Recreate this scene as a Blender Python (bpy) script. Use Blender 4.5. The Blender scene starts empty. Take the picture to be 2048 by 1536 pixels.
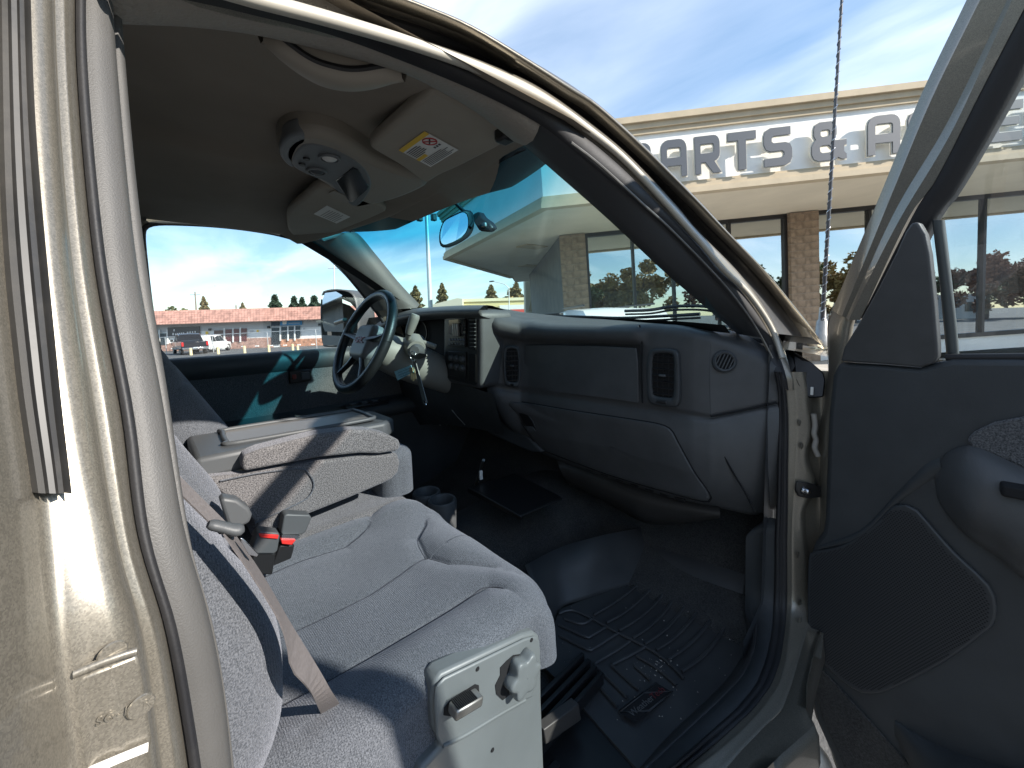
import bpy, bmesh, math, random
import numpy as np
from mathutils import Vector, Matrix
random.seed(7); rng = np.random.default_rng(7)
R_ = math.radians
scene = bpy.context.scene
COL = scene.collection

# ------------------------------------------------------------------ camera
F_PX, CX, CY = 775.0, 1024.0, 710.0
CAM = np.array([1.05, 0.0, 1.58])
_ph = math.atan((CY - 640.0) / F_PX)
_t = math.atan((1858.0 - CX) * math.cos(_ph) / F_PX)
_d = np.array([-math.sin(_t) * math.cos(_ph), math.cos(_t) * math.cos(_ph), -math.sin(_ph)])
_r = np.array([math.cos(_t), math.sin(_t), 0.0]); _u = np.cross(_r, _d)
_ro = 0.028
CR = _r * math.cos(_ro) - _u * math.sin(_ro); CU = _u * math.cos(_ro) + _r * math.sin(_ro); CD = _d
cam_data = bpy.data.cameras.new('camera'); cam = bpy.data.objects.new('camera', cam_data); COL.objects.link(cam)
cam_data.sensor_width = 36.0; cam_data.lens = 36.0 * F_PX / 2048.0
cam_data.shift_y = -(768.0 - CY) / 2048.0
cam_data.clip_start = 0.02; cam_data.clip_end = 3000.0
m = Matrix.Identity(4)
for i in range(3):
    m[i][0], m[i][1], m[i][2], m[i][3] = CR[i], CU[i], -CD[i], CAM[i]
cam.matrix_world = m
scene.camera = cam

# ------------------------------------------------------------------ sky, sun, exposure
SUN_AZ, SUN_EL = R_(23.5), R_(31.0)          # azimuth measured from +X towards +Y
S_DIR = Vector((math.cos(SUN_AZ) * math.cos(SUN_EL), math.sin(SUN_AZ) * math.cos(SUN_EL), math.sin(SUN_EL)))
world = bpy.data.worlds.new('World'); scene.world = world; world.use_nodes = True
wn, wl = world.node_tree.nodes, world.node_tree.links
wn.clear()
w_out = wn.new('ShaderNodeOutputWorld'); w_bg = wn.new('ShaderNodeBackground')
sky = wn.new('ShaderNodeTexSky'); sky.sky_type = 'NISHITA'; sky.sun_disc = False
sky.sun_elevation = SUN_EL; sky.sun_rotation = R_(90.0) - SUN_AZ
sky.air_density = 1.0; sky.dust_density = 0.1; sky.ozone_density = 2.5; sky.altitude = 50
w_bg.inputs['Strength'].default_value = 0.15
# thin cirrus, mapped on a flat layer high above the ground
tc = wn.new('ShaderNodeTexCoord'); sep = wn.new('ShaderNodeSeparateXYZ')
wl.new(tc.outputs['Generated'], sep.inputs[0])
def wmath(op, a, b=None, clamp=False):
    n = wn.new('ShaderNodeMath'); n.operation = op; n.use_clamp = clamp
    for i, x in enumerate((a, b)):
        if x is None: continue
        if isinstance(x, (int, float)): n.inputs[i].default_value = x
        else: wl.new(x, n.inputs[i])
    return n.outputs[0]
zz = wmath('ADD', wmath('MAXIMUM', sep.outputs[2], 0.0), 0.12)
comb = wn.new('ShaderNodeCombineXYZ')
wl.new(wmath('DIVIDE', sep.outputs[0], zz), comb.inputs[0]); wl.new(wmath('DIVIDE', sep.outputs[1], zz), comb.inputs[1])
mp = wn.new('ShaderNodeMapping'); mp.inputs['Rotation'].default_value = (0, 0, R_(58)); mp.inputs['Scale'].default_value = (0.55, 1.5, 1)
mp.inputs['Location'].default_value = (0.35, 0.1, 0)
wl.new(comb.outputs[0], mp.inputs[0])
n1 = wn.new('ShaderNodeTexNoise'); n1.inputs['Scale'].default_value = 1.1; n1.inputs['Detail'].default_value = 7; n1.inputs['Roughness'].default_value = 0.52; n1.inputs['Distortion'].default_value = 0.35
wl.new(mp.outputs[0], n1.inputs['Vector'])
n2 = wn.new('ShaderNodeTexNoise'); n2.inputs['Scale'].default_value = 0.55; n2.inputs['Detail'].default_value = 3
wl.new(comb.outputs[0], n2.inputs['Vector'])
cr = wn.new('ShaderNodeValToRGB'); cr.color_ramp.elements[0].position = 0.40; cr.color_ramp.elements[1].position = 0.84
wl.new(n1.outputs['Fac'], cr.inputs[0])
cr2 = wn.new('ShaderNodeValToRGB'); cr2.color_ramp.elements[0].position = 0.30; cr2.color_ramp.elements[1].position = 0.62
wl.new(n2.outputs['Fac'], cr2.inputs[0])
cov = wmath('MULTIPLY', wmath('MULTIPLY', cr.outputs[0], cr2.outputs[0]), 0.85)
cov = wmath('MULTIPLY', cov, wmath('MULTIPLY', sep.outputs[2], 7.0, True))
wmix = wn.new('ShaderNodeMixRGB'); wmix.inputs[2].default_value = (7.4, 7.6, 8.0, 1)
gam = wn.new('ShaderNodeGamma'); gam.inputs['Gamma'].default_value = 0.66; wl.new(sky.outputs[0], gam.inputs['Color'])
hsv = wn.new('ShaderNodeHueSaturation'); hsv.inputs['Saturation'].default_value = 1.38; hsv.inputs['Value'].default_value = 1.22
wl.new(gam.outputs[0], hsv.inputs['Color'])
wl.new(cov, wmix.inputs[0]); wl.new(hsv.outputs[0], wmix.inputs[1])
wl.new(wmix.outputs[0], w_bg.inputs[0]); wl.new(w_bg.outputs[0], w_out.inputs[0])

sun_data = bpy.data.lights.new('sun', 'SUN'); sun = bpy.data.objects.new('sun', sun_data); COL.objects.link(sun)
sun_data.energy = 4.5; sun_data.angle = R_(0.55); sun_data.color = (1.0, 0.93, 0.84)
sun.rotation_euler = S_DIR.to_track_quat('Z', 'Y').to_euler()
sun.location = (6, 3, 8)
vs = scene.view_settings
vs.view_transform = 'Standard'; vs.look = 'None'; vs.gamma = 1.0; vs.exposure = 1.02; vs.use_curve_mapping = False
scene.cycles.max_bounces = 10; scene.cycles.transparent_max_bounces = 16; scene.cycles.diffuse_bounces = 5
scene.cycles.use_denoising = True
scene.cycles.sample_clamp_indirect = 6.0

# ------------------------------------------------------------------ geometry helpers
def ray(u, v): return CD + CR * ((u - CX) / F_PX) - CU * ((v - CY) / F_PX)
def at(u, v, **k):
    """point of the place seen at (u, v) of the photograph on the plane x=, y=, z= or at depth d="""
    q = ray(u, v); a, val = next(iter(k.items()))
    if a == 'd': return CAM + q * val
    i = 'xyz'.index(a); return CAM + q * ((val - CAM[i]) / q[i])
def on(u, v, p0, n):
    q = ray(u, v); n = np.array(n, float); return CAM + q * (((np.array(p0, float) - CAM) @ n) / (q @ n))
def ap(u, v, off=0.0):
    """the surface of the passenger door opening: upright below the belt, leaning inboard above it"""
    p = on(u, v, (0.80 + off, 0, 1.45), (1, 0, 0.36))
    if p[2] > 1.45: return p
    # below the belt: side plane, rear-facing hinge pillar and sill meet in rounded corners
    q = ray(u, v); big = 9.0
    sx = (0.80 + off - CAM[0]) / q[0] if q[0] < -1e-6 else big
    sy = (1.150 - .3 * off + max(0.0, u - 1555) * .0006) / q[1] if q[1] > 1e-6 else big
    sz = (0.80 + .3 * off - CAM[2]) / q[2] if q[2] < -1e-6 else big
    k = 38.0; s = [min(x, big) for x in (sx, sy, sz)]; m0 = min(s)
    return CAM + q * (m0 - math.log(sum(math.exp(-k * (x - m0)) for x in s)) / k)

def link(name, me, mat=None, parent=None, smooth=True):
    o = bpy.data.objects.new(name, me); COL.objects.link(o)
    if mat is not None: me.materials.append(mat)
    if parent is not None: o.parent = parent
    if smooth and hasattr(me, 'polygons'):
        me.polygons.foreach_set('use_smooth', [True] * len(me.polygons))
    return o
def mesh(name, V, Fc, mat=None, parent=None, smooth=True, auto=None):
    me = bpy.data.meshes.new(name); me.from_pydata([tuple(map(float, v)) for v in V], [], Fc); me.validate(); me.update()
    o = link(name, me, mat, parent, smooth)
    if auto:
        me.set_sharp_from_angle(angle=R_(auto))
    return o
def frombm(name, bm, mat=None, parent=None, smooth=True, auto=35):
    bmesh.ops.recalc_face_normals(bm, faces=bm.faces)
    me = bpy.data.meshes.new(name); bm.to_mesh(me); bm.free()
    o = link(name, me, mat, parent, smooth)
    if auto and smooth: me.set_sharp_from_angle(angle=R_(auto))
    return o
def tag(o, label=None, cat=None, group=None, kind=None):
    if label: o['label'] = label
    if cat: o['category'] = cat
    if group: o['group'] = group
    if kind: o['kind'] = kind
    return o
def empty(name, loc=(0, 0, 0), parent=None):
    o = bpy.data.objects.new(name, None); COL.objects.link(o); o.location = loc; o.empty_display_size = .2
    if parent is not None: o.parent = parent
    return o
def sub(o, lv=1):
    md = o.modifiers.new('subdivision', 'SUBSURF'); md.levels = lv; md.render_levels = lv; return o
def solid(o, t, off=0.0):
    md = o.modifiers.new('thickness', 'SOLIDIFY'); md.thickness = t; md.offset = off; return o
def bevel(o, w, seg=2, ang=30):
    md = o.modifiers.new('bevel', 'BEVEL'); md.width = w; md.segments = seg; md.limit_method = 'ANGLE'; md.angle_limit = R_(ang); return o

def spline(P, n, closed=False):
    """n points evenly spaced on a smooth curve through P"""
    P = np.array(P, float)
    if closed: P = np.vstack([P, P[:1]])
    if len(P) == 2:
        t = np.linspace(0, 1, n)[:, None]; return P[0] * (1 - t) + P[1] * t
    Q = np.vstack([P[-2] if closed else 2 * P[0] - P[1], P, P[1] if closed else 2 * P[-1] - P[-2]])
    out = []
    for i in range(1, len(Q) - 2):
        for s in np.linspace(0, 1, 12, endpoint=False):
            a, b, c, e = Q[i - 1], Q[i], Q[i + 1], Q[i + 2]
            out.append(.5 * ((2 * b) + (-a + c) * s + (2 * a - 5 * b + 4 * c - e) * s * s + (-a + 3 * b - 3 * c + e) * s ** 3))
    out.append(Q[-2]); out = np.array(out)
    L = np.r_[0, np.cumsum(np.linalg.norm(np.diff(out, axis=0), axis=1))]
    t = np.linspace(0, L[-1], n + (1 if closed else 0))
    res = np.stack([np.interp(t, L, out[:, k]) for k in range(out.shape[1])], 1)
    return res[:-1] if closed else res
def poly(P, n):
    P = np.array(P, float); L = np.r_[0, np.cumsum(np.linalg.norm(np.diff(P, axis=0), axis=1))]
    t = np.linspace(0, L[-1], n); return np.stack([np.interp(t, L, P[:, k]) for k in range(P.shape[1])], 1)
def loft(name, rails, mat, parent, n=None, closed=False, smooth=True, auto=None):
    """surface through several polylines of the same number of points"""
    k = len(rails); n = len(rails[0]); V = [p for r in rails for p in r]; Fc = []
    for i in range(k - (0 if closed else 1)):
        j = (i + 1) % k
        for s in range(n - 1): Fc.append((i * n + s, i * n + s + 1, j * n + s + 1, j * n + s))
    return mesh(name, V, Fc, mat, parent, smooth, auto)
def tube_geo(path, rad, seg=10, flat=None, cap=True):
    path = np.array(path, float); n = len(path)
    rad = np.full(n, rad) if np.isscalar(rad) else np.array(rad)
    V, Fc = [], []; prev = None
    for i in range(n):
        t = path[min(i + 1, n - 1)] - path[max(i - 1, 0)]; t /= np.linalg.norm(t) + 1e-12
        if prev is None:
            a = np.array([0, 0, 1.]) if abs(t[2]) < .9 else np.array([1., 0, 0]); nx = np.cross(a, t)
        else: nx = prev - t * (prev @ t)
        nx /= np.linalg.norm(nx); prev = nx; ny = np.cross(t, nx)
        for s in range(seg):
            w = 2 * math.pi * s / seg; V.append(path[i] + (nx * math.cos(w) + ny * math.sin(w) * (flat or 1)) * rad[i])
    for i in range(n - 1):
        for s in range(seg):
            Fc.append((i * seg + s, i * seg + (s + 1) % seg, (i + 1) * seg + (s + 1) % seg, (i + 1) * seg + s))
    if cap:
        Fc.append(tuple(range(seg))[::-1]); Fc.append(tuple((n - 1) * seg + s for s in range(seg)))
    return V, Fc
def tube(name, path, rad, mat, parent=None, seg=10, flat=None, auto=50):
    V, Fc = tube_geo(path, rad, seg, flat); return mesh(name, V, Fc, mat, parent, True, auto)
def prism(name, P, ext, mat, parent=None, bev=0.0, seg=2, smooth=True):
    """flat outline P (3-D points in one plane) given the thickness vector ext"""
    P = [np.array(p, float) for p in P]; ext = np.array(ext, float); n = len(P)
    bm = bmesh.new()
    a = [bm.verts.new(p) for p in P]; b = [bm.verts.new(p + ext) for p in P]
    bm.faces.new(a[::-1]); bm.faces.new(b)
    for i in range(n): bm.faces.new((a[i], a[(i + 1) % n], b[(i + 1) % n], b[i]))
    o = frombm(name, bm, mat, parent, smooth, 40)
    if bev: bevel(o, bev, seg, 40)
    return o
def box(name, c, size, mat, parent=None, bev=0.0, rot=None, seg=2):
    bm = bmesh.new(); bmesh.ops.create_cube(bm, size=1.0)
    M = Matrix.Diagonal((*size, 1))
    if rot is not None: M = rot.to_4x4() @ M
    bmesh.ops.transform(bm, matrix=Matrix.Translation(Vector(c)) @ M, verts=bm.verts)
    o = frombm(name, bm, mat, parent, True, 30)
    if bev: bevel(o, bev, seg)
    return o
def lathe(name, prof, mat, parent=None, origin=(0, 0, 0), axis=(0, 0, 1), seg=24, auto=35):
    """profile of (radius, height) turned about an axis"""
    q = Vector((0, 0, 1)).rotation_difference(Vector(axis).normalized()); V = []; Fc = []; k = len(prof)
    for s in range(seg):
        w = 2 * math.pi * s / seg
        for r, h in prof: V.append(Vector(origin) + q @ Vector((r * math.cos(w), r * math.sin(w), h)))
    for s in range(seg):
        for i in range(k - 1):
            j = (s + 1) % seg; Fc.append((s * k + i, j * k + i, j * k + i + 1, s * k + i + 1))
    return mesh(name, V, Fc, mat, parent, True, auto)
def pillow_pts(hx, hy, rc, r, drop, nx, ny, slope=0.0, height=None):
    """padded slab: half sizes to the outer edge, plan corner radius rc, edge radius r, straight drop below it"""
    ext = r * math.pi / 2 + drop
    ix, iy = hx - r, hy - r; rc = max(rc - r, 0.0)
    def axis(h, n):
        core = np.linspace(-h, h, n); e = np.linspace(0, ext, 14)[1:]
        return np.r_[-(h + e[::-1]), core, h + e]
    ax, ay = axis(ix, nx), axis(iy, ny); V = []
    for b in ay:
        for a in ax:
            qx, qy = abs(a) - (ix - rc), abs(b) - (iy - rc)
            if qx > 0 and qy > 0:
                L = math.hypot(qx, qy); s = L - rc; gx, gy = qx / L, qy / L
            elif qx - rc > qy - rc: s = qx - rc; gx, gy = 1.0, 0.0
            else: s = qy - rc; gx, gy = 0.0, 1.0
            gx *= math.copysign(1, a); gy *= math.copysign(1, b)
            if qx > 0 and qy > 0:
                s = min(s, ext)
                bx, by = math.copysign(ix - rc, a) + gx * rc, math.copysign(iy - rc, b) + gy * rc
                if s <= 0: x, y, z, nrm = a, b, 0.0, (0, 0, 1)
                else: x, y = bx, by
            else:
                if s <= 0: x, y, z, nrm = a, b, 0.0, (0, 0, 1)
                else:
                    x = math.copysign(ix, a) if gx else a; y = math.copysign(iy, b) if gy else b
            if s > 0:
                w = min(s / r, math.pi / 2); ex = max(s - r * math.pi / 2, 0)
                x += gx * (r * math.sin(w) + ex * slope); y += gy * (r * math.sin(w) + ex * slope); z = -r * (1 - math.cos(w)) - ex
                nrm = (gx * math.sin(w), gy * math.sin(w), math.cos(w))
            h = height(x, y, z) if height else 0.0
            V.append((x + nrm[0] * h, y + nrm[1] * h, z + nrm[2] * h))
    NX, NY = len(ax), len(ay)
    Fc = [(j * NX + i, j * NX + i + 1, (j + 1) * NX + i + 1, (j + 1) * NX + i) for j in range(NY - 1) for i in range(NX - 1)]
    return V, Fc
def pillow(name, hx, hy, rc, r, drop, mat, parent=None, M=None, nx=40, ny=40, slope=0.0, height=None, warp=None):
    V, Fc = pillow_pts(hx, hy, rc, r, drop, nx, ny, slope, height)
    if warp: V = [warp(*v) for v in V]
    if M is not None: V = [tuple(M @ Vector(v)) for v in V]
    return mesh(name, V, Fc, mat, parent, True)
def frame_m(o, ex, ey):
    ex = Vector(ex).normalized(); ey = Vector(ey); ey = (ey - ex * ey.dot(ex)).normalized(); ez = ex.cross(ey)
    M = Matrix.Identity(4)
    for i in range(3): M[i][0], M[i][1], M[i][2], M[i][3] = ex[i], ey[i], ez[i], o[i]
    return M
def seg_dist(x, y, P):
    d = 9.0
    for (a, b), (c, e) in zip(P[:-1], P[1:]):
        vx, vy = c - a, e - b; t = max(0, min(1, ((x - a) * vx + (y - b) * vy) / (vx * vx + vy * vy + 1e-12)))
        d = min(d, math.hypot(x - a - vx * t, y - b - vy * t))
    return d
def sstep(a, b, x):
    t = max(0.0, min(1.0, (x - a) / (b - a))); return t * t * (3 - 2 * t)
def copy_tree(o, parent=None):
    c = o.copy(); COL.objects.link(c); c.parent = parent
    for ch in list(o.children): copy_tree(ch, c)
    return c

# ------------------------------------------------------------------ materials
def new_mat(name):
    mt = bpy.data.materials.new(name); mt.use_nodes = True; nt = mt.node_tree
    return mt, nt, nt.nodes['Principled BSDF'], nt.nodes['Material Output']
def mk(name, col, rough=.5, metal=0.0, spec=.5, noise=0.0, nscale=40.0, bump=0.0, bscale=300.0, bdist=.001, coat=0.0, sheen=0.0, voro=False, detail=3.0, col2=None, stretch=None, dust=0.0, emis=None):
    mt, nt, b, out = new_mat(name); N, Lk = nt.nodes, nt.links
    b.inputs['Base Color'].default_value = (*col, 1); b.inputs['Roughness'].default_value = rough
    b.inputs['Metallic'].default_value = metal; b.inputs['Specular IOR Level'].default_value = spec
    b.inputs['Coat Weight'].default_value = coat; b.inputs['Coat Roughness'].default_value = .08
    if sheen:
        b.inputs['Sheen Weight'].default_value = sheen; b.inputs['Sheen Roughness'].default_value = .45
    t = N.new('ShaderNodeTexCoord'); vec = t.outputs['Object']
    if stretch:
        mp = N.new('ShaderNodeMapping'); mp.inputs['Scale'].default_value = stretch; Lk.new(vec, mp.inputs[0]); vec = mp.outputs[0]
    colout = None
    if noise or col2:
        n = N.new('ShaderNodeTexNoise'); n.inputs['Scale'].default_value = nscale; n.inputs['Detail'].default_value = detail; n.inputs['Roughness'].default_value = .6
        Lk.new(vec, n.inputs['Vector'])
        r = N.new('ShaderNodeValToRGB'); r.color_ramp.elements[0].position = .35; r.color_ramp.elements[1].position = .65
        c1 = tuple(c * (1 - noise) for c in col); c2 = col2 or tuple(min(1, c * (1 + noise)) for c in col)
        r.color_ramp.elements[0].color = (*c1, 1); r.color_ramp.elements[1].color = (*c2, 1)
        Lk.new(n.outputs['Fac'], r.inputs[0]); colout = r.outputs[0]
    if dust:
        n = N.new('ShaderNodeTexNoise'); n.inputs['Scale'].default_value = 6; n.inputs['Detail'].default_value = 8; n.inputs['Roughness'].default_value = .7
        Lk.new(t.outputs['Object'], n.inputs['Vector'])
        r = N.new('ShaderNodeValToRGB'); r.color_ramp.elements[0].position = .45; r.color_ramp.elements[1].position = .75
        Lk.new(n.outputs['Fac'], r.inputs[0])
        mm = N.new('ShaderNodeMath'); mm.operation = 'MULTIPLY'; mm.inputs[1].default_value = dust; Lk.new(r.outputs[0], mm.inputs[0])
        mx = N.new('ShaderNodeMixRGB'); mx.inputs[1].default_value = (*col, 1); mx.inputs[2].default_value = (.32, .29, .25, 1)
        if colout is not None: Lk.new(colout, mx.inputs[1])
        Lk.new(mm.outputs[0], mx.inputs[0]); colout = mx.outputs[0]
        ra = N.new('ShaderNodeMapRange'); ra.inputs['To Min'].default_value = rough; ra.inputs['To Max'].default_value = min(1, rough + .25)
        Lk.new(r.outputs[0], ra.inputs[0]); Lk.new(ra.outputs[0], b.inputs['Roughness'])
    if colout is not None: Lk.new(colout, b.inputs['Base Color'])
    if bump:
        if voro:
            n = N.new('ShaderNodeTexVoronoi'); n.inputs['Scale'].default_value = bscale; h = n.outputs['Distance']
        else:
            n = N.new('ShaderNodeTexNoise'); n.inputs['Scale'].default_value = bscale; n.inputs['Detail'].default_value = 2; h = n.outputs['Fac']
        Lk.new(vec, n.inputs['Vector'])
        bp = N.new('ShaderNodeBump'); bp.inputs['Strength'].default_value = bump; bp.inputs['Distance'].default_value = bdist
        Lk.new(h, bp.inputs['Height']); Lk.new(bp.outputs[0], b.inputs['Normal'])
    if emis:
        b.inputs['Emission Color'].default_value = (*emis[0], 1); b.inputs['Emission Strength'].default_value = emis[1]
    return mt
def glass(name, tint, band=None, refl=1.0, dirt=0.0):
    """thin pane: tinted see-through with Fresnel reflection; band = (z0, z1, colour) for a shaded strip at the top"""
    mt, nt, b, out = new_mat(name); N, Lk = nt.nodes, nt.links; N.remove(b)
    tr = N.new('ShaderNodeBsdfTransparent'); tr.inputs[0].default_value = (*tint, 1)
    gl = N.new('ShaderNodeBsdfGlossy'); gl.inputs['Roughness'].default_value = .01; gl.inputs[0].default_value = (1, 1, 1, 1)
    fr = N.new('ShaderNodeFresnel'); fr.inputs[0].default_value = 1.5
    geo = N.new('ShaderNodeNewGeometry'); mi = N.new('ShaderNodeMapRange')     # same reflectance from either side
    mi.inputs['To Min'].default_value = 1.5; mi.inputs['To Max'].default_value = 1 / 1.5
    Lk.new(geo.outputs['Backfacing'], mi.inputs[0]); 
    inv = N.new('ShaderNodeMath'); inv.operation = 'MULTIPLY'; inv.inputs[1].default_value = 1.0
    Lk.new(geo.outputs['Backfacing'], inv.inputs[0])
    mu = N.new('ShaderNodeMath'); mu.operation = 'MULTIPLY'; mu.inputs[1].default_value = refl
    lw = N.new('ShaderNodeLayerWeight'); lw.inputs[0].default_value = .25
    pw = N.new('ShaderNodeMath'); pw.operation = 'POWER'; pw.inputs[1].default_value = 2.2
    Lk.new(lw.outputs['Facing'], pw.inputs[0])
    mr = N.new('ShaderNodeMapRange'); mr.inputs['To Min'].default_value = .07; mr.inputs['To Max'].default_value = .7
    Lk.new(pw.outputs[0], mr.inputs[0]); Lk.new(mr.outputs[0], mu.inputs[0])
    N.remove(fr); N.remove(mi); N.remove(inv); N.remove(geo)
    ms = N.new('ShaderNodeMixShader'); Lk.new(mu.outputs[0], ms.inputs[0]); Lk.new(tr.outputs[0], ms.inputs[1]); Lk.new(gl.outputs[0], ms.inputs[2])
    t = N.new('ShaderNodeTexCoord')
    if band:
        sp = N.new('ShaderNodeSeparateXYZ'); Lk.new(t.outputs['Object'], sp.inputs[0])
        r = N.new('ShaderNodeMapRange'); r.inputs['From Min'].default_value = band[0]; r.inputs['From Max'].default_value = band[1]; r.interpolation_type = 'SMOOTHSTEP'
        Lk.new(sp.outputs[2], r.inputs[0]); mx = N.new('ShaderNodeMixRGB'); mx.inputs[1].default_value = (*tint, 1); mx.inputs[2].default_value = (*band[2], 1)
        Lk.new(r.outputs[0], mx.inputs[0]); Lk.new(mx.outputs[0], tr.inputs[0])
    last = ms
    if dirt:
        n = N.new('ShaderNodeTexVoronoi'); n.inputs['Scale'].default_value = 38; Lk.new(t.outputs['Object'], n.inputs['Vector'])
        n3 = N.new('ShaderNodeTexNoise'); n3.inputs['Scale'].default_value = 14; n3.inputs['Detail'].default_value = 8; Lk.new(t.outputs['Object'], n3.inputs['Vector'])
        lt = N.new('ShaderNodeMapRange'); lt.inputs['From Min'].default_value = .10; lt.inputs['From Max'].default_value = .05; Lk.new(n.outputs['Distance'], lt.inputs[0])
        rr = N.new('ShaderNodeMapRange'); rr.inputs['From Min'].default_value = .55; rr.inputs['From Max'].default_value = .75; Lk.new(n3.outputs['Fac'], rr.inputs[0])
        ml = N.new('ShaderNodeMath'); ml.operation = 'MULTIPLY'; Lk.new(lt.outputs[0], ml.inputs[0]); Lk.new(rr.outputs[0], ml.inputs[1])
        ad = N.new('ShaderNodeMath'); ad.operation = 'MULTIPLY_ADD'; ad.inputs[1].default_value = .35; ad.inputs[2].default_value = dirt; Lk.new(ml.outputs[0], ad.inputs[0])
        df = N.new('ShaderNodeBsdfDiffuse'); df.inputs[0].default_value = (.6, .6, .58, 1)
        m2 = N.new('ShaderNodeMixShader'); Lk.new(ad.outputs[0], m2.inputs[0]); Lk.new(ms.outputs[0], m2.inputs[1]); Lk.new(df.outputs[0], m2.inputs[2]); last = m2
    Lk.new(last.outputs[0], out.inputs[0])
    return mt
def paint_mat(name, col, metal=.75, rough=.32, flake=.5):
    mt, nt, b, out = new_mat(name); N, Lk = nt.nodes, nt.links
    t = N.new('ShaderNodeTexCoord')
    v = N.new('ShaderNodeTexVoronoi'); v.inputs['Scale'].default_value = 1500; Lk.new(t.outputs['Object'], v.inputs['Vector'])
    r = N.new('ShaderNodeMapRange'); r.inputs['To Min'].default_value = 1 - flake; r.inputs['To Max'].default_value = 1 + flake
    sp = N.new('ShaderNodeSeparateColor'); Lk.new(v.outputs['Color'], sp.inputs[0]); Lk.new(sp.outputs[0], r.inputs[0])
    mx = N.new('ShaderNodeVectorMath'); mx.operation = 'SCALE'; mx.inputs[0].default_value = col; Lk.new(r.outputs[0], mx.inputs['Scale'])
    Lk.new(mx.outputs[0], b.inputs['Base Color'])
    b.inputs['Metallic'].default_value = metal; b.inputs['Roughness'].default_value = rough
    b.inputs['Coat Weight'].default_value = .6; b.inputs['Coat Roughness'].default_value = .05
    n = N.new('ShaderNodeTexNoise'); n.inputs['Scale'].default_value = 420; n.inputs['Detail'].default_value = 1; Lk.new(t.outputs['Object'], n.inputs['Vector'])
    bp = N.new('ShaderNodeBump'); bp.inputs['Strength'].default_value = .05; bp.inputs['Distance'].default_value = .0004
    Lk.new(n.outputs['Fac'], bp.inputs['Height']); Lk.new(bp.outputs[0], b.inputs['Normal'])
    return mt
M_PAINT = paint_mat('pewter_paint', (.235, .215, .178), .7, .32, .25)
M_PAINT_IN = paint_mat('pewter_paint_jamb', (.235, .215, .178), .55, .38, .22)
M_DASH = mk('charcoal_dash_plastic', (.066, .068, .071), .50, noise=.12, nscale=9, bump=.35, bscale=900, bdist=.0006, voro=True)
M_DASH2 = mk('dark_door_plastic', (.036, .040, .044), .5, noise=.12, nscale=7, bump=.3, bscale=900, bdist=.0006, voro=True, dust=.03)
M_BLACK = mk('black_plastic', (.012, .012, .013), .38)
M_HOLE = mk('dark_recess', (.006, .006, .007), .9)
M_RUBBER = mk('black_rubber_seal', (.014, .014, .016), .55, bump=.2, bscale=400, dust=.04)
M_TRIM = mk('grey_pillar_trim', (.085, .083, .080), .55, noise=.06, nscale=12, bump=.5, bscale=1100, bdist=.0005)
M_TRIMD = mk('charcoal_pillar_trim', (.05, .053, .058), .62, bump=.35, bscale=700, bdist=.0008)
M_HEAD = mk('headliner_fabric', (.275, .238, .192), .95, noise=.08, nscale=4, bump=.4, bscale=900, bdist=.0008)
M_VISOR = mk('visor_vinyl', (.34, .305, .25), .8, noise=.05, nscale=6, bump=.3, bscale=700, bdist=.0006)
M_CONS = mk('overhead_console_plastic', (.32, .285, .235), .55, bump=.3, bscale=600, bdist=.0005)
M_CONSG = mk('blue_grey_plastic', (.17, .18, .185), .5, bump=.25, bscale=600, bdist=.0005)
M_GREY = mk('grey_seat_plastic', (.135, .148, .15), .42, noise=.06, nscale=8, bump=.2, bscale=600, bdist=.0005)
M_GREYD = mk('dark_grey_plastic', (.07, .075, .08), .5, bump=.2, bscale=600, bdist=.0005)
M_CARPET = mk('black_carpet', (.036, .036, .036), .98, noise=.5, nscale=260, bump=1.0, bscale=420, bdist=.004, dust=.10)
M_CHROME = mk('bright_metal', (.62, .62, .64), .22, metal=1.0)
M_STEEL = mk('dull_steel', (.34, .33, .31), .42, metal=.9, noise=.15, nscale=30)
M_RED = mk('red_button', (.62, .03, .025), .4)
M_LEATHER = mk('black_leather', (.016, .018, .020), .36, bump=.35, bscale=500, bdist=.0008, voro=True)
M_MIRROR = mk('mirror_glass', (.86, .88, .88), .015, metal=1.0)
M_WHITE = mk('white_label', (.78, .77, .73), .6)
M_YELLOW = mk('yellow_label', (.80, .52, .05), .6)
M_INK = mk('label_ink', (.05, .05, .05), .7)
M_BELT = mk('seat_belt_webbing', (.115, .105, .105), .75, bump=.6, bscale=900, bdist=.0008, noise=.1, nscale=300)
M_WS = glass('windshield_glass', (.74, .92, .90), band=(1.82, 1.905, (.06, .44, .60)), dirt=.012)
M_GLASS = glass('side_window_glass', (.90, .955, .95), dirt=.006)
M_GLASSD = glass('door_window_glass', (.80, .88, .92), refl=1.6, dirt=.03)
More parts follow.
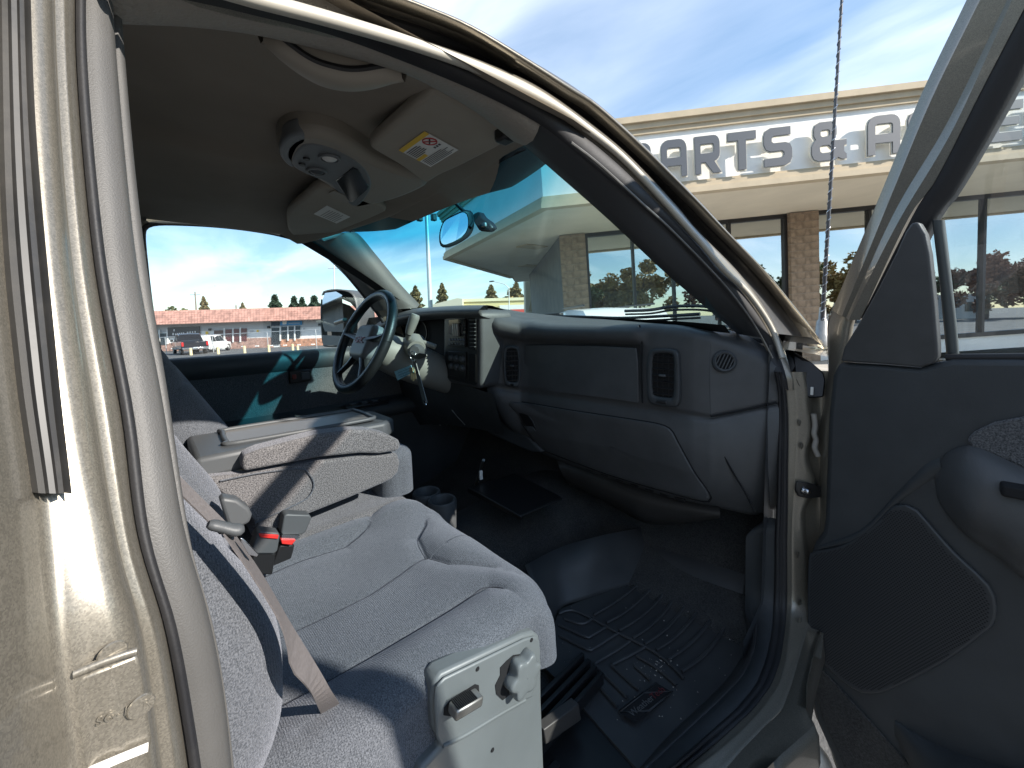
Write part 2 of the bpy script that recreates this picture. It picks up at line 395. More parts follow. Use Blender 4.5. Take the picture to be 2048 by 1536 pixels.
def fabric(name, c1, c2, rib=0.0, scale=640):
    mt, nt, b, out = new_mat(name); N, Lk = nt.nodes, nt.links
    t = N.new('ShaderNodeTexCoord')
    n = N.new('ShaderNodeTexNoise'); n.inputs['Scale'].default_value = scale; n.inputs['Detail'].default_value = 2.0; n.inputs['Roughness'].default_value = .65; Lk.new(t.outputs['Object'], n.inputs['Vector'])
    n2 = N.new('ShaderNodeTexNoise'); n2.inputs['Scale'].default_value = 7; n2.inputs['Detail'].default_value = 5; Lk.new(t.outputs['Object'], n2.inputs['Vector'])
    r = N.new('ShaderNodeValToRGB'); r.color_ramp.elements[0].position = .36; r.color_ramp.elements[1].position = .64
    r.color_ramp.elements[0].color = (*c1, 1); r.color_ramp.elements[1].color = (*c2, 1); Lk.new(n.outputs['Fac'], r.inputs[0])
    mr = N.new('ShaderNodeMapRange'); mr.inputs['To Min'].default_value = .8; mr.inputs['To Max'].default_value = 1.2; Lk.new(n2.outputs['Fac'], mr.inputs[0])
    sc = N.new('ShaderNodeVectorMath'); sc.operation = 'SCALE'; Lk.new(r.outputs[0], sc.inputs[0]); Lk.new(mr.outputs[0], sc.inputs['Scale'])
    Lk.new(sc.outputs[0], b.inputs['Base Color'])
    b.inputs['Roughness'].default_value = .95; b.inputs['Specular IOR Level'].default_value = .15
    b.inputs['Sheen Weight'].default_value = .32; b.inputs['Sheen Roughness'].default_value = .4; b.inputs['Sheen Tint'].default_value = (.75, .78, .9, 1)
    bp = N.new('ShaderNodeBump'); bp.inputs['Strength'].default_value = .7; bp.inputs['Distance'].default_value = .0025
    h = n.outputs['Fac']
    if rib:
        w = N.new('ShaderNodeTexWave'); w.inputs['Scale'].default_value = rib; w.inputs['Distortion'].default_value = 1.5; w.bands_direction = 'Y'
        w.inputs['Detail'].default_value = 2; w.inputs['Detail Scale'].default_value = 4
        Lk.new(t.outputs['Object'], w.inputs['Vector'])
        ad = N.new('ShaderNodeMath'); ad.operation = 'ADD'; Lk.new(h, ad.inputs[0])
        ml = N.new('ShaderNodeMath'); ml.operation = 'MULTIPLY'; ml.inputs[1].default_value = .16; Lk.new(w.outputs['Fac'], ml.inputs[0]); Lk.new(ml.outputs[0], ad.inputs[1]); h = ad.outputs[0]
    Lk.new(h, bp.inputs['Height']); Lk.new(bp.outputs[0], b.inputs['Normal'])
    return mt
M_SEAT = fabric('grey_seat_cloth', (.050, .056, .065), (.148, .157, .176), rib=110)
M_SEAT2 = fabric('grey_seat_side_cloth', (.062, .060, .063), (.205, .198, .200), scale=400)
M_INSERT = fabric('door_insert_cloth', (.05, .052, .055), (.15, .15, .155), scale=420)
# ================================================================== THE PICKUP TRUCK
truck = tag(empty('pickup_truck', (0, 0, 0)), 'pewter pickup truck with its passenger door wide open, grey cloth seats inside', 'pickup truck')

def rail(P, off, n=60, ends=True):
    """a pixel polyline on the door-opening surface, as evenly spaced points"""
    return spline([ap(u, v, off) for u, v in P], n)
# ---- rear edge of the opening: trim, seal and painted jamb, from top to floor
N_B = 70
b_in = [(226, -90), (255, 273), (284, 525), (325, 793), (367, 1092), (414, 1268), (449, 1502), (462, 1640)]
b_lip = [(208, -90), (222, 137), (256, 505), (302, 764), (349, 1040), (398, 1215), (434, 1400), (456, 1640)]
b_out = [(166, -90), (168, 137), (202, 508), (258, 822), (289, 1065), (344, 1256), (380, 1450), (408, 1640)]
w_out = [(152, -90), (154, 137), (187, 508), (243, 822), (275, 1065), (330, 1256), (366, 1450), (394, 1640)]
p1 = [(122, -90), (132, 171), (160, 506), (211, 822), (254, 1090), (306, 1270), (334, 1450), (356, 1640)]
p2 = [(76, -90), (92, 273), (120, 600), (167, 910), (206, 1080), (246, 1280), (296, 1640)]
p3 = [(39, -90), (51, 273), (91, 734), (120, 1010), (143, 1307), (184, 1640)]
p4 = [(-8, -90), (1, 400), (29, 734), (66, 1000), (102, 1326), (146, 1640)]
p5 = [(-120, -90), (-110, 0), (-100, 500), (-60, 940), (-40, 1170), (0, 1536), (10, 1640)]
def brail(P, off): 
    r = rail(P, off, N_B); lo = r[-1].copy(); lo[2] = .66
    return np.vstack([r, [lo]])
RB = {k: brail(P, o) for k, P, o in (('in', b_in, -.062), ('lip', b_lip, -.046), ('out', b_out, -.012), ('w', w_out, .0), ('p1', p1, .012), ('p2', p2, .030), ('p3', p3, .036), ('p4', p4, .044), ('p5', p5, .075))}
def mid(a, b, t, push): return a * (1 - t) + b * t + np.array([push, 0, 0])
def pmid(a, b, t, ox, oy=0.0): return a * (1 - t) + b * t + np.array([ox, oy, 0])
tr_l = RB['out']; tr_r = RB['lip']
back = tr_r + np.array([-.03, -.05, 0])
loft('pillar_trim', [RB['out'] + np.array([-.004, -.006, 0]), pmid(tr_l, tr_r, .15, .003, .002), pmid(tr_l, tr_r, .45, .009, .007), pmid(tr_l, tr_r, .78, .007, .006), tr_r, tr_r + np.array([-.006, -.003, 0])], M_TRIM, truck)
lip = loft('pillar_trim_lip', [RB['lip'] + np.array([-.006, -.003, 0]), RB['lip'] + np.array([.001, .0005, 0]), pmid(RB['lip'], RB['in'], .22, .007, .004), pmid(RB['lip'], RB['in'], .7, .006, .004), RB['in'], RB['in'] + np.array([-.02, -.012, 0]), RB['in'] + np.array([-.02, -.08, 0])], M_TRIM, truck)
sl = []
for k in range(9):
    w = math.pi * k / 8; c = (RB['out'] + RB['w']) / 2; h = (RB['out'] - RB['w']) / 2
    sl.append(c - h * math.cos(w) * .95 + np.array([.0045, .003, 0]) * math.sin(w))
loft('door_seal', sl, M_RUBBER, truck)
jamb = loft('rear_door_jamb', [RB['w'] + np.array([-.006, 0, 0]), pmid(RB['w'], RB['p1'], .3, .0), pmid(RB['w'], RB['p1'], .8, .001), RB['p1'], pmid(RB['p1'], RB['p2'], .12, -.003, -.002), pmid(RB['p1'], RB['p2'], .45, -.001), pmid(RB['p1'], RB['p2'], .8, .003), RB['p2'], pmid(RB['p2'], RB['p3'], .3, .002), pmid(RB['p2'], RB['p3'], .7, -.002), RB['p3'], pmid(RB['p3'], RB['p4'], .5, -.006), RB['p4'], pmid(RB['p4'], RB['p5'], .2, .004), pmid(RB['p4'], RB['p5'], .6, .004), RB['p5']], M_PAINT_IN, truck)
# ribbed rubber strip on the painted jamb, ending part-way down
ns = int(N_B * .60)
kk = [i for i in range(N_B) if RB['p3'][i][2] > ap(120, 1003, .036)[2]]
a, b = RB['p4'][kk], RB['p3'][kk]
strip = []
for k, (t, h) in enumerate([(0, 0), (.0, .004), (.14, .006), (.18, .002), (.24, .002), (.28, .006), (.46, .007), (.50, .002), (.56, .002), (.6, .0065), (.80, .0065), (.84, .003), (.92, .003), (.96, .009), (1.02, .008), (1.03, -.002)]):
    strip.append(a * (1 - t) + b * t + np.array([h * .8, h * .5, 0]))
st = loft('rubber_strip', strip, mk('ribbed_jamb_rubber', (.045, .045, .045), .45, dust=.25), jamb, auto=25)
# stamped access plate low on the jamb
pl_px = [(147, 1352), (190, 1334), (272, 1303), (278, 1330), (286, 1385), (300, 1468), (298, 1488), (236, 1510), (176, 1538), (162, 1460)]
prism('access_plate', [ap(u, v, .030) for u, v in pl_px], (.003, .001, 0), M_PAINT_IN, jamb, .0015)
tube('plate_lip', [ap(u, v, .034) for u, v in ((147, 1348), (200, 1326), (250, 1308), (273, 1302))], .0017, M_PAINT_IN, jamb, 8)
for q in ((282, 1412), (225, 1306)):
    lathe('plug', [(0.0, .0007), (.0042, .0007), (.0046, 0)], M_PAINT_IN, jamb, ap(*q, .0335), (1, .25, 0), 16)
prism('paint_chip', [ap(u, v, .0345) for u, v in ((176, 1534), (238, 1508), (297, 1484), (296, 1498), (240, 1520), (180, 1546))], (.0015, 0, 0), mk('bare_bright_edge', (.72, .70, .66), .5), jamb)
def text_mesh(name, s, size, ext, mat, parent, M, bev=0.0, align='LEFT', xs=1.0):
    cu = bpy.data.curves.new(name, 'FONT'); cu.body = s; cu.size = size; cu.extrude = ext; cu.bevel_depth = bev; cu.align_x = align; cu.resolution_u = 3
    t = bpy.data.objects.new(name, cu); COL.objects.link(t)
    me = bpy.data.meshes.new_from_object(t.evaluated_get(bpy.context.evaluated_depsgraph_get()))
    bpy.data.objects.remove(t); bpy.data.curves.remove(cu)
    S = Matrix.Diagonal((xs, 1, 1, 1)); me.transform(M @ S); me.name = name
    return link(name, me, mat, parent, False)
q0, q1, q2 = ap(190, 1452, .0335), ap(260, 1425, .0335), ap(186, 1430, .0335)
text_mesh('stamped_code', 'SG-1 2R', .0048, .0003, M_PAINT_IN, jamb, frame_m(q0 + np.array([.0004, 0, 0]), q1 - q0, q2 - q0))

# ---- roof rail, windshield pillar, hinge pillar and sill: seal, painted flanges
rA = [(120, 20), (236, 44), (376, 48), (500, 61), (585, 80), (670, 102), (756, 128), (818, 146), (890, 185), (960, 225), (1010, 262), (1045, 290)]
rB_up = [(60, -60), (240, -25), (400, 6), (500, 29), (671, 73), (842, 137), (978, 195), (1081, 250)]
rB_dn = [(1142, 297), (1200, 345), (1290, 420), (1345, 470), (1430, 560), (1490, 630), (1530, 690), (1548, 745), (1554, 775)]
rC = [(60, -110), (240, -60), (400, -18), (500, 10), (671, 52), (842, 106), (978, 160), (1081, 212), (1160, 268), (1240, 335), (1330, 425), (1378, 475), (1470, 570), (1520, 640), (1552, 705), (1568, 752), (1573, 780)]
rD = [(60, -140), (240, -92), (400, -55), (500, -22), (671, 28), (842, 79), (978, 128), (1081, 176), (1180, 246), (1260, 313), (1350, 408), (1396, 462), (1480, 548), (1532, 620), (1562, 680), (1583, 748), (1589, 780)]
rE = [(60, -170), (240, -120), (400, -90), (500, -60), (671, -8), (842, 44), (978, 92), (1081, 142), (1180, 212), (1270, 292), (1370, 392), (1425, 452), (1505, 535), (1565, 610), (1612, 690)]
rF = [(60, -220), (240, -170), (400, -130), (560, -90), (700, -38), (842, 14), (944, 58), (1047, 120), (1142, 181), (1200, 219), (1300, 310), (1400, 410), (1448, 461), (1536, 552), (1594, 623), (1655, 700)]
NR = 110
A3 = spline([ap(u, v, -.075) for u, v in rA], NR)
Bt = spline([ap(u, v, -.012) for u, v in rB_up], NR)
hl_edge = loft('headliner_edge_trim', [A3 + np.array([-.02, 0, .012]), A3, A3 * .8 + Bt * .2 + np.array([0, 0, -.006]), (A3 + Bt) / 2 + np.array([.004, 0, -.009]), A3 * .2 + Bt * .8 + np.array([.002, 0, -.004]), Bt + np.array([0, 0, .004]), Bt + np.array([0, 0, .03])], mk('pebbled_roof_trim', (.30, .275, .24), .75, bump=1.0, bscale=230, bdist=.002), truck)
NL = 160
Bl = spline([ap(u, v, -.012) for u, v in rB_up + rB_dn], NL); Cl = spline([ap(u, v, .0) for u, v in rC], NL)
sl = []
for k in range(9):
    w = math.pi * k / 8; c = (Bl + Cl) / 2; h = (Cl - Bl) / 2
    sl.append(c - h * math.cos(w) + np.array([.010, 0, 0]) * math.sin(w))
loft('door_seal', sl, M_RUBBER, truck)
# painted flange next to the seal
Dl = spline([ap(u, v, .012) for u, v in rD], NL)
loft('door_opening_flange', [Cl + np.array([-.02, 0, 0]), Cl, Cl * .7 + Dl * .3 + np.array([.004, 0, 0]), Cl * .3 + Dl * .7 + np.array([.004, 0, 0]), Dl, Dl + np.array([-.012, .004, .004])], M_PAINT_IN, truck)
NF = 90
dcut = spline([ap(u, v, .012) for u, v in rD], NF); El = spline([ap(u, v, -.004) for u, v in rE], NF); Fl = spline([ap(u, v, .03) for u, v in rF], NF)
El2 = El * .72 + Fl * .28; 
loft('rain_channel', [dcut + np.array([-.012, 0, 0]), dcut * .6 + El * .4 + np.array([-.020, 0, 0]), El + np.array([-.016, 0, 0]), El2 + np.array([-.010, 0, 0])], M_RUBBER, truck)
rr = loft('roof_rail', [El2 + np.array([-.012, 0, 0]), El2 + np.array([.004, 0, 0]), El * .58 + Fl * .42 + np.array([.008, 0, .001]), El * .42 + Fl * .58 + np.array([.003, 0, 0]), El * .38 + Fl * .62 + np.array([-.003, 0, 0]), El * .3 + Fl * .7 + np.array([-.003, 0, 0]), El * .26 + Fl * .74 + np.array([.005, 0, 0]), El * .1 + Fl * .9 + np.array([.005, 0, .002]), Fl, Fl + np.array([-.03, .008, .008])], M_PAINT, truck)
# bright bead on the pillar, inside the seal, as far as the dash
bead_c = [(1142, 285), (1200, 330), (1290, 412), (1345, 462), (1440, 560), (1490, 622), (1522, 672), (1545, 716)]
# light pinch-weld strip beside the seal on the windshield pillar
pw = spline([ap(u, v, .014) for u, v in ((240, -74), (400, -34), (500, -4), (671, 42), (842, 94), (978, 146), (1100, 207), (1170, 255), (1260, 330), (1385, 466), (1448, 540), (1492, 582), (1530, 634), (1550, 672), (1564, 716))], 70)
tube('pinch_weld_strip', pw, .0062, mk('pale_pinch_weld', (.48, .45, .385), .45, metal=.15), truck, 8)
bd = spline([ap(u, v, .002) for u, v in bead_c], 40); tube('seal_bead', bd, .0022, M_STEEL, truck, 6)
# ---- roof skin and the far side
def hl_z(x, y): return 1.975 - (.235 if x > 0 else .050) * abs(x) ** 2.3 - .10 * max(0, y - .50) - .25 * max(0, y - .60) ** 1.0
def mirror(P): Q = np.array(P).copy(); Q[:, 0] *= -1; return Q
rs = []; N_RS = int((Fl[:, 1] < .40).sum())
for t in np.linspace(0, 1, 13):
    q = Fl * (1 - t) + mirror(Fl) * t; q = q[: N_RS].copy(); b_ = 1 - (2 * t - 1) ** 2; q[:, 2] += .13 * b_ ** .8; q[:, 1] += .20 * b_ * np.linspace(0, 1, N_RS); q[:, 2] = np.maximum(q[:, 2], [hl_z(float(a_), float(c_)) + .04 if a_ < .62 else 0 for a_, c_ in q[:, :2]]); rs.append(q)
loft('roof_skin', [r + np.array([0, 0, -.012 if i in (0, 12) else .004]) for i, r in enumerate(rs)], M_PAINT, truck)
mesh('roof_rear_skin', [(-.80, .02, 1.93), (.80, .02, 1.93), (0, .1, 2.16), (-.80, -1.8, 1.93), (.80, -1.8, 1.93), (0, -1.8, 2.16)], [(0, 2, 5, 3), (2, 1, 4, 5)], M_PAINT, truck)
# cab shell behind the seats
mesh('cab_rear_wall', [(-.85, -1.25, .6), (.85, -1.25, .6), (.85, -1.25, 2.0), (-.85, -1.25, 2.0)], [(0, 1, 2, 3)], M_TRIM, truck)
mesh('rear_side_panel', [(.755, -.10, .6), (.755, -1.25, .6), (.70, -1.25, 1.95), (.70, -.10, 1.95)], [(0, 1, 2, 3)], M_TRIM, truck)
mesh('rear_side_panel', [(-.80, -.02, .6), (-.80, -1.25, .6), (-.70, -1.25, 2.0), (-.70, -.02, 2.0)], [(0, 1, 2, 3)], M_TRIM, truck)
mesh('rear_quarter_skin', [tuple(RB['p5'][0]), tuple(RB['p5'][-1]), (.93, -1.8, .66), (.80, -1.8, 1.95), (.80, .02, 1.97)], [(0, 1, 2, 3), (0, 3, 4)], M_PAINT, truck)
up = [RB[k][0] for k in ('in', 'lip', 'out', 'w', 'p1', 'p2', 'p3', 'p4', 'p5')]
loft('pillar_head', [np.array(up), np.array([q + np.array([-.05, .01, .10]) for q in up]), np.array([(.64, .02 - .004 * i, 1.97) for i in range(9)])], M_PAINT, truck)
mesh('roof_corner_skin', [(.80, -.05, 1.94), (.80, .0, 1.94), tuple(Fl[0] + np.array([0, 0, .004])), tuple(Fl[8] + np.array([0, 0, .004])), (.5, .1, 2.03), (.4, -.05, 2.04)], [(0, 1, 5), (1, 4, 5), (1, 2, 4), (2, 3, 4)], M_PAINT, truck)

# ---- headliner: crowned sheet from the trim edge to the driver's side
def hl_z(x, y): return 1.975 - (.235 if x > 0 else .050) * abs(x) ** 2.3 - .10 * max(0, y - .50) - .25 * max(0, y - .60) ** 1.0
xs = np.linspace(-.745, .665, 50); ys = np.linspace(-1.25, .70, 60); V = []; Fc = []
for y in ys:
    for x in xs:
        lim = .735 - .21 * (abs(x) / .7) ** 2.2
        yy = min(y, lim) if x < .3 or y < lim else lim
        z = hl_z(x, yy) - .016 * sstep(.02, -.03, x) * sstep(.30, .20, yy) * sstep(-.60, -.40, x)
        V.append((x, yy, z))
for j in range(len(ys) - 1):
    for i in range(len(xs) - 1):
        q = j * 50 + i; Fc.append((q, q + 1, q + 51, q + 50))
headliner = mesh('headliner', V, Fc, M_HEAD, truck)
# grab-handle bowl moulded in the headliner
gp = [(512, 62), (545, 100), (600, 142), (650, 168), (705, 176), (760, 168), (815, 147)]
gi = [(584, 78), (592, 98), (612, 120), (645, 138), (690, 148), (725, 143), (748, 126)]
G0 = spline([at(u, v, z=1.895) for u, v in gp], 40); G1 = spline([at(u, v, z=1.868) for u, v in gi], 40)
gw = np.array([math.sin(math.pi * t) ** .35 for t in np.linspace(.004, .996, 40)])[:, None]; G1 = G0 * (1 - gw) + G1 * gw
loft('grab_handle', [G0 + np.array([0, 0, .012]), G0 * .85 + G1 * .15 + np.array([0, 0, -.004]), G0 * .5 + G1 * .5 + np.array([0, 0, -.012]), G0 * .15 + G1 * .85 + np.array([0, 0, -.008]), G1, G1 + np.array([.002, 0, .012]), G1 + np.array([.004, -.004, .04])], M_CONS, headliner)
tube('handle_shade', G1 + np.array([.001, 0, .006]), .0035, M_BLACK, headliner, 6)  # black tube imitates the shade inside the handle's recess

# ---- windshield
def ws_pt(x, t):
    """t = 0 at the base, 1 at the header; the sheet bows forward in the middle"""
    c = 1 - (x / .74) ** 2
    yb, zb = 1.07 + .22 * c, 1.545 + .03 * c
    yt, zt = .50 + .19 * c, 1.895 + .05 * c
    return np.array([x * (1 - .12 * t), yb * (1 - t) + yt * t, zb * (1 - t) + zt * t + .02 * math.sin(math.pi * t)])
xs = np.linspace(-.74, .695, 41); ts = np.linspace(-.04, 1.04, 21)
V = [ws_pt(x, t) for t in ts for x in xs]; Fc = [(j * 41 + i, j * 41 + i + 1, (j + 1) * 41 + i + 1, (j + 1) * 41 + i) for j in range(20) for i in range(40)]
ws = mesh('windshield', V, Fc, M_WS, truck)
def ws_hit(u, v, off=-.004):
    """where the sight line through (u, v) meets the windshield"""
    q = ray(u, v); best = None
    for s in np.linspace(.3, 2.6, 700):
        p = CAM + q * s; x = p[0]
        for _ in range(2):
            t = (p[2] - (1.545 + .03 * (1 - (x / .74) ** 2))) / (.35 + .02 * (1 - (x / .74) ** 2)); x = p[0] / (1 - .12 * t)
        if abs(x) > .76: continue
        w = ws_pt(x, t)
        if p[1] > w[1] + off: return p
    return CAM + q * 1.2
fr_px = [(700, 466), (712, 452), (760, 436), (830, 418), (842, 432), (880, 414), (910, 395), (920, 398), (965, 362), (962, 350), (1010, 320), (1052, 300), (1020, 275), (880, 340), (760, 410), (690, 440)]
mesh('frit_band', [ws_hit(u, v) for u, v in fr_px], [tuple(range(len(fr_px)))], M_HOLE, ws, False)
tri = ws.children[0].data; bm = bmesh.new(); bm.from_mesh(tri); bmesh.ops.triangulate(bm, faces=bm.faces); bm.to_mesh(tri); bm.free()
edge = [ws_pt(-.735, t) for t in np.linspace(-.04, 1.04, 16)]
loft('frit_edge', [np.array([ws_pt(-.745, t) for t in np.linspace(-.04, 1.04, 16)]) + np.array([0, -.004, -.003]), np.array([ws_pt(-.70, t) for t in np.linspace(-.04, 1.04, 16)]) + np.array([0, -.004, -.003])], M_HOLE, ws)
loft('frit_base', [np.array([ws_pt(x, -.04) for x in xs]) + np.array([0, -.003, -.003]), np.array([ws_pt(x, .015) for x in xs]) + np.array([0, -.003, -.003])], M_HOLE, ws)
# header rail trim between headliner and glass
hd = np.array([ws_pt(x, 1.03) for x in xs]); 
loft('header_trim', [hd + np.array([0, -.005, .0]), hd + np.array([0, -.03, -.004]), hd + np.array([0, -.09, .028])], M_HEAD, truck)

# ---- windshield pillar trims
in_px = [(1045, 288), (1110, 345), (1190, 415), (1250, 470), (1330, 545), (1400, 605), (1456, 652), (1475, 668)]
out_px = [(1084, 250), (1142, 297), (1200, 345), (1290, 420), (1345, 470), (1430, 560), (1490, 630), (1520, 675)]
AI = spline([ap(u, v, -.085) for u, v in in_px], 40); AO = spline([ap(u, v, -.014) for u, v in out_px], 40)
loft('pillar_cover', [AI + np.array([-.005, .06, .0]), AI, AI * .75 + AO * .25 + np.array([.006, -.010, .0]), AI * .25 + AO * .75 + np.array([.006, -.006, 0]), AO, AO + np.array([.012, .004, .012]), AO + np.array([.0, .03, .02])], M_TRIMD, truck)
s_px = [(560, 468), (600, 482), (640, 500), (690, 545), (730, 592), (752, 622)]
w_px = [(648, 482), (668, 476), (700, 466), (742, 512), (792, 572), (834, 616)]
SI = spline([at(u, v, x=-.755) for u, v in s_px], 36); WI = spline([at(u, v, x=-.66) for u, v in w_px], 36)
loft('pillar_cover', [SI + np.array([-.03, 0, 0]), SI, SI * .7 + WI * .3 + np.array([.02, -.012, 0]), SI * .3 + WI * .7 + np.array([.015, -.01, 0]), WI, WI + np.array([-.06, .05, .02])], M_TRIM, truck)
# black seal line round the driver's side window
dw = [(318, 712), (300, 620), (288, 520), (284, 470), (290, 453), (312, 446), (360, 446), (430, 450), (500, 458), (560, 469), (610, 485), (650, 507), (690, 545), (730, 593), (758, 630), (775, 660)]
DW = spline([at(u, v, x=-.765) for u, v in dw], 90)
# ---- driver's door: trim, window, frame
ddoor = empty('driver_door', (-.80, .6, 1.1), truck)
def kid(o, p):
    o.parent = p; o.matrix_parent_inverse = Matrix.Translation(p.location).inverted(); return o
kid(tube('window_seal', DW, .010, M_RUBBER, None, 8), ddoor)
ctr = np.array([-.765, .40, 1.70]); O2 = DW + (DW - ctr) * np.array([0, .10, .13]) + np.array([.03, 0, 0])
kid(loft('window_surround', [DW + np.array([.004, 0, 0]), DW * .6 + O2 * .4 + np.array([.008, 0, 0]), O2, O2 + (DW - ctr) * np.array([0, .25, .30])], M_HEAD, None), ddoor)
kid(mesh('window_glass', [(-.79, -.05, 1.44), (-.79, 1.05, 1.44), (-.745, .60, 1.98), (-.745, -.05, 1.98)], [(0, 1, 2, 3)], M_GLASS), ddoor)
# belt roll and upper panel: section swept along the door
ysr = np.linspace(-.12, 1.46, 34)
def sweep_y(name, prof, mat, ys=ysr, auto=None):
    return kid(loft(name, [np.array([(x, y, z) for y in ys]) for x, z in prof], mat, None, auto=auto), ddoor)
sweep_y('belt_roll', [(-.80, 1.468), (-.775, 1.478), (-.755, 1.472), (-.742, 1.455), (-.738, 1.43), (-.745, 1.405), (-.76, 1.392)], M_DASH2)
sweep_y('upper_panel', [(-.755, 1.395), (-.752, 1.32), (-.752, 1.24), (-.758, 1.222)], M_INSERT)
sweep_y('armrest', [(-.758, 1.225), (-.74, 1.212), (-.715, 1.21), (-.69, 1.205), (-.672, 1.192), (-.668, 1.165), (-.69, 1.14), (-.74, 1.125)], M_DASH2)
sweep_y('lower_panel', [(-.742, 1.13), (-.752, 1.02), (-.75, .85), (-.76, .70)], M_DASH2)
hb = at(600, 752, x=-.745)
kid(box('handle_bezel', hb, (.012, .085, .055), M_BLACK, None, .006), ddoor)
kid(box('inner_handle', hb + np.array([.010, .018, .0]), (.010, .034, .032), M_GREYD, None, .004), ddoor)
kid(box('lock_knob', hb + np.array([.009, -.024, .0]), (.006, .016, .020), mk('lock_red', (.20, .03, .02), .5), None, .003), ddoor)
sw = at(650, 783, z=1.215)
kid(box('switch_panel', (-.70, sw[1] + .02, 1.212), (.06, .20, .014), M_BLACK, None, .006), ddoor)
for k in range(3): kid(box('window_switch', (-.70, sw[1] - .04 + .05 * k, 1.222), (.022, .028, .010), M_GREYD, None, .003), ddoor)
mesh('door_skin', [(-.93, -.2, .5), (-.93, 1.3, .5), (-.93, 1.3, 1.45), (-.93, -.2, 1.45), (-.80, -.2, 1.47), (-.80, 1.3, 1.47)], [(0, 1, 2, 3), (3, 2, 5, 4)], M_PAINT, ddoor).matrix_parent_inverse = Matrix.Translation(ddoor.location).inverted()

# ---- driver's towing mirror outside
mir = empty('side_mirror', (-1.10, .85, 1.55), truck)
md = 2.12
def mq(u, v, dd=0.0): return at(u, v, d=md + dd)
mo = spline([mq(u, v) for u, v in ((643, 590), (650, 581), (675, 578), (700, 583), (711, 600), (716, 640), (716, 670), (713, 690), (690, 694), (655, 694), (646, 690), (642, 660), (641, 620))], 40, True)
fwd = np.array([-.12, .16, 0])
Mc = mo.mean(0)
kid(loft('mirror_shell', [Mc + (mo - Mc) * .96 , mo, mo + fwd * .15, Mc + (mo - Mc) * 1.02 + fwd * .6, Mc + (mo - Mc) * .75 + fwd * 1.15, Mc + (mo - Mc) * .3 + fwd * 1.25], M_GREYD, None), mir)
for V_ in (mir.children[0].data,):
    n = 40; V_.clear_geometry() if False else None
def pane(name, px, mat, dd):
    P = [mq(u, v, dd) for u, v in px]; o = mesh(name, P, [tuple(range(len(P)))], mat, None, False); kid(o, mir); return o
# mirror glass is angled so that it shows the street behind the truck
pane('mirror_glass', [(645, 600), (650, 586), (672, 583), (684, 590), (687, 640), (687, 664), (650, 663), (645, 650)], M_MIRROR, -.006)
pane('spot_glass', [(645, 670), (686, 672), (685, 691), (646, 691)], M_MIRROR, -.006)
kid(tube('mirror_arm', [mq(700, 672, .08), mq(718, 690, .1), at(735, 700, x=-.86)], .02, M_BLACK, None, 10), mir)

# ---- floor, tunnel, firewall
mesh('cab_floor', [(-.82, -1.25, .70), (.80, -1.25, .70), (.80, .95, .70), (.80, 1.22, .78), (.80, 1.42, 1.10), (.80, 1.42, 1.5), (-.82, 1.42, 1.5), (-.82, 1.42, 1.10), (-.82, 1.22, .78), (-.82, .95, .70)], [(0, 1, 2, 9), (9, 2, 3, 8), (8, 3, 4, 7), (7, 4, 5, 6)], M_CARPET, truck, False)
ysr2 = np.linspace(-.2, 1.35, 24); tn = []
for k in range(13):
    w = math.pi * k / 12; tn.append(np.array([(-.02 - .26 * math.cos(w) * (1 + .15 * (y > 9)), y, .69 + (.13 + .10 * max(0, y - .5)) * math.sin(w) ** .7) for y in ysr2]))
loft('floor_tunnel', tn, M_CARPET, truck)
# threshold: dark inner sill plate and painted sill
def px3(P, **k): return [at(u, v, **k) for u, v in P]
mesh('sill_plate', [(.56, -.3, .722), (.775, -.3, .722), (.775, 1.0, .722), (.56, 1.0, .722)], [(0, 1, 2, 3)], M_BLACK, truck)
for k in range(5):
    xx = .60 + .034 * k; box('sill_rib', (xx, .12, .724), (.014, .78, .008), M_BLACK, truck, .002)
# hinge pillar and sill: seal, flange and stamped steel between the seal and the open door
HT = np.array([(740, 1547, 1566, 1582, 1606), (775, 1554, 1572, 1588, 1614), (818, 1556, 1576, 1591, 1616), (836, 1556, 1577, 1592, 1622), (872, 1556, 1577, 1592, 1622), (898, 1555, 1577, 1591, 1611), (926, 1555, 1576, 1590, 1611), (952, 1554, 1576, 1588, 1624), (974, 1554, 1576, 1587, 1628), (998, 1553, 1576, 1586, 1615), (1022, 1552, 1576, 1584, 1602), (1080, 1549, 1575, 1582, 1606), (1140, 1549, 1575, 1582, 1613), (1190, 1548, 1575, 1582, 1614), (1198, 1547, 1575, 1582, 1620), (1236, 1546, 1573, 1579, 1620), (1262, 1544, 1570, 1576, 1614), (1320, 1532, 1562, 1570, 1597), (1370, 1512, 1544, 1556, 1583), (1420, 1470, 1506, 1520, 1564), (1460, 1424, 1463, 1482, 1523), (1500, 1379, 1417, 1436, 1484), (1540, 1330, 1368, 1384, 1450), (1610, 1245, 1284, 1300, 1376)], float)
n_h = 150; ss_ = np.r_[0, np.cumsum(np.hypot(np.diff(HT[:, 0]), np.diff(HT[:, 2])))]; tt_ = np.linspace(0, ss_[-1], n_h)
HV = [np.interp(tt_, ss_, HT[:, i]) for i in range(5)]
sm = lambda a, w=3: np.convolve(np.pad(a, w, mode='edge'), np.ones(2 * w + 1) / (2 * w + 1), 'valid')
HV = [sm(a, 2) for a in HV]
def hcol(f, off):
    """rail between two columns of the table: f = 1.0 seal inner edge, 2.0 its outer edge, 3.0 ridge, 4.0 outer fold"""
    i = min(int(f), 3); t = f - i; return np.array([ap(u, v, off) for u, v in zip(HV[i] * (1 - t) + HV[i + 1] * t, HV[0])])
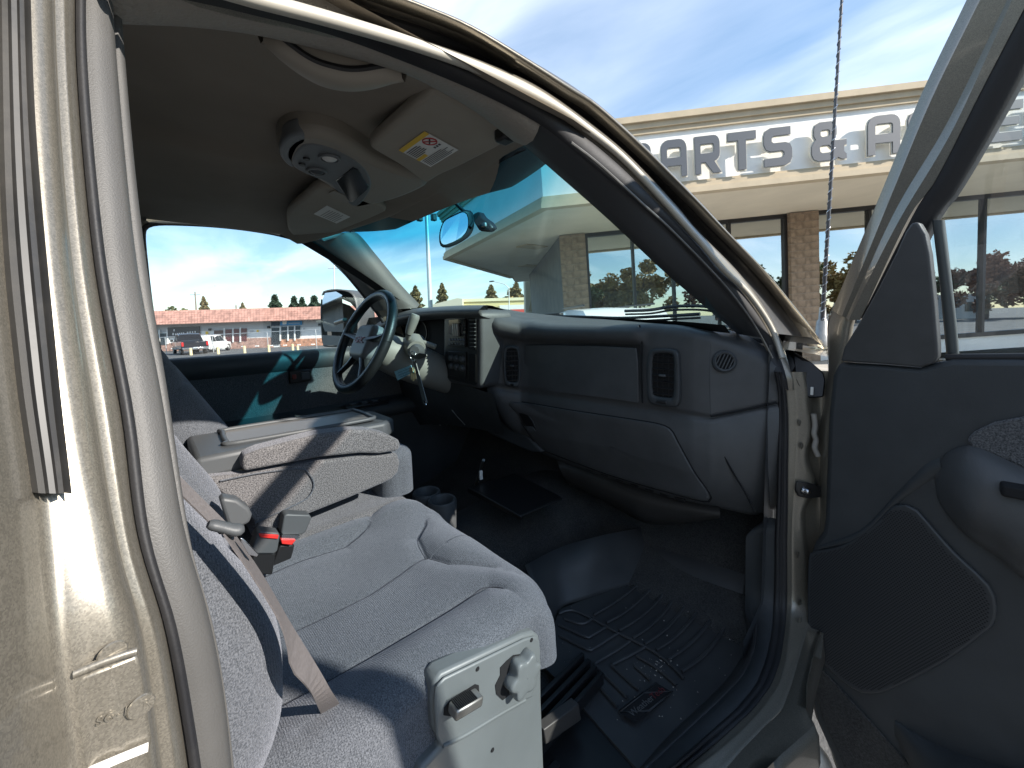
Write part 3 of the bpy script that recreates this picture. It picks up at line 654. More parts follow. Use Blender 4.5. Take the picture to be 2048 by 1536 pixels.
loft('door_seal', [hcol(1.0, -.016), hcol(1.04, -.006), hcol(1.2, .002), hcol(1.38, .001), hcol(1.46, -.006), hcol(1.52, -.006), hcol(1.6, .001), hcol(1.8, .004), hcol(1.96, -.002), hcol(2.0, -.014)], M_RUBBER, truck)
hp = loft('hinge_pillar', [hcol(1.95, -.012), hcol(2.2, -.002), hcol(2.8, .0), hcol(3.0, .007), hcol(3.12, .010), hcol(3.3, .009), hcol(3.75, .011), hcol(3.92, .013), hcol(4.0, .010), hcol(4.0, .010) + np.array([.004, .022, -.002])], M_PAINT_IN, truck)
H2 = hcol(4.0, .010)
h3u = np.interp(HV[0], [740, 800, 1000, 1250, 1320, 1370, 1400, 1610], [1655, 1650, 1646, 1646, 1640, 1632, 1612, 1440]); 
H5 = np.array([ap(u, v, .02) + np.array([0, .02, 0]) for u, v in zip(h3u, HV[0])])
cutn = int((HV[0] < 1330).sum())
loft('pillar_recess', [(H2 + np.array([.004, .022, -.002]))[:cutn], ((H2 + H5) / 2 + np.array([0, .025, 0]))[:cutn], H5[:cutn]], M_PAINT_IN, truck)
# outer sill below the door: sloping ledge, then the rocker
ov_ = [(1262, 1614, 1640), (1320, 1597, 1622), (1370, 1583, 1612), (1420, 1564, 1612), (1450, 1534, 1630), (1475, 1508, 1602), (1500, 1484, 1572), (1540, 1450, 1530), (1610, 1376, 1455)]
ov_ = np.array(ov_, float); tt = np.linspace(0, len(ov_) - 1, 50); oo = [np.interp(tt, range(len(ov_)), ov_[:, i]) for i in range(3)]
OA = np.array([ap(u, v, .010) for u, v in zip(oo[1], oo[0])]); OB = np.array([ap(u, v, .035) for u, v in zip(oo[2], oo[0])])
loft('outer_sill', [OA, OA * .6 + OB * .4 + np.array([.004, 0, .002]), OA * .15 + OB * .85 + np.array([.006, 0, .001]), OB, OB + np.array([.008, 0, -.02]), OB + np.array([.012, 0, -.07]), OB + np.array([-.01, 0, -.20])], M_PAINT, truck)
mesh('cowl_side_panel', [(.785, .98, .68), (.785, 1.46, .68), (.785, 1.46, 1.5), (.785, 1.12, 1.5), (.785, 1.12, .82), (.785, .98, .80)], [(0, 1, 2, 3, 4, 5)], M_DASH2, truck, False)
prism('rocker_panel', [(.74, -1.8, .40), (.93, -1.8, .42), (.93, -1.8, .66), (.80, -1.8, .70), (.70, -1.8, .70)], (0, 2.75, 0), M_PAINT, truck, .02)
# dark sill trim between the mat and the seal
mv = np.interp(HV[0], [740, 1030, 1060, 1215, 1250, 1300, 1350, 1405, 1470, 1545, 1610], [1540, 1540, 1502, 1500, 1515, 1510, 1488, 1436, 1366, 1286, 1212])
MI = np.array([ap(u, v, -.055) for u, v in zip(mv, HV[0])]); c0 = int((HV[0] < 1035).sum())
BI = hcol(1.0, -.014)
loft('sill_trim', [(MI + np.array([-.012, 0, -.02]))[c0:], MI[c0:], (MI * .7 + BI * .3 + np.array([.004, 0, .006]))[c0:], (MI * .25 + BI * .75 + np.array([.004, 0, .004]))[c0:], BI[c0:]], M_DASH2, truck)
# fender and hood beyond the pillar
fd = [np.array([(.86 + .02 * s, 1.28 + .12 * k, z) for k, s in zip(range(16), np.linspace(0, 1, 16))]) for z in (.75,)]
fy = np.linspace(1.30, 3.0, 24)
def fsec(y): 
    z = 1.462 - .05 * (y - 1.3) ; return [(.965, z - .42), (.965, z - .10), (.952, z - .04), (.92, z - .008), (.87, z), (.70, z + .028), (.40, z + .055), (0, z + .065), (-.40, z + .055), (-.70, z + .028), (-.87, z), (-.95, z - .06), (-.965, z - .4)]
loft('hood', [np.array([(fsec(y)[i][0], y, fsec(y)[i][1]) for y in fy]) for i in range(13)], M_PAINT, truck)
loft('cowl_panel', [np.array([(x, 1.20 + .18 * (1 - (x / .8) ** 2), 1.528 + .03 * (1 - (x / .74) ** 2)) for x in np.linspace(-.82, .86, 30)]), np.array([(x, 1.33 + .06 * (1 - (x / .8) ** 2), 1.50 + .03 * (1 - (x / .74) ** 2)) for x in np.linspace(-.82, .86, 30)])], M_BLACK, truck)
# wipers resting low on the glass
for P in ([(1250, 622), (1300, 620), (1345, 613), (1400, 612), (1432, 616)], [(1110, 632), (1180, 634), (1245, 636), (1330, 632), (1400, 628)]):
    q = spline([at(u, v, y=1.27) for u, v in P], 20); w = tube('wiper', q, .006, M_BLACK, truck, 6)
    tube('wiper_blade', q + np.array([0, .004, -.012]), .004, M_RUBBER, w, 6)
box('washer_nozzle', at(1108, 629, y=1.36), (.09, .03, .012), M_BLACK, truck, .003)
# radio mast on the fender
ma = at(1643, 668, y=1.62); mt_ = at(1685, -25, y=1.45)
mast = tube('antenna', [ma, ma * .66 + mt_ * .34, ma * .33 + mt_ * .67, mt_], [.0062, .0048, .0038, .0032], mk('antenna_steel', (.10, .10, .11), .35, metal=.6), truck, 8)
# spiral winding of the mast
hel = []
for k in range(240):
    t = k / 239; c = ma * (1 - t) + mt_ * t; r = .0062 * (1 - t) + .0034 * t + .0006; hel.append(c + np.array([math.cos(k * .9) * r, math.sin(k * .9) * r, 0]))
tube('mast_winding', hel, .0011, M_CHROME, mast, 5)
lathe('antenna_base', [(.0, .09), (.009, .088), (.011, .05), (.016, .04), (.018, .0), (.024, -.01), (.024, -.04)], M_STEEL, mast, tuple(ma), (0, 0, 1), 14)
# gap filler and hinge gear at the foot of the windshield pillar
gp_ = [(1585, 700), (1620, 722), (1648, 745), (1652, 760), (1648, 795), (1622, 797), (1604, 790), (1594, 760)]
prism('cowl_filler', [ap(u, v, .004) for u, v in gp_], (-.03, .05, 0), M_BLACK, truck, .004)
box('bright_clip', ap(1624, 782, .012), (.006, .006, .020), M_WHITE, truck, .001)
hg = empty('door_check', tuple(ap(1605, 980, .03)), truck)
hc = ap(1605, 980, .034)
kid(prism('bracket', [ap(u, v, .030) for u, v in ((1592, 962), (1612, 965), (1640, 972), (1648, 985), (1640, 993), (1612, 996), (1594, 992), (1588, 978))], (.006, 0, 0), M_BLACK, None, .002), hg)
kid(lathe('bolt', [(0, .012), (.006, .012), (.0075, .009), (.0075, .002), (.012, .002), (.012, 0)], M_CHROME, None, tuple(hc + np.array([.003, 0, 0])), (1, -.3, 0), 12), hg)
for P in ([(1627, 828), (1630, 850), (1628, 868), (1632, 880), (1629, 895), (1636, 912)],):
    tube('wiring_sleeve', spline([ap(u, v, .036) for u, v in P], 20), .006, mk('pale_wire_sleeve', (.33, .31, .28), .5), truck, 8)
for q in ((1599, 846), (1604, 892), (1600, 1205), (1600, 1240), (1596, 1110)):
    lathe('spot_weld', [(0, .001), (.006, .001), (.008, 0)], M_PAINT_IN, truck, tuple(ap(*q, .0275)), (1, -.2, 0), 12)
# tubular step under the sill
sp_ = spline([at(1560, 1475, z=.50), at(1600, 1490, z=.47), at(1632, 1515, z=.43), at(1650, 1560, z=.36)], 20)
ext = sp_[0] + np.array([-.1, 0, .0])
tube('step_bar', np.vstack([sp_]), .028, mk('worn_white_tube', (.62, .60, .56), .4, noise=.25, nscale=30), truck, 14)

# ================================================================== open passenger door
TH = R_(75); DS = np.array([math.sin(TH), -math.cos(TH), 0]); DN = np.array([-math.cos(TH), -math.sin(TH), 0]); H0 = np.array([.925, 1.165, 1.49])
pdoor = empty('passenger_door', (.925, 1.165, .62), truck)
def dp(u, v, off=0.0): return on(u, v, H0 + DN * off, DN)
def dfp(u, v, off=0.0): return on(u, v, H0 + DN * off, DN - np.array([0, 0, .30]))     # leaning window frame
def dloc(s, z, off): return H0 + DS * s + DN * off + np.array([0, 0, z - 1.49])
def D(o): return kid(o, pdoor)
# trim panel
pan = [(1700, 722), (1780, 727), (1850, 733), (1884, 722), (1915, 716), (2048, 716), (2200, 717), (2200, 1650), (1735, 1620), (1688, 1536), (1673, 1495), (1640, 1423), (1628, 1375), (1623, 1303), (1625, 1207), (1634, 1095), (1640, 1078), (1656, 1056), (1660, 1030), (1665, 900), (1668, 822), (1676, 749), (1688, 724)]
def pan_pt(u, v):
    if u < 2200: return dp(u, v, .0)
    return dloc(1.09, 1.475 if v < 1000 else .66, .0)
D(prism('door_panel', [pan_pt(u, v) for u, v in pan], DN * .03, M_DASH2, None, .012, 3))
# painted edge of the door shell
e_l = [(1668, 606), (1655, 645), (1655, 700), (1656, 739), (1651, 786), (1645, 822), (1639, 861), (1639, 926), (1640, 1040), (1634, 1100), (1622, 1250), (1625, 1380), (1660, 1500), (1690, 1580)]
e_r = [(1722, 600), (1702, 640), (1694, 690), (1688, 720), (1676, 749), (1668, 822), (1664, 900), (1660, 1000), (1655, 1056), (1642, 1100), (1632, 1250), (1636, 1380), (1676, 1500), (1710, 1580)]
EL = spline([dp(u, v, -.03) for u, v in e_l], 60); ER = spline([dp(u, v, .012) for u, v in e_r], 60)
D(loft('door_shell_edge', [EL - DN * .06, EL, EL * .8 + ER * .2 + DN * .006, EL * .3 + ER * .7 + DN * .006, ER, ER - DN * .02], M_PAINT_IN, None))
D(mesh('door_skin', [dloc(-.03, .62, -.10), dloc(1.12, .62, -.10), dloc(1.12, 1.47, -.10), dloc(-.03, 1.47, -.10)], [(0, 1, 2, 3)], M_PAINT))
# window frame: three stepped flanges, then the black glass run
fr = [[(1664, 621), (1759, 393), (1838, 199), (1933, 0), (1985, -110)], [(1676, 628), (1772, 393), (1850, 205), (1948, 0), (2000, -110)], [(1684, 632), (1779, 400), (1860, 205), (1960, 0), (2012, -110)], [(1692, 636), (1786, 430), (1892, 250), (2014, 0), (2066, -105)], [(1697, 640), (1792, 452), (1904, 262), (2024, 0), (2076, -105)], [(1720, 640), (1815, 440), (1870, 362), (1966, 174), (2048, 17), (2110, -100)]]
FR = [spline([dfp(u, v, o) for u, v in P], 30) for P, o in zip(fr, (-.03, -.024, -.012, -.010, .004, .006))]
wf = D(loft('window_frame', [FR[0] - DN * .05] + FR + [FR[-1] - DN * .03], M_PAINT_IN, None, auto=30))
fz = lambda s_, z_: dloc(s_, z_, .30 * (z_ - 1.49) - .012)
top_ = FR[2][-1]; s_t = float((top_ - H0) @ DS); z_t = float(top_[2])
D(tube('window_frame_rear', spline([top_, fz(s_t + .12, z_t + .055), fz(s_t + .30, z_t + .075), fz(.98, z_t + .065), fz(1.05, z_t - .02), fz(1.075, 1.47)], 40), .026, M_PAINT_IN, None, 10))
bk = [[(1722, 636), (1825, 432), (1871, 358), (1966, 172), (2048, 15), (2110, -102)], [(1752, 650), (1848, 445), (1892, 368), (1968, 235), (2058, 60), (2130, -80)], [(1776, 655), (1866, 452), (1912, 385), (1972, 285), (2052, 140), (2150, -55)]]
BK = [spline([dfp(u, v, o) for u, v in P], 30) for P, o in zip(bk, (.004, .010, -.012))]
D(loft('glass_run', BK + [BK[-1] - DN * .02], M_RUBBER, None))
# sail panel in the front corner of the window
sail = [(1690, 721), (1697, 694), (1730, 640), (1765, 578), (1800, 510), (1820, 466), (1833, 447), (1846, 446), (1860, 470), (1868, 510), (1877, 600), (1884, 690), (1884, 712), (1876, 724), (1850, 733), (1780, 727)]
so = D(prism('sail_panel', [dfp(u, v, .022) for u, v in sail], DN * .022, M_DASH, None, .010, 4))
# division bar and glass
db = [[(1864, 440), (1878, 560), (1886, 640), (1893, 716)], [(1869, 440), (1882, 560), (1890, 640), (1898, 716)], [(1882, 440), (1898, 560), (1908, 640), (1915, 712)], [(1890, 440), (1904, 560), (1913, 640), (1919, 711)]]
DB = [spline([dfp(u, v, o) for u, v in P], 16) for P, o in zip(db, (.0, .012, .010, -.008))]
D(loft('division_bar', DB, mk('grey_division_bar', (.07, .08, .082), .5), None))
D(mesh('window_glass', [dfp(1885, 725, -.012), fz(1.07, 1.47), fz(1.05, z_t + .04), fz(s_t + .12, z_t + .04), dfp(2120, -160, -.012), dfp(1860, 440, -.012)], [(0, 1, 2, 3, 4, 5)], M_GLASSD, None, False))
D(tube('window_wiper_seal', [dp(1893, 715, .016), dp(2048, 714, .016), dp(2200, 714, .016)], .007, M_RUBBER, None, 8))
# armrest: padded roll that grows out of the panel
ar = [(1884, 920), (1895, 905), (1925, 893), (1960, 895), (2048, 935), (2200, 1010)]
ar2 = [(1872, 945), (1885, 985), (1930, 1030), (1990, 1065), (2048, 1105), (2200, 1190)]
AR = spline([dp(u, v, .034) for u, v in ar], 40); AR2 = spline([dp(u, v, .034) for u, v in ar2], 40)
ar3 = [(1868, 960), (1880, 1010), (1935, 1075), (2000, 1120), (2048, 1160), (2200, 1250)]
AR3 = spline([dp(u, v, .030) for u, v in ar3], 40)
g = np.array([sstep(0, .45, t) for t in np.linspace(0, 1, 40)])[:, None]
D(loft('armrest', [AR - DN * .012, AR + DN * .004 * g, AR * .88 + AR2 * .12 + DN * .030 * g, AR * .62 + AR2 * .38 + DN * .046 * g, AR * .3 + AR2 * .7 + DN * .048 * g, AR * .08 + AR2 * .92 + DN * .038 * g, AR2 * .9 + AR3 * .1 + DN * .026 * g, AR2 * .6 + AR3 * .4 + DN * .020 * g, AR2 * .2 + AR3 * .8 + DN * .012 * g, AR3 - DN * .004], M_DASH, None))
D(prism('cloth_insert', [dp(u, v, .030) for u, v in ((1936, 878), (1950, 862), (1990, 843), (2048, 832), (2200, 815), (2200, 985), (2048, 934), (1975, 902), (1945, 893))], DN * .008, M_INSERT, None, .004))
D(box('pull_cup', dp(2050, 985, .078), (.05, .03, .02), M_HOLE, None, .004))
# speaker grille, its perforation laid on as flat dark dots
gr = [(1632, 1110), (1640, 1095), (1700, 1080), (1760, 1040), (1800, 1003), (1826, 1000), (1850, 1012), (1920, 1090), (1985, 1150), (2004, 1185), (2004, 1225), (1995, 1240), (1900, 1310), (1800, 1362), (1760, 1372), (1730, 1368), (1690, 1340), (1640, 1290), (1633, 1270), (1630, 1200)]
GP = spline([dp(u, v, .0) for u, v in gr], 60, True)
spk = D(prism('speaker_grille', [p + DN * .0301 for p in GP], DN * .009, mk('speaker_mesh', (.034, .037, .041), .45), None, .004, 3))
b2 = np.array([[(p - H0) @ DS, p[2]] for p in GP])
def inside(x, y, P):
    c = False; j = len(P) - 1
    for i in range(len(P)):
        if (P[i][1] > y) != (P[j][1] > y) and x < (P[j][0] - P[i][0]) * (y - P[i][1]) / (P[j][1] - P[i][1]) + P[i][0]: c = not c
        j = i
    return c
V, Fc = [], []; cgx = b2.mean(0); bs = cgx + (b2 - cgx) * .95; step = .0048
ss, zmin, zmax = np.arange(bs[:, 0].min(), bs[:, 0].max(), step), bs[:, 1].min(), bs[:, 1].max()
for r_i, z in enumerate(np.arange(zmin, zmax, step * .87)):
    for s in ss:
        s2 = s + (step / 2 if r_i % 2 else 0)
        if inside(s2, z, bs):
            k0 = len(V)
            for k in range(6):
                w = math.pi / 3 * k + .5; V.append(dloc(s2 + .0015 * math.cos(w), z + .0015 * math.sin(w), .0397))
            Fc.append(tuple(range(k0, k0 + 6)))
gh = mesh('grille_dots', V, Fc, M_HOLE, None, False); gh.parent = spk; gh['kind'] = 'stuff'
# lower carpeted strip and moulded map pocket
D(prism('carpet_strip', [dp(u, v, .030) for u, v in ((1630, 1310), (1640, 1330), (1700, 1395), (1760, 1460), (1830, 1540), (1900, 1640), (1750, 1630), (1690, 1530), (1650, 1440), (1632, 1375))], DN * .006, M_CARPET, None, .002))
pk = spline([dp(u, v, .03) for u, v in ((1790, 1440), (1840, 1470), (1900, 1500), (2000, 1530), (2200, 1560))], 24); pk2 = spline([dp(u, v, .03) for u, v in ((1790, 1470), (1830, 1530), (1880, 1600), (1990, 1650), (2200, 1680))], 24)
g = np.clip(np.linspace(0, 2.5, 24), 0.02, 1)[:, None]
D(loft('map_pocket', [pk, pk + DN * .05 * g, pk * .7 + pk2 * .3 + DN * .07 * g, pk * .3 + pk2 * .7 + DN * .07 * g, pk2 + DN * .05 * g], M_DASH2, None))
# roll above the speaker that sweeps under the armrest
rl = spline([dp(u, v, .03) for u, v in ((1640, 1090), (1720, 1060), (1790, 990), (1850, 930), (1880, 915))], 24); rl2 = spline([dp(u, v, .03) for u, v in ((1640, 1100), (1725, 1078), (1800, 1005), (1862, 960), (1890, 945))], 24)
D(loft('panel_roll', [rl, (rl + rl2) / 2 + DN * .010, rl2], M_DASH2, None))
# ================================================================== DASHBOARD
dash = empty('dashboard', (.3, 1.05, 1.2), truck)
def K(o, p=None): return kid(o, p or dash)
def y0(u): return float(np.interp(u, [960, 975, 990, 1045, 1200, 1385, 1420, 1470, 1555, 1570], [.95, .955, .965, 1.04, 1.05, 1.055, 1.065, 1.095, 1.14, 1.145]))
def fd_(u, v, dy=0.0): return at(u, v, y=y0(u) + dy)
U = np.unique(np.r_[np.linspace(975, 1045, 10), np.linspace(1045, 1272, 16), np.linspace(1276, 1288, 4), np.linspace(1290, 1385, 10), np.linspace(1385, 1440, 12), np.linspace(1440, 1558, 12)])
ROWV = []
def row(pts, dy):
    p = np.array(pts, float); vv = np.interp(U, p[:, 0], p[:, 1])
    if len(p) > 3:
        k = np.array([.25, .5, .25]); w = vv.copy(); w[1:-1] = np.convolve(vv, k, 'valid'); vv = w
    ROWV.append(vv); return np.array([fd_(u, v, dy(u) if callable(dy) else dy) for u, v in zip(U, vv)])
ov = lambda a, b: (lambda u: float(np.interp(u, [1272, 1292], [a, b])))       # overhang left of the seam, flush right of it
back_dy = lambda u: float(np.interp(u, [975, 1400, 1500, 1558], [.24, .19, .10, .02]))
rows = [row([(975, 612), (1050, 625), (1150, 635), (1260, 641), (1440, 655), (1500, 672), (1558, 716)], back_dy),
        row([(975, 618), (1030, 630), (1100, 641), (1200, 645), (1360, 650), (1440, 666), (1500, 682), (1558, 722)], lambda u: back_dy(u) * .45),
        row([(975, 624), (1030, 637), (1100, 648), (1200, 650), (1280, 649), (1360, 656), (1420, 668), (1470, 684), (1510, 698), (1558, 730)], ov(.02, .012)),
        row([(975, 632), (1030, 646), (1100, 654), (1200, 655), (1280, 655), (1360, 664), (1420, 676), (1470, 690), (1558, 736)], ov(-.012, .002)),
        row([(975, 645), (1030, 658), (1100, 664), (1280, 666), (1360, 674), (1420, 684), (1470, 700), (1558, 744)], ov(-.022, 0)),
        row([(975, 660), (1030, 670), (1100, 675), (1280, 679), (1360, 684), (1420, 692), (1558, 752)], ov(-.018, 0)),
        row([(975, 668), (1040, 680), (1275, 688), (1360, 694), (1558, 758)], ov(-.004, 0)),
        row([(975, 670), (1040, 682), (1275, 690), (1360, 697), (1558, 760)], ov(.010, 0)),
        row([(975, 690), (1040, 700), (1275, 720), (1360, 730), (1558, 770)], ov(.006, 0)),
        row([(975, 760), (1040, 768), (1280, 800), (1420, 826), (1555, 797)], 0),
        row([(975, 766), (1040, 775), (1280, 808), (1420, 832), (1555, 803)], .001),
        row([(975, 770), (1040, 780), (1280, 813), (1420, 835), (1555, 806)], .010),
        row([(975, 775), (1040, 786), (1280, 819), (1420, 838), (1555, 809)], .006),
        row([(975, 785), (1040, 800), (1280, 835), (1420, 850), (1555, 822)], -.004),
        row([(975, 790), (1010, 840), (1060, 868), (1160, 885), (1330, 930), (1430, 950), (1500, 955), (1555, 930)], .018),
        row([(975, 795), (1010, 850), (1060, 888), (1090, 905), (1160, 930), (1330, 985), (1430, 1006), (1510, 1026), (1558, 1012)], .050),
        row([(975, 797), (1010, 854), (1060, 893), (1090, 911), (1160, 937), (1330, 993), (1430, 1014), (1510, 1032), (1558, 1016)], .085)]
K(loft('dash_shell', rows, M_DASH, None))
def seam(name, pts, dy, w=.0022, mat=None, **k):
    return K(tube(name, spline([fd_(u, v, dy) for u, v in pts], 24), w, mat or M_HOLE, None, 6))
# upper bin lid and its seams
P = [(1052, 690), (1100, 690), (1200, 692), (1274, 696), (1277, 720), (1279, 802), (1276, 806), (1200, 795), (1100, 783), (1058, 777), (1053, 770), (1050, 720)]
K(prism('bin_lid', [fd_(u, v, 0) * 0 + at(u, v, y=1.050) for u, v in P], (0, -.006, 0), M_DASH, None, .005, 3))
seam('seam', [(1279, 650), (1283, 668), (1284, 690), (1283, 740), (1285, 806)], -.004, .0022)
K(tube('seam_highlight', [fd_(u, v, -.005) for u, v in ((1276, 651), (1279, 664), (1279, 674))], .0015, M_STEEL, None, 6))
seam('seam', [(1421, 833), (1480, 822), (1520, 813), (1553, 805)], -.001, .0025)
seam('seam', [(1421, 835), (1430, 870), (1455, 925), (1490, 985), (1510, 1024)], .012, .0025)
seam('seam', [(1421, 690), (1419, 740), (1420, 800), (1421, 830)], .001, .0016, M_DASH2)
# glovebox door
gb = [(1022, 803), (1150, 822), (1270, 840), (1320, 849), (1342, 860), (1356, 885), (1386, 940), (1420, 1001), (1330, 982), (1230, 953), (1160, 928), (1095, 903), (1078, 893), (1060, 870), (1035, 830)]
def shell_y(u, v):
    cv = [float(np.interp(u, U, r)) for r in ROWV]; cy = [float(np.interp(u, U, r[:, 1])) for r in rows]; return float(np.interp(v, cv[9:], cy[9:]))
gf = spline(gb, 90, True); gc = gf.mean(0); V = []; Fc = []
for k, o_ in ((1.0, .004), (.995, -.002), (.985, -.005), (.96, -.006), (.75, -.006), (.5, -.006), (.25, -.006), (.02, -.006)):
    V += [at(u, v, y=shell_y(u, v) + o_) for u, v in (gc + (p - gc) * k for p in gf)]
for i in range(7):
    for q in range(90): Fc.append((i * 90 + q, i * 90 + (q + 1) % 90, (i + 1) * 90 + (q + 1) % 90, (i + 1) * 90 + q))
glove = K(mesh('glovebox_door', V, Fc, M_DASH))
g_o = np.array([at(*(gc + (p - gc) * 1.006), y=shell_y(*p) + .0008) for p in gf]); K(tube('glovebox_gap', np.vstack([g_o, g_o[:1]]), .0034, M_HOLE, None, 6))
K(prism('glovebox_latch', [at(u, v, y=shell_y(u, v) - .008) for u, v in ((1038, 826), (1056, 828), (1066, 842), (1074, 862), (1062, 862), (1048, 845))], (0, -.003, 0), M_BLACK, None, .002))
K(prism('latch_paddle', [at(u, v, y=shell_y(u, v) - .012) for u, v in ((1049, 852), (1066, 853), (1072, 862), (1060, 866))], (0, -.003, 0), M_GREYD, None, .002))
for k in range(7):
    t = k / 6; K(box('clip', at(1180 + 180 * t, 938 + 60 * t, y=1.125), (.03, .012, .010), M_BLACK, None, .002))
# housing under the dash
hs = [[(1105, 905), (1180, 930), (1260, 960), (1350, 985), (1440, 1010)], [(1115, 925), (1190, 950), (1280, 985), (1360, 1005), (1440, 1022)], [(1125, 950), (1200, 985), (1290, 1025), (1370, 1030), (1440, 1030)], [(1140, 970), (1210, 1005), (1290, 1046), (1360, 1047), (1440, 1036)], [(1150, 968), (1220, 1000), (1300, 1040), (1370, 1042), (1440, 1034)]]
K(loft('blower_housing', [spline([at(u, v, y=yy) for u, v in P], 30) for P, yy in zip(hs, (1.16, 1.13, 1.12, 1.16, 1.24))], mk('brown_black_housing', (.030, .028, .026), .35, noise=.2, nscale=6), None))
# ---- louvred vents
def vent(px_out, px_in, nsl, plane, nrm, wheel=None):
    v = empty('air_vent', tuple(plane(*px_out[0], 0)), truck)
    nrm = np.array(nrm, float)
    fo = spline([plane(u, w, 0) for u, w in px_out], 40, True); fi = spline([plane(u, w, 0) for u, w in px_in], 40, True)
    kid(loft('vent_frame', [fo + nrm * -.004, fo + nrm * .004, fo * .8 + fi * .2 + nrm * .008, fo * .3 + fi * .7 + nrm * .007, fi + nrm * .004, fi + nrm * .0005], M_DASH2, None, closed=False), v)
    for o in v.children:                                    # close the ring
        me = o.data; n = 40; Fc = [(i * n + n - 1, i * n, (i + 1) * n, (i + 1) * n + n - 1) for i in range(5)]
        bm = bmesh.new(); bm.from_mesh(me); bm.verts.ensure_lookup_table()
        for f in Fc: bm.faces.new([bm.verts[q] for q in f])
        for f in bm.faces: f.smooth = True
        bm.to_mesh(me); bm.free()
    c = fi.mean(0)
    kid(mesh('vent_back', [c + (p - c) * 1.0 + nrm * .0008 for p in fi], [tuple(range(40))], M_HOLE, None, False), v)
    ex = np.array([-nrm[1], nrm[0], 0.0]); ex = ex / np.linalg.norm(ex)
    if ex[0] < 0: ex = -ex
    w = np.ptp((fi - c) @ ex); h = np.ptp(fi[:, 2])
    for k in range(nsl):
        zc = (k + .5) / nsl * h - h / 2; cc = c + nrm * .0036 + np.array([0, 0, zc])
        a = ex * w * .485; dn = nrm * .0024; up = np.array([0, 0, .0008]); tilt = np.array([0, 0, .0012])
        V = [cc - a - dn + tilt - up, cc + a - dn + tilt - up, cc + a + dn - tilt - up, cc - a + dn - tilt - up, cc - a - dn + tilt + up, cc + a - dn + tilt + up, cc + a + dn - tilt + up, cc - a + dn - tilt + up]
        kid(mesh('slat', V, [(0, 1, 2, 3), (7, 6, 5, 4), (0, 4, 5, 1), (1, 5, 6, 2), (2, 6, 7, 3), (3, 7, 4, 0)], M_BLACK, None, False), v)
    for k in (-1, 0, 1):
        kid(box('vane', c + nrm * .0018 + ex * k * w * .25, (.002, .002, h * .95), M_BLACK), v)
    kid(box('vent_tab', c + nrm * .007, (.020, .006, .007), M_GREYD, None, .002), v)
    if wheel is not None:
        kid(box('vent_wheel', plane(*wheel, 0) + nrm * .008, (.030, .006, .010), M_BLACK, None, .003), v)
    return v
f1 = lambda u, v, o: at(u, v, y=1.047)
vent([(1299, 706), (1308, 698), (1345, 698), (1357, 704), (1360, 730), (1361, 790), (1357, 810), (1345, 814), (1310, 809), (1298, 800), (1295, 770), (1295, 730)], [(1308, 713), (1316, 707), (1340, 707), (1348, 714), (1349, 750), (1347, 788), (1341, 795), (1315, 792), (1307, 785), (1305, 750)], 7, f1, (0, -1, 0), (1326, 803))
yv = 1.01
f2 = lambda u, v, o: at(u, v, y=y0(u) - .006)
vent([(1007, 700), (1012, 692), (1032, 692), (1038, 698), (1041, 730), (1040, 765), (1035, 774), (1020, 773), (1010, 766), (1007, 740)], [(1013, 704), (1017, 698), (1029, 698), (1034, 704), (1036, 730), (1035, 758), (1031, 764), (1019, 763), (1013, 756), (1012, 730)], 7, f2, (.72, -.69, 0), (1023, 769))
# round outlet on the dash end
rc = fd_(1449, 723, -.004); rn = np.array([.50, -.86, .05])
rv = empty('round_vent', tuple(rc), truck)
kid(lathe('vent_ring', [(.0295, -.004), (.0285, .004), (.024, .007), (.0205, .006), (.0195, .001)], M_DASH2, None, rc, rn, 32), rv)
kid(lathe('vent_back', [(0, .0015), (.0205, .0015)], M_HOLE, None, rc, rn, 24), rv)
Mr = frame_m(rc, np.cross(np.array([0, 0, 1.]), rn), np.array([0, 0, 1.]))
for k in range(5):
    s = (k - 2) * .0078; L = math.sqrt(max(.0002, .0195 ** 2 - s * s)); a = R_(-22)
    p = [Mr @ Vector((s * math.cos(a) - t * L * math.sin(a) , s * math.sin(a) + t * L * math.cos(a), .004)) for t in (-1, 1)]
    kid(tube('slat', [np.array(q) for q in p], .0016, M_GREYD, None, 6), rv)

# ---- centre stack
cs = empty('centre_stack', (-.15, .9, 1.4), truck)
YB = .885
def fb(u, v, o=0.0): return at(u, v, y=YB - o)
kid(prism('stack_housing', [fb(u, v) for u, v in ((886, 645), (887, 630), (893, 625), (940, 620), (955, 620), (961, 628), (962, 700), (961, 772), (955, 778), (900, 766), (889, 757), (886, 745))], (0, .16, 0), M_DASH, None, .014, 4), cs)
kid(prism('stack_bezel', [fb(u, v, .0005) for u, v in ((890, 637), (892, 629), (945, 624), (953, 628), (956, 700), (956, 766), (951, 771), (899, 758), (892, 752))], (0, -.003, 0), M_BLACK, None, .002), cs)
kid(prism('radio', [fb(u, v, .004) for u, v in ((896, 636), (932, 633), (933, 694), (897, 692))], (0, -.008, 0), M_BLACK, None, .002), cs)
kid(prism('radio_screen', [fb(u, v, .0125) for u, v in ((898, 640), (925, 637), (931, 642), (931, 668), (898, 668))], (0, -.0015, 0), mk('glossy_radio_face', (.02, .022, .025), .08), None, .001), cs)
for k in range(3):
    kid(box('phone_clamp', fb(908 + 4 * k, 660, .022), (.006, .012, .05), M_STEEL, None, .002), cs)
kid(box('clamp_body', fb(911, 661, .018), (.05, .010, .035), M_BLACK, None, .004), cs)
for k in range(6):
    kid(box('radio_button', fb(900 + 5.4 * k, 688, .0135), (.012, .004, .008), M_GREYD, None, .0015), cs)
    kid(box('radio_key', fb(900 + 5.4 * k, 679, .0135), (.012, .003, .009), mk('blue_lit_key', (.05, .07, .12), .3), None, .0015), cs)
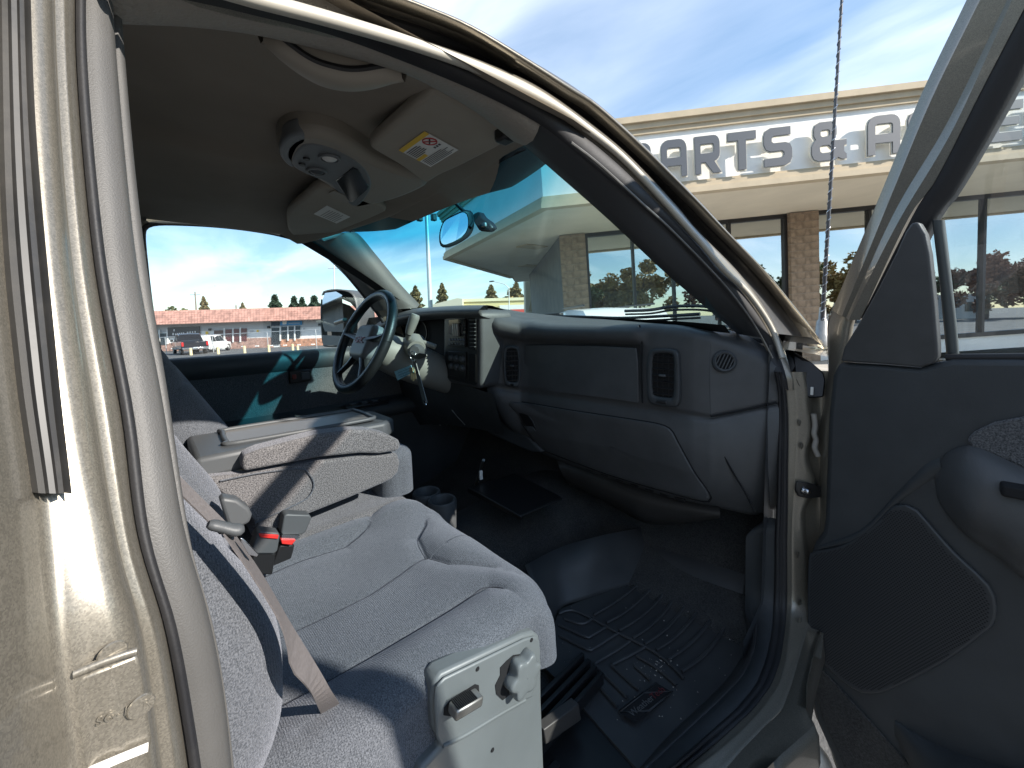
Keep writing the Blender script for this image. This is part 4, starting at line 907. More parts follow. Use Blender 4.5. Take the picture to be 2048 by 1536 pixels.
kid(prism('climate_panel', [fb(u, v, .004) for u, v in ((898, 702), (932, 704), (932, 757), (900, 751))], (0, -.004, 0), M_BLACK, None, .002), cs)
for u, v in ((904, 716), (915, 717), (926, 718), (904, 732), (915, 734), (926, 736)):
    kid(lathe('climate_knob', [(0, .014), (.010, .013), (.012, .008), (.013, 0)], M_GREYD, None, fb(u, v, .008), (0, -1, 0), 16), cs)
kid(prism('stack_vent', [fb(u, v, .004) for u, v in ((937, 632), (950, 632), (953, 640), (953, 700), (938, 697))], (0, -.004, 0), M_HOLE, None, .002), cs)
for k in range(8):
    kid(box('stack_vent_slat', fb(945.5, 640 + 7.6 * k, .010), (.030, .008, .0025), M_GREYD), cs)
kid(prism('stack_slot', [fb(u, v, .004) for u, v in ((938, 706), (953, 709), (953, 765), (939, 761))], (0, -.003, 0), M_HOLE, None, .002), cs)
# ---- instrument hood and driver's side of the dash
ih = empty('instrument_hood', (-.45, .9, 1.6), truck)
fe = [(690, 700), (735, 668), (765, 646), (800, 631), (845, 623), (905, 619), (960, 618)]
bk_ = [(700, 690), (745, 650), (790, 626), (836, 616.5), (870, 614.5), (930, 611.5), (985, 611.5)]
H_a = spline([at(u, v, y=.83) for u, v in fe], 40); H_b = spline([at(u, v, y=1.10) for u, v in bk_], 40)
dn = np.array([0, 0, -1.])
kid(loft('hood_shell', [H_a + dn * .035 + np.array([0, .05, 0]), H_a + dn * .022, H_a + dn * .010 + np.array([0, -.008, 0]), H_a, H_a * .8 + H_b * .2 + np.array([0, 0, .008]), (H_a + H_b) / 2 + np.array([0, 0, .008]), H_b, H_b + np.array([0, .2, -.05])], M_DASH, None), ih)
kid(mesh('gauge_face', [at(u, v, y=.93) for u, v in ((700, 640), (895, 618), (895, 770), (700, 790))], [(0, 1, 2, 3)], M_HOLE, None, False), ih)
for u, v, r in ((800, 668, .05), (845, 664, .05)):
    kid(lathe('gauge_ring', [(r, 0), (r, .008), (r - .004, .008), (r - .004, 0)], M_BLACK, None, at(u, v, y=.925), (0, -1, 0), 24), ih)
kb = [[(560, 770), (660, 765), (780, 765), (890, 762), (985, 788)], [(560, 800), (660, 800), (780, 800), (890, 800), (1000, 840)], [(560, 850), (660, 850), (780, 850), (900, 850), (1010, 870)]]
kid(loft('knee_panel', [spline([at(u, v, y=yy) for u, v in P], 20) for P, yy in zip(kb, (.90, .92, 1.0))], M_DASH2, None), ih)
kid(prism('lower_stack_panel', [at(u, v, y=1.07) for u, v in ((905, 790), (985, 792), (1035, 850), (1085, 905), (1060, 905), (980, 870))], (0, .05, 0), M_DASH2, None, .01), ih)
tube('panel_edge', [at(898, 812, y=.95), at(912, 830, y=.95), at(930, 850, y=.96)], .002, M_STEEL, truck, 6)

# ---- steering column, shifter, wheel
W = at(727, 681, d=1.42); wnv = np.array([0, -.906, .423]); wex = np.array([1., 0, 0]); wey = np.cross(wnv, wex)
col_ = empty('steering_column', tuple(W), truck)
M_COL = mk('grey_column_plastic', (.20, .20, .185), .55, bump=.2, bscale=500, bdist=.0005)
cp = [W - wnv * t for t in (.05, .09, .14, .22, .33, .42)]
kid(tube('column_shroud', [p + np.array([0, 0, -.01]) for p in cp], [.055, .072, .078, .08, .075, .07], M_COL, None, 20), col_)
kid(tube('column_boot', [W - wnv * .03, W - wnv * .06], [.045, .06], M_BLACK, None, 18), col_)
ig = at(832, 702, y=.69)
kid(lathe('ignition_lock', [(0, .03), (.016, .03), (.019, .024), (.020, 0), (.026, -.01), (.026, -.06)], M_GREYD, None, ig, (.75, -.6, .1), 18), col_)
kid(tube('ignition_boss', [ig - np.array([.03, -.02, .0]), ig - np.array([.12, -.06, -.01])], [.034, .05], M_COL, None, 16), col_)
k1, k2, k3 = at(831, 629, y=.72), at(817, 668, y=.70), at(818, 680, y=.71)
kid(tube('shift_knob', spline([k1, k1 * .6 + k2 * .4, k2], 10), [.0150, .0185, .0185, .0185, .018, .0175, .017, .016, .015, .013], M_COL, None, 16), col_)
kid(tube('shift_lever', spline([k2, k3, at(845, 685, y=.745), at(872, 694, y=.78)], 14), .010, M_COL, None, 10), col_)
kid(tube('turn_stalk', [at(690, 640, x=-.45), at(672, 646, x=-.60)], .009, M_BLACK, None, 8), col_)
sw_ = empty('steering_wheel', tuple(W), truck)
ring = [W + (wex * math.cos(a) + wey * math.sin(a)) * .186 for a in np.linspace(0, 2 * math.pi, 73)]
V, Fc = tube_geo(ring, .0175, 14, cap=False)
kid(mesh('rim', V, Fc, M_LEATHER), sw_)
V, Fc = tube_geo([p + wnv * .0135 - (p - W) * .06 for p in ring], .0028, 6, cap=False); kid(mesh('rim_stitching', V, Fc, M_GREYD), sw_)
hubM = frame_m(W - wnv * .015, wex, wey)
kid(pillow('airbag_pad', .075, .068, .03, .022, .02, M_CONSG, None, hubM @ Matrix.Translation((0, -.004, .028)), 16, 16), sw_)
for a0, a1, wd in ((R_(12), R_(8), .030), (R_(168), R_(172), .030), (R_(235), R_(232), .024), (R_(305), R_(308), .024)):
    p0 = W - wnv * .012 + (wex * math.cos(a0) + wey * math.sin(a0)) * .045; p1_ = W + (wex * math.cos(a1) + wey * math.sin(a1)) * .178
    kid(tube('spoke', [p0, (p0 + p1_) / 2 - wnv * .004, p1_], [wd, wd * .75, wd * .6], M_LEATHER, None, 10, flat=.5), sw_)
text_mesh('wheel_emblem', 'GMC', .034, .0012, mk('emblem_red', (.30, .05, .05), .35), sw_, Matrix.Translation(-Vector(W)) @ frame_m(W + wnv * .0155, wex, wey) @ Matrix.Translation((0, -.014, 0)), align='CENTER')

# ================================================================== KEYS hanging from the ignition
kr = at(826, 712, y=.64)
keys = tag(empty('key_bunch', tuple(kr)), 'bunch of keys with blue paper tag and long strap hanging from the ignition', 'keys')
ringp = [kr + np.array([math.cos(a) * .012, math.cos(a) * .004, math.sin(a) * .016]) for a in np.linspace(0, 2 * math.pi, 25)]
V, Fc = tube_geo(ringp, .0012, 6, cap=False); kid(mesh('key_ring', V, Fc, M_CHROME), keys)
kid(prism('key_head', [at(u, v, y=.635) for u, v in ((828, 712), (838, 706), (852, 708), (853, 713), (838, 719), (829, 717))], (0, .004, 0), M_BLACK, None, .001), keys)
kid(prism('tag', [at(u, v, y=.63) for u, v in ((788, 743), (822, 730), (827, 744), (795, 761))], (0, .0008, 0), mk('pale_blue_tag', (.30, .62, .74), .6, noise=.2, nscale=160), None), keys)
for k in range(3):
    kid(tube('tag_writing', [at(796 + k * 1.5, 746 + 4.5 * k, y=.6285), at(820 + k * 1.5, 736 + 4.5 * k, y=.6285)], .0007, mk('tag_ink', (.08, .2, .3), .7), None, 5), keys)
for u, v in ((822, 745), (826, 748), (830, 744)):
    kid(prism('key', [at(u + a, v + b, y=.628 + .002 * (u - 822)) for a, b in ((-3, -10), (3, -10), (4, -2), (1.5, 0), (1.5, 14), (-1.5, 14), (-1.5, 0), (-4, -2))], (0, .0012, 0), mk('brass_key', (.45, .38, .24), .35, metal=.8), None), keys)
kid(prism('strap', [at(u, v, y=.625) for u, v in ((826, 724), (831, 723), (854, 805), (850, 811), (846, 806))], (0, .002, 0), mk('clear_strap', (.10, .11, .11), .25), None), keys)
kid(tube('strap_clip', [at(849, 800, y=.624), at(852, 810, y=.624)], .003, M_CHROME, None, 6), keys)

# ================================================================== SEATS
seat = empty('passenger_seat', (.38, .2, .72), truck)
CO = Vector((.352, .205, 1.090)); CHX, CHY = .278, .335
def loc(P): return [(p[0] - CO.x, p[1] - CO.y) for p in (at(u, v, z=1.088) for u, v in P)]
S1 = loc([(848, 1000), (848, 1050), (834, 1078), (850, 1107), (900, 1127), (1000, 1136), (1060, 1150), (1096, 1166)])
S2 = loc([(850, 1108), (740, 1180), (600, 1240), (470, 1300)])
S3 = loc([(1030, 1193), (980, 1181), (940, 1195), (840, 1250), (640, 1360), (540, 1410)])
S4 = loc([(1096, 1166), (1040, 1205), (900, 1290), (690, 1422), (600, 1480)])
S5 = loc([(760, 1005), (735, 1060), (690, 1092), (600, 1122), (520, 1155), (440, 1195)])
ty = S1[0][1]
def ch(x, y, z):
    h = 0.0
    for P, w, dp_, sh in ((S1, .022, .007, .0050), (S2, .020, .003, .0026), (S3, .022, .006, .0045), (S4, .012, .002, .0026), (S5, .022, .006, .0040)):
        q = seg_dist(x, y, P)
        if q < .06: h -= dp_ * math.exp(-(q / w) ** 2) + sh * math.exp(-(q / .0042) ** 2)
    h += .018 * math.exp(-((x - .225) / .055) ** 2) * sstep(.34, .1, y)          # side rolls
    h += .020 * math.exp(-((x + .235) / .055) ** 2)
    h += .012 * math.exp(-((y - .24) / .07) ** 2) - .012 * math.exp(-(x / .13) ** 2 - ((y + .05) / .2) ** 2)
    h += .0018 * math.sin(x * 31 + 1.3) * math.sin(y * 27 + .4)
    return h
def cw(x, y, z):
    # front corners draw in, the front edge falls a little
    f = max(0, y - .12)
    x2 = x - math.copysign(1, x) * (.32 * f * f if x > 0 else .25 * f * f); z2 = z - .22 * f * f
    if x2 > 0 and z2 < .02 and y > -.06:
        w = sstep(.0, -.026, z2) * sstep(-.06, .0, y) * sstep(.30, .22, y); x2 = x2 - max(0, x2 - .258) * w
    return (x2, y, z2)
cush = kid(pillow('seat_cushion', CHX, CHY, .10, .070, .045, M_SEAT, None, Matrix.Translation(CO), 200, 230, .05, ch, cw), seat)
# thin dark tubes stand in for the shadow along the stitched seams
M_SEAM_SHADE = fabric('seam_shade_cloth', (.03, .032, .04), (.06, .063, .075))
for P in (S1, S2, S3, S4, S5):
    q = spline([(x, y) for x, y in P], 60); pts = []
    for x, y in q:
        if abs(x) > CHX - .075 or abs(y) > CHY - .075: continue
        v = cw(x, y, ch(x, y, 0) + .0006); pts.append((v[0] + CO.x, v[1] + CO.y, v[2] + CO.z))
    if len(pts) > 3: kid(tube('seam_shade', pts, .0011, M_SEAM_SHADE, None, 6), seat)
bO = Vector((.372, -.022, 1.44))
def bh(x, y, z):
    h = .022 * math.exp(-((abs(x) - .19) / .055) ** 2) + .012 * math.exp(-((y + .18) / .10) ** 2)
    for q, w, dp_ in ((abs(abs(x) - .125 - .05 * y), .010, .010), (abs(y - .05 - .2 * x * x), .012, .006)):
        h -= dp_ * math.exp(-(q / w) ** 2)
    return h + .0015 * math.sin(x * 33) * math.sin(y * 25)
def bw(x, y, z):
    if y < -.16: z = z - 1.6 * (y + .16) ** 2
    return (x, y, z)
kid(pillow('seat_backrest', .255, .355, .09, .06, .10, M_SEAT, None, frame_m(bO, (-1, 0, 0), (0, -.35, .937)), 70, 90, .0, bh, bw), seat)
# plastic side shield
shp = [(884, 1494), (868, 1460), (863, 1400), (868, 1366), (884, 1347), (1046, 1270), (1068, 1264), (1079, 1272), (1083, 1300), (1084, 1400), (1088, 1505), (1092, 1600), (820, 1640), (840, 1540)]
XS = .6235
def sp(u, v, o=0.0): return at(u, v, x=XS + o)
kid(prism('side_shield', [sp(u, v) for u, v in shp], (-.03, 0, 0), M_GREY, None, .006, 3), seat)
upr = [(866, 1400), (870, 1368), (886, 1352), (1046, 1275), (1066, 1270), (1075, 1278), (1078, 1330), (1062, 1390), (1030, 1404), (900, 1484), (880, 1490), (870, 1470)]
kid(prism('shield_plate', [sp(u, v, .001) for u, v in upr], (.005, 0, 0), M_GREY, None, .003, 2), seat)
kid(tube('shield_ridge', spline([sp(u, v, .006) for u, v in ((886, 1492), (930, 1470), (1000, 1428), (1050, 1400))], 20), .0028, M_GREY, None, 8), seat)
# flat dark patch for the well and the knob's shadow, star knob, lever
kid(prism('knob_well_shadow', [sp(u, v, .0062) for u, v in ((992, 1388), (990, 1370), (1000, 1350), (1000, 1335), (1012, 1322), (1026, 1310), (1040, 1308), (1046, 1330), (1030, 1380), (1005, 1400))], (.0008, 0, 0), M_HOLE, None), seat)
kc = sp(1046, 1349, .016); kn = []
for a in np.linspace(0, 2 * math.pi, 96, endpoint=False):
    r = .0298 + .0040 * math.cos(6 * a + .4); kn.append((a, r))
def knob_ring(k, h): return [kc + np.array([h, math.cos(a) * r * k, math.sin(a) * r * k]) for a, r in kn]
V = []; Fc = []; prof = [(.88, -.013), (1.0, -.011), (1.01, -.002), (1.0, .005), (.96, .0085), (.90, .0098), (.75, .0102), (.4, .0104), (.02, .0105)]
for k, h in prof: V += knob_ring(k, h)
for i in range(len(prof) - 1):
    for s in range(96): Fc.append((i * 96 + s, i * 96 + (s + 1) % 96, (i + 1) * 96 + (s + 1) % 96, (i + 1) * 96 + s))
kid(mesh('star_knob', V, Fc, M_GREY), seat)
kid(prism('lever_slot', [sp(u, v, .0062) for u, v in ((887, 1430), (888, 1415), (902, 1398), (950, 1368), (957, 1370), (958, 1385), (950, 1395), (900, 1432))], (.0008, 0, 0), M_HOLE, None, .0), seat)
la, lb = sp(904, 1424, .022), sp(958, 1393, .022); lv = lb - la
Ml = frame_m((la + lb) / 2, lv, (0, 0, 1)); o = box('recline_lever', (0, 0, 0), (float(np.linalg.norm(lv)), .014, .020), M_STEEL, None, .003); o.data.transform(Ml); kid(o, seat)
for k in range(12):
    t = .12 + .06 * k; c = la + lv * t + np.array([0, 0, .0085]); o = box('lever_rib', (0, 0, 0), (.0012, .002, .018), M_BLACK); o.data.transform(frame_m(c, lv, (0, 0, 1))); kid(o, seat)
for q in ((955, 1338), (1063, 1280), (985, 1500)):
    kid(lathe('screw', [(0, .001), (.0028, .001), (.0035, 0)], M_HOLE, None, sp(*q, .0062 if q[1] < 1450 else .0005), (1, 0, 0), 12), seat)
# seat rail and its pale foot plate
for k in range(4): box('seat_rail', (.575 - .018 * k, .58, .752 + .004 * k), (.010, .24, .03), M_BLACK, truck, .002)
prism('rail_plate', [at(u, v, x=.60) for u, v in ((1088, 1460), (1158, 1408), (1163, 1440), (1092, 1490))], (-.02, .0, 0), mk('bare_rail_steel', (.075, .070, .066), .5, metal=.3), truck, .002)
mesh('seat_base', [(.12, -.2, .72), (.60, -.2, .72), (.60, .40, .72), (.12, .40, .72), (.12, -.2, 1.0), (.60, -.2, 1.0), (.60, .42, 1.0), (.12, .42, 1.0)], [(0, 1, 5, 4), (1, 2, 6, 5), (2, 3, 7, 6), (3, 0, 4, 7)], M_GREYD, truck, False)
# ---- belt with its tongue
def ribbon(name, Lp, Rp, xl, xr, par):
    dip = lambda v: -.17 * max(0, (v - 1375) / 100)
    a = spline([at(u, v, x=xl + dip(v)) for u, v in Lp], 40); b = spline([at(u, v, x=xr + dip(v)) for u, v in Rp], 40)
    o = loft(name, [a, b], M_BELT, None, smooth=False); solid(o, .0014); return kid(o, par)
sbelt = empty('seat_belt', tuple(at(470, 1052, x=.6)), truck)
ribbon('upper_webbing', [(318, 935), (350, 977), (420, 1047), (440, 1068)], [(318, 905), (348, 942), (449, 1043), (470, 1066)], .634, .622, sbelt)
ribbon('lower_webbing', [(447, 1068), (506, 1155), (556, 1238), (574, 1290), (584, 1340), (618, 1380), (652, 1445), (690, 1500)], [(464, 1062), (522, 1147), (580, 1246), (612, 1298), (644, 1350), (668, 1390), (692, 1428), (720, 1470)], .642, .612, sbelt)
kid(tube('tongue_grip', spline([at(u, v, x=.637) for u, v in ((416, 1048), (440, 1053), (470, 1060), (488, 1057))], 12), [.004, .006, .0065, .0065, .0065, .0065, .007, .007, .0075, .0075, .007, .004], M_GREYD, None, 10, flat=.7), sbelt)
kid(prism('tongue_plate', [at(u, v, x=.636) for u, v in ((480, 1074), (486, 1076), (517, 1107), (513, 1112), (496, 1108), (482, 1084))], (.002, 0, 0), M_CHROME, None, .0005), sbelt)
# ---- buckles between the seats
for nm, px, x_, rp in (('seat_buckle', [(504, 1098), (516, 1066), (522, 1062), (558, 1066), (560, 1072), (555, 1102), (548, 1108), (508, 1108)], .20, [(517, 1066), (557, 1069), (555, 1077), (520, 1074)]),):
    bk3 = empty(nm, tuple(at(530, 1090, x=x_)), truck)
    kid(prism('buckle_body', [at(u, v, x=x_) for u, v in px], (-.03, 0, 0), M_GREYD, None, .004, 3), bk3)
    kid(prism('release_button', [at(u, v, x=x_ + .001) for u, v in rp], (.003, 0, 0), M_RED, None, .001), bk3)
    kid(prism('buckle_stalk', [at(u, v, x=x_ - .005) for u, v in ((506, 1104), (552, 1106), (545, 1150), (500, 1150))], (-.02, 0, 0), M_BLACK, None, .003), bk3)
bk4 = empty('seat_buckle', tuple(at(590, 1050, x=.15)), truck)
kid(prism('buckle_body', [at(u, v, x=.16) for u, v in ((562, 1066), (568, 1032), (574, 1028), (620, 1030), (624, 1036), (612, 1064), (604, 1070), (566, 1070))], (-.03, 0, 0), M_GREYD, None, .005, 3), bk4)
kid(prism('tongue_plate', [at(u, v, x=.165) for u, v in ((564, 1071), (600, 1072), (594, 1079), (563, 1078))], (-.01, 0, 0), M_CHROME, None), bk4)
kid(prism('release_button', [at(u, v, x=.17) for u, v in ((562, 1079), (592, 1080), (584, 1090), (564, 1088))], (-.02, 0, 0), M_RED, None, .001), bk4)
kid(prism('buckle_stalk', [at(u, v, x=.16) for u, v in ((560, 1090), (590, 1090), (580, 1130), (540, 1140))], (-.02, 0, 0), M_BLACK, None, .003), bk4)
# ---- folding centre armrest
arm = empty('centre_armrest', (0, .25, 1.1), truck)
xA = .125
def ax(u, v, o=0.0): return at(u, v, x=xA + o)
body_px = [(400, 962), (420, 955), (490, 948), (560, 936), (640, 922), (720, 912), (770, 910), (795, 906), (801, 925), (797, 945), (785, 958), (770, 966), (700, 996), (640, 1020), (600, 1036), (560, 1056), (520, 1076), (500, 1074), (512, 1052), (505, 1040), (480, 1020), (440, 985)]
o = prism('armrest_body', [ax(u, v) for u, v in body_px], (-.25, 0, 0), M_SEAT2, None, .016, 4); kid(o, arm)
lid_px = [(487, 944), (484, 920), (492, 910), (520, 899), (580, 883), (640, 868), (700, 860), (740, 860), (775, 868), (798, 880), (803, 892), (796, 902), (760, 908), (720, 907), (640, 915), (560, 930)]
kid(prism('armrest_pad', [ax(u, v, .012) for u, v in lid_px], (-.055, 0, 0), M_SEAT2, None, .014, 4), arm)
# inset seam on the body's side
kid(tube('pad_seam', spline([ax(u, v, .0035) for u, v in ((440, 962), (520, 946), (600, 938), (620, 950), (628, 970), (620, 990), (600, 1005), (510, 1046))], 40), .0016, M_SEAT, None, 6), arm)
zl = 1.338
kid(prism('lid_tray', [(.098, .045, 1.285), (.098, .135, 1.285), (.085, .15, 1.285), (.085, .44, 1.275), (.03, .485, 1.27), (-.09, .485, 1.27), (-.128, .44, 1.275), (-.128, .045, 1.285)], (0, 0, .045), M_GREYD, None, .010, 3), arm)
rim = spline([(.045, .12, zl - .005), (.05, .40, zl - .010), (.02, .425, zl - .010), (-.08, .425, zl - .010), (-.10, .40, zl - .010), (-.105, .13, zl - .005), (-.08, .11, zl - .005), (.02, .105, zl - .005)], 60, True)
V, Fc = tube_geo(np.vstack([rim, rim[:1]]), .0055, 8, cap=False); kid(mesh('tray_rim', V, Fc, M_GREYD), arm)
kid(mesh('tray_bottom', [p + np.array([0, 0, -.002]) for p in rim], [tuple(range(60))], mk('tray_liner', (.16, .15, .14), .4), None, False), arm)
kid(box('tray_edge', (.09, .09, 1.283), (.012, .085, .012), mk('worn_wood_edge', (.30, .25, .16), .5), None, .003), arm)
kid(prism('pivot_cover', [at(u, v, x=.29) for u, v in ((440, 1000), (450, 996), (475, 1000), (498, 1016), (505, 1030), (500, 1046), (480, 1056), (455, 1050))], (-.03, 0, 0), M_GREYD, None, .006, 3), arm)
# middle cushion under the armrest and its frame
kid(pillow('middle_cushion', .14, .30, .06, .05, .08, M_SEAT2, None, Matrix.Translation((.0, .20, 1.108)), 24, 40), arm)
kid(pillow('armrest_front', .11, .05, .04, .03, .10, M_SEAT, None, Matrix.Translation((-.03, .475, 1.235)), 20, 12), arm)
# ---- driver's seat
dseat = empty('driver_seat', (-.38, .1, .72), truck)
def db_h(x, y, z): return .02 * math.exp(-((abs(x) - .19) / .05) ** 2) - .008 * math.exp(-((y - .02 - .08 * x) / .008) ** 2)
kid(pillow('seat_backrest', .255, .42, .09, .055, .12, M_SEAT, None, frame_m((-.385, .045, 1.44), (-1, 0, 0), (0, -.47, .88)), 50, 70, 0, db_h), dseat)
kid(pillow('seat_cushion', .28, .32, .1, .07, .12, M_SEAT, None, Matrix.Translation((-.39, .24, 1.08)), 40, 40), dseat)
# ---- cup holder and tray on the tunnel
cup = empty('cup_holder', (-.13, .70, .85), truck)
for u, v in ((853, 984), (884, 1000)):
    c = at(u, v, z=.965); kid(lathe('cup_ring', [(.046, -.10), (.050, -.004), (.047, .003), (.040, .002), (.037, -.006), (.035, -.07), (0, -.07)], M_GREYD, None, c, (0, 0, 1), 28), cup)
tray = empty('accessory_tray', (.05, .93, .75), truck)
kid(prism('tray_plate', [at(u, v, z=.955) for u, v in ((936, 974), (1030, 946), (1118, 990), (1126, 996), (1110, 1002), (1045, 1030), (1040, 1032))], (0, 0, -.006), M_BLACK, None, .003), tray)
kid(prism('tray_flange', [at(u, v, z=.949) for u, v in ((935, 976), (1042, 1031), (1045, 1029), (938, 974))], (0, 0, -.018), M_BLACK, None, .001), tray)
kid(box('paper_slip', at(962, 950, z=.985), (.006, .012, .035), M_WHITE, None), tray)
kid(tube('gear_lever', [at(950, 975, z=.83), at(967, 920, z=1.03)], .006, M_STEEL, None, 8), tray)
for k, (u, v) in enumerate(((862, 848), (880, 850), (893, 849))): box('pedal_glint', at(u, v, y=1.05), (.012, .006, .004), M_STEEL, truck, .001)
# ================================================================== HEADLINER FITTINGS
oc = empty('overhead_console', tuple(at(650, 340, z=1.93)), truck)
ZC = 1.925
def oz(u, v, o=0.0): return at(u, v, z=ZC - o)
kid(prism('console_housing', spline([oz(u, v) for u, v in ((572, 278), (600, 268), (650, 272), (700, 292), (760, 330), (820, 352), (852, 364), (852, 376), (800, 398), (745, 412), (705, 414), (650, 372), (590, 340), (560, 318), (557, 295))], 60, True), (0, 0, .06), M_CONS, None, .018, 4), oc)
kid(prism('console_plate', spline([oz(u, v, .002) for u, v in ((588, 335), (584, 318), (600, 294), (625, 288), (670, 300), (715, 325), (738, 350), (742, 378), (722, 408), (704, 412), (682, 392), (655, 366), (620, 352))], 60, True), (0, 0, .012), M_CONSG, None, .005, 3), oc)
kid(prism('console_nose', spline([oz(u, v, .0) for u, v in ((560, 312), (560, 292), (576, 274), (604, 268), (615, 284), (600, 296), (590, 318), (590, 336), (574, 330))], 40, True), (0, 0, .03), M_CONSG, None, .012, 3), oc)
lens = mk('map_light_lens', (.75, .74, .70), .15)
for u, v, mt_2 in ((659, 316, lens), (633, 342, M_GREYD)):
    c = oz(u, v, .003)
    kid(lathe('lamp_ring', [(.022, 0), (.021, .004), (.017, .004), (.016, -.002)], M_CONSG, None, c, (0, 0, -1), 24), oc)
    kid(lathe('lamp_lens', [(0, .007), (.008, .006), (.0145, .002), (.0155, 0)], mt_2, None, c, (0, 0, -1), 20), oc)
for q in ((613, 317), (604, 328)): kid(lathe('console_button', [(0, .003), (.006, .003), (.007, 0)], M_BLACK, None, oz(*q, .003), (0, 0, -1), 14), oc)
kid(prism('console_display', [oz(u, v, .004) for u, v in ((672, 362), (706, 336), (716, 340), (738, 374), (734, 380), (704, 406), (698, 402))], (0, 0, .003), mk('display_black', (.004, .004, .005), .12), None, .001), oc)
def visor(px, z, label, lines):
    v = empty('sun_visor', tuple(at(*px[0], z=z)), truck)
    kid(prism('visor_pad', spline([at(a, b, z=z) for a, b in px], 70, True), (0, 0, .024), M_VISOR, None, .009, 4), v)
    A, B, C_, D_ = [at(a, b, z=z - .0012) for a, b in label]         # A head-left, B head-right, C foot-right, D foot-left
    def q(s, t): return A * (1 - s) * (1 - t) + B * s * (1 - t) + C_ * s * t + D_ * (1 - s) * t
    lb_ = kid(mesh('warning_label', [A, B, C_, D_], [(0, 1, 2, 3)], M_WHITE, None, False), v)
    def bit(name, s0, s1, t0, t1, mat, up=.0006):
        o = mesh(name, [q(s, t) - np.array([0, 0, up]) for s, t in ((s0, t0), (s1, t0), (s1, t1), (s0, t1))], [(0, 1, 2, 3)], mat, None, False); return kid(o, v)
    lines(bit, q, v)
    return v
def lab_p(bit, q, v):
    # the label's long side runs across the visor; writing lines are too small to read in the photograph
    bit('label_header', 0, 1, 0, .13, M_YELLOW); bit('label_header', .0, .34, .52, .63, M_YELLOW)
    random.seed(3)
    for k in range(6): bit('writing_line', .04, .40 + .2 * random.random(), .19 + .055 * k, .215 + .055 * k, M_INK)
    for k in range(6): bit('writing_line', .06, .75 + .2 * random.random(), .67 + .052 * k, .69 + .052 * k, M_INK)
    for k in range(3): bit('writing_line', .68 + .08 * k, .73 + .08 * k, .50, .56, M_INK)
    c = q(.80, .30); n = 28
    red = mk('label_red', (.45, .04, .04), .6); r = .013
    ringp = [c + np.array([math.cos(a) * r, math.sin(a) * r, -.0008]) for a in np.linspace(0, 2 * math.pi, n + 1)]
    V, Fc = tube_geo(ringp, .0012, 5, cap=False); kid(mesh('no_child_symbol', V, Fc, red), v)
    kid(tube('symbol_bar', [c + np.array([-.009, -.009, -.001]), c + np.array([.009, .009, -.001])], .0010, red, None, 5), v)
    kid(tube('symbol_figure', [c + np.array([-.008, .004, -.0006]), c + np.array([.0, .0, -.0006]), c + np.array([.007, -.005, -.0006])], .0016, M_INK, None, 5), v)
visor([(741, 292), (760, 272), (810, 228), (850, 192), (866, 181), (890, 190), (950, 222), (1006, 256), (1012, 264), (1004, 290), (980, 304), (920, 334), (880, 352), (856, 366), (842, 362), (800, 332), (748, 302)], 1.912, [(797, 300), (849, 262), (917, 300), (861, 334)], lab_p)
text_mesh('label_title', 'WARNING', .0075, .0001, M_INK, [o for o in truck.children if o.name.startswith('sun_visor')][0], Matrix.Identity(4)) if False else None
def lab_d(bit, q, v):
    random.seed(5)
    for k in range(7): bit('writing_line', .08, .6 + .3 * random.random(), .22 + .1 * k, .255 + .1 * k, mk('faint_ink', (.35, .34, .32), .7) if k == 0 else bpy.data.materials['faint_ink'])
vd = visor([(574, 440), (580, 420), (606, 398), (640, 374), (690, 386), (740, 405), (772, 419), (758, 430), (690, 458), (650, 476), (605, 480), (580, 466)], 1.925, [(627, 428), (654, 411), (701, 434), (673, 447)], lab_d)
kid(prism('vanity_flap', [at(u, v, z=1.9235) for u, v in ((657, 385), (668, 380), (690, 390), (698, 402), (690, 405), (668, 396))], (0, 0, -.002), M_CONS, None, .001), vd)
box('visor_clip', at(1010, 270, z=1.905), (.03, .03, .025), M_BLACK, truck, .006)
# ---- interior mirror and camera mount
rm = empty('rear_view_mirror', tuple(at(915, 460, d=1.19)), truck)
mg = [(880, 476), (881, 462), (886, 447), (893, 439), (908, 431), (924, 424), (931, 424), (936, 430), (938, 444), (936, 458), (929, 470), (914, 481), (899, 488), (888, 491), (882, 487)]
def rq(u, v, dd=0.0): return at(u, v, d=1.17 + (u - 905) * .0012 + dd)
fwd_ = np.array([-.2, .97, .1])
mo = spline([rq(u, v) for u, v in mg], 40, True); c = mo.mean(0)
V = []; Fc = []
for k, off in ((1.0, -.001), (1.12, .004), (1.12, .018), (.85, .034), (.4, .042), (0, .043)): V += [c + (p - c) * k + fwd_ * off for p in mo]
for i in range(5):
    for s in range(40): Fc.append((i * 40 + s, i * 40 + (s + 1) % 40, (i + 1) * 40 + (s + 1) % 40, (i + 1) * 40 + s))
kid(mesh('mirror_shell', V, Fc, M_BLACK), rm)
kid(mesh('mirror_glass', [c + (p - c) * .95 - fwd_ * .0012 for p in mo], [tuple(range(40))], M_MIRROR, None, False), rm)
kid(tube('mirror_stalk', spline([at(902, 398, d=1.22), at(925, 420, d=1.23), at(945, 440, d=1.23), at(940, 455, d=1.21)], 14), .006, M_BLACK, None, 8), rm)
kid(prism('dash_camera', [at(u, v, d=1.25) for u, v in ((944, 428), (956, 422), (964, 434), (978, 444), (986, 456), (976, 464), (958, 462), (948, 446))], fwd_ * .03, M_BLACK, None, .006, 3), rm)
kid(box('camera_lens', at(968, 450, d=1.245), (.020, .012, .016), M_STEEL, None, .004), rm)

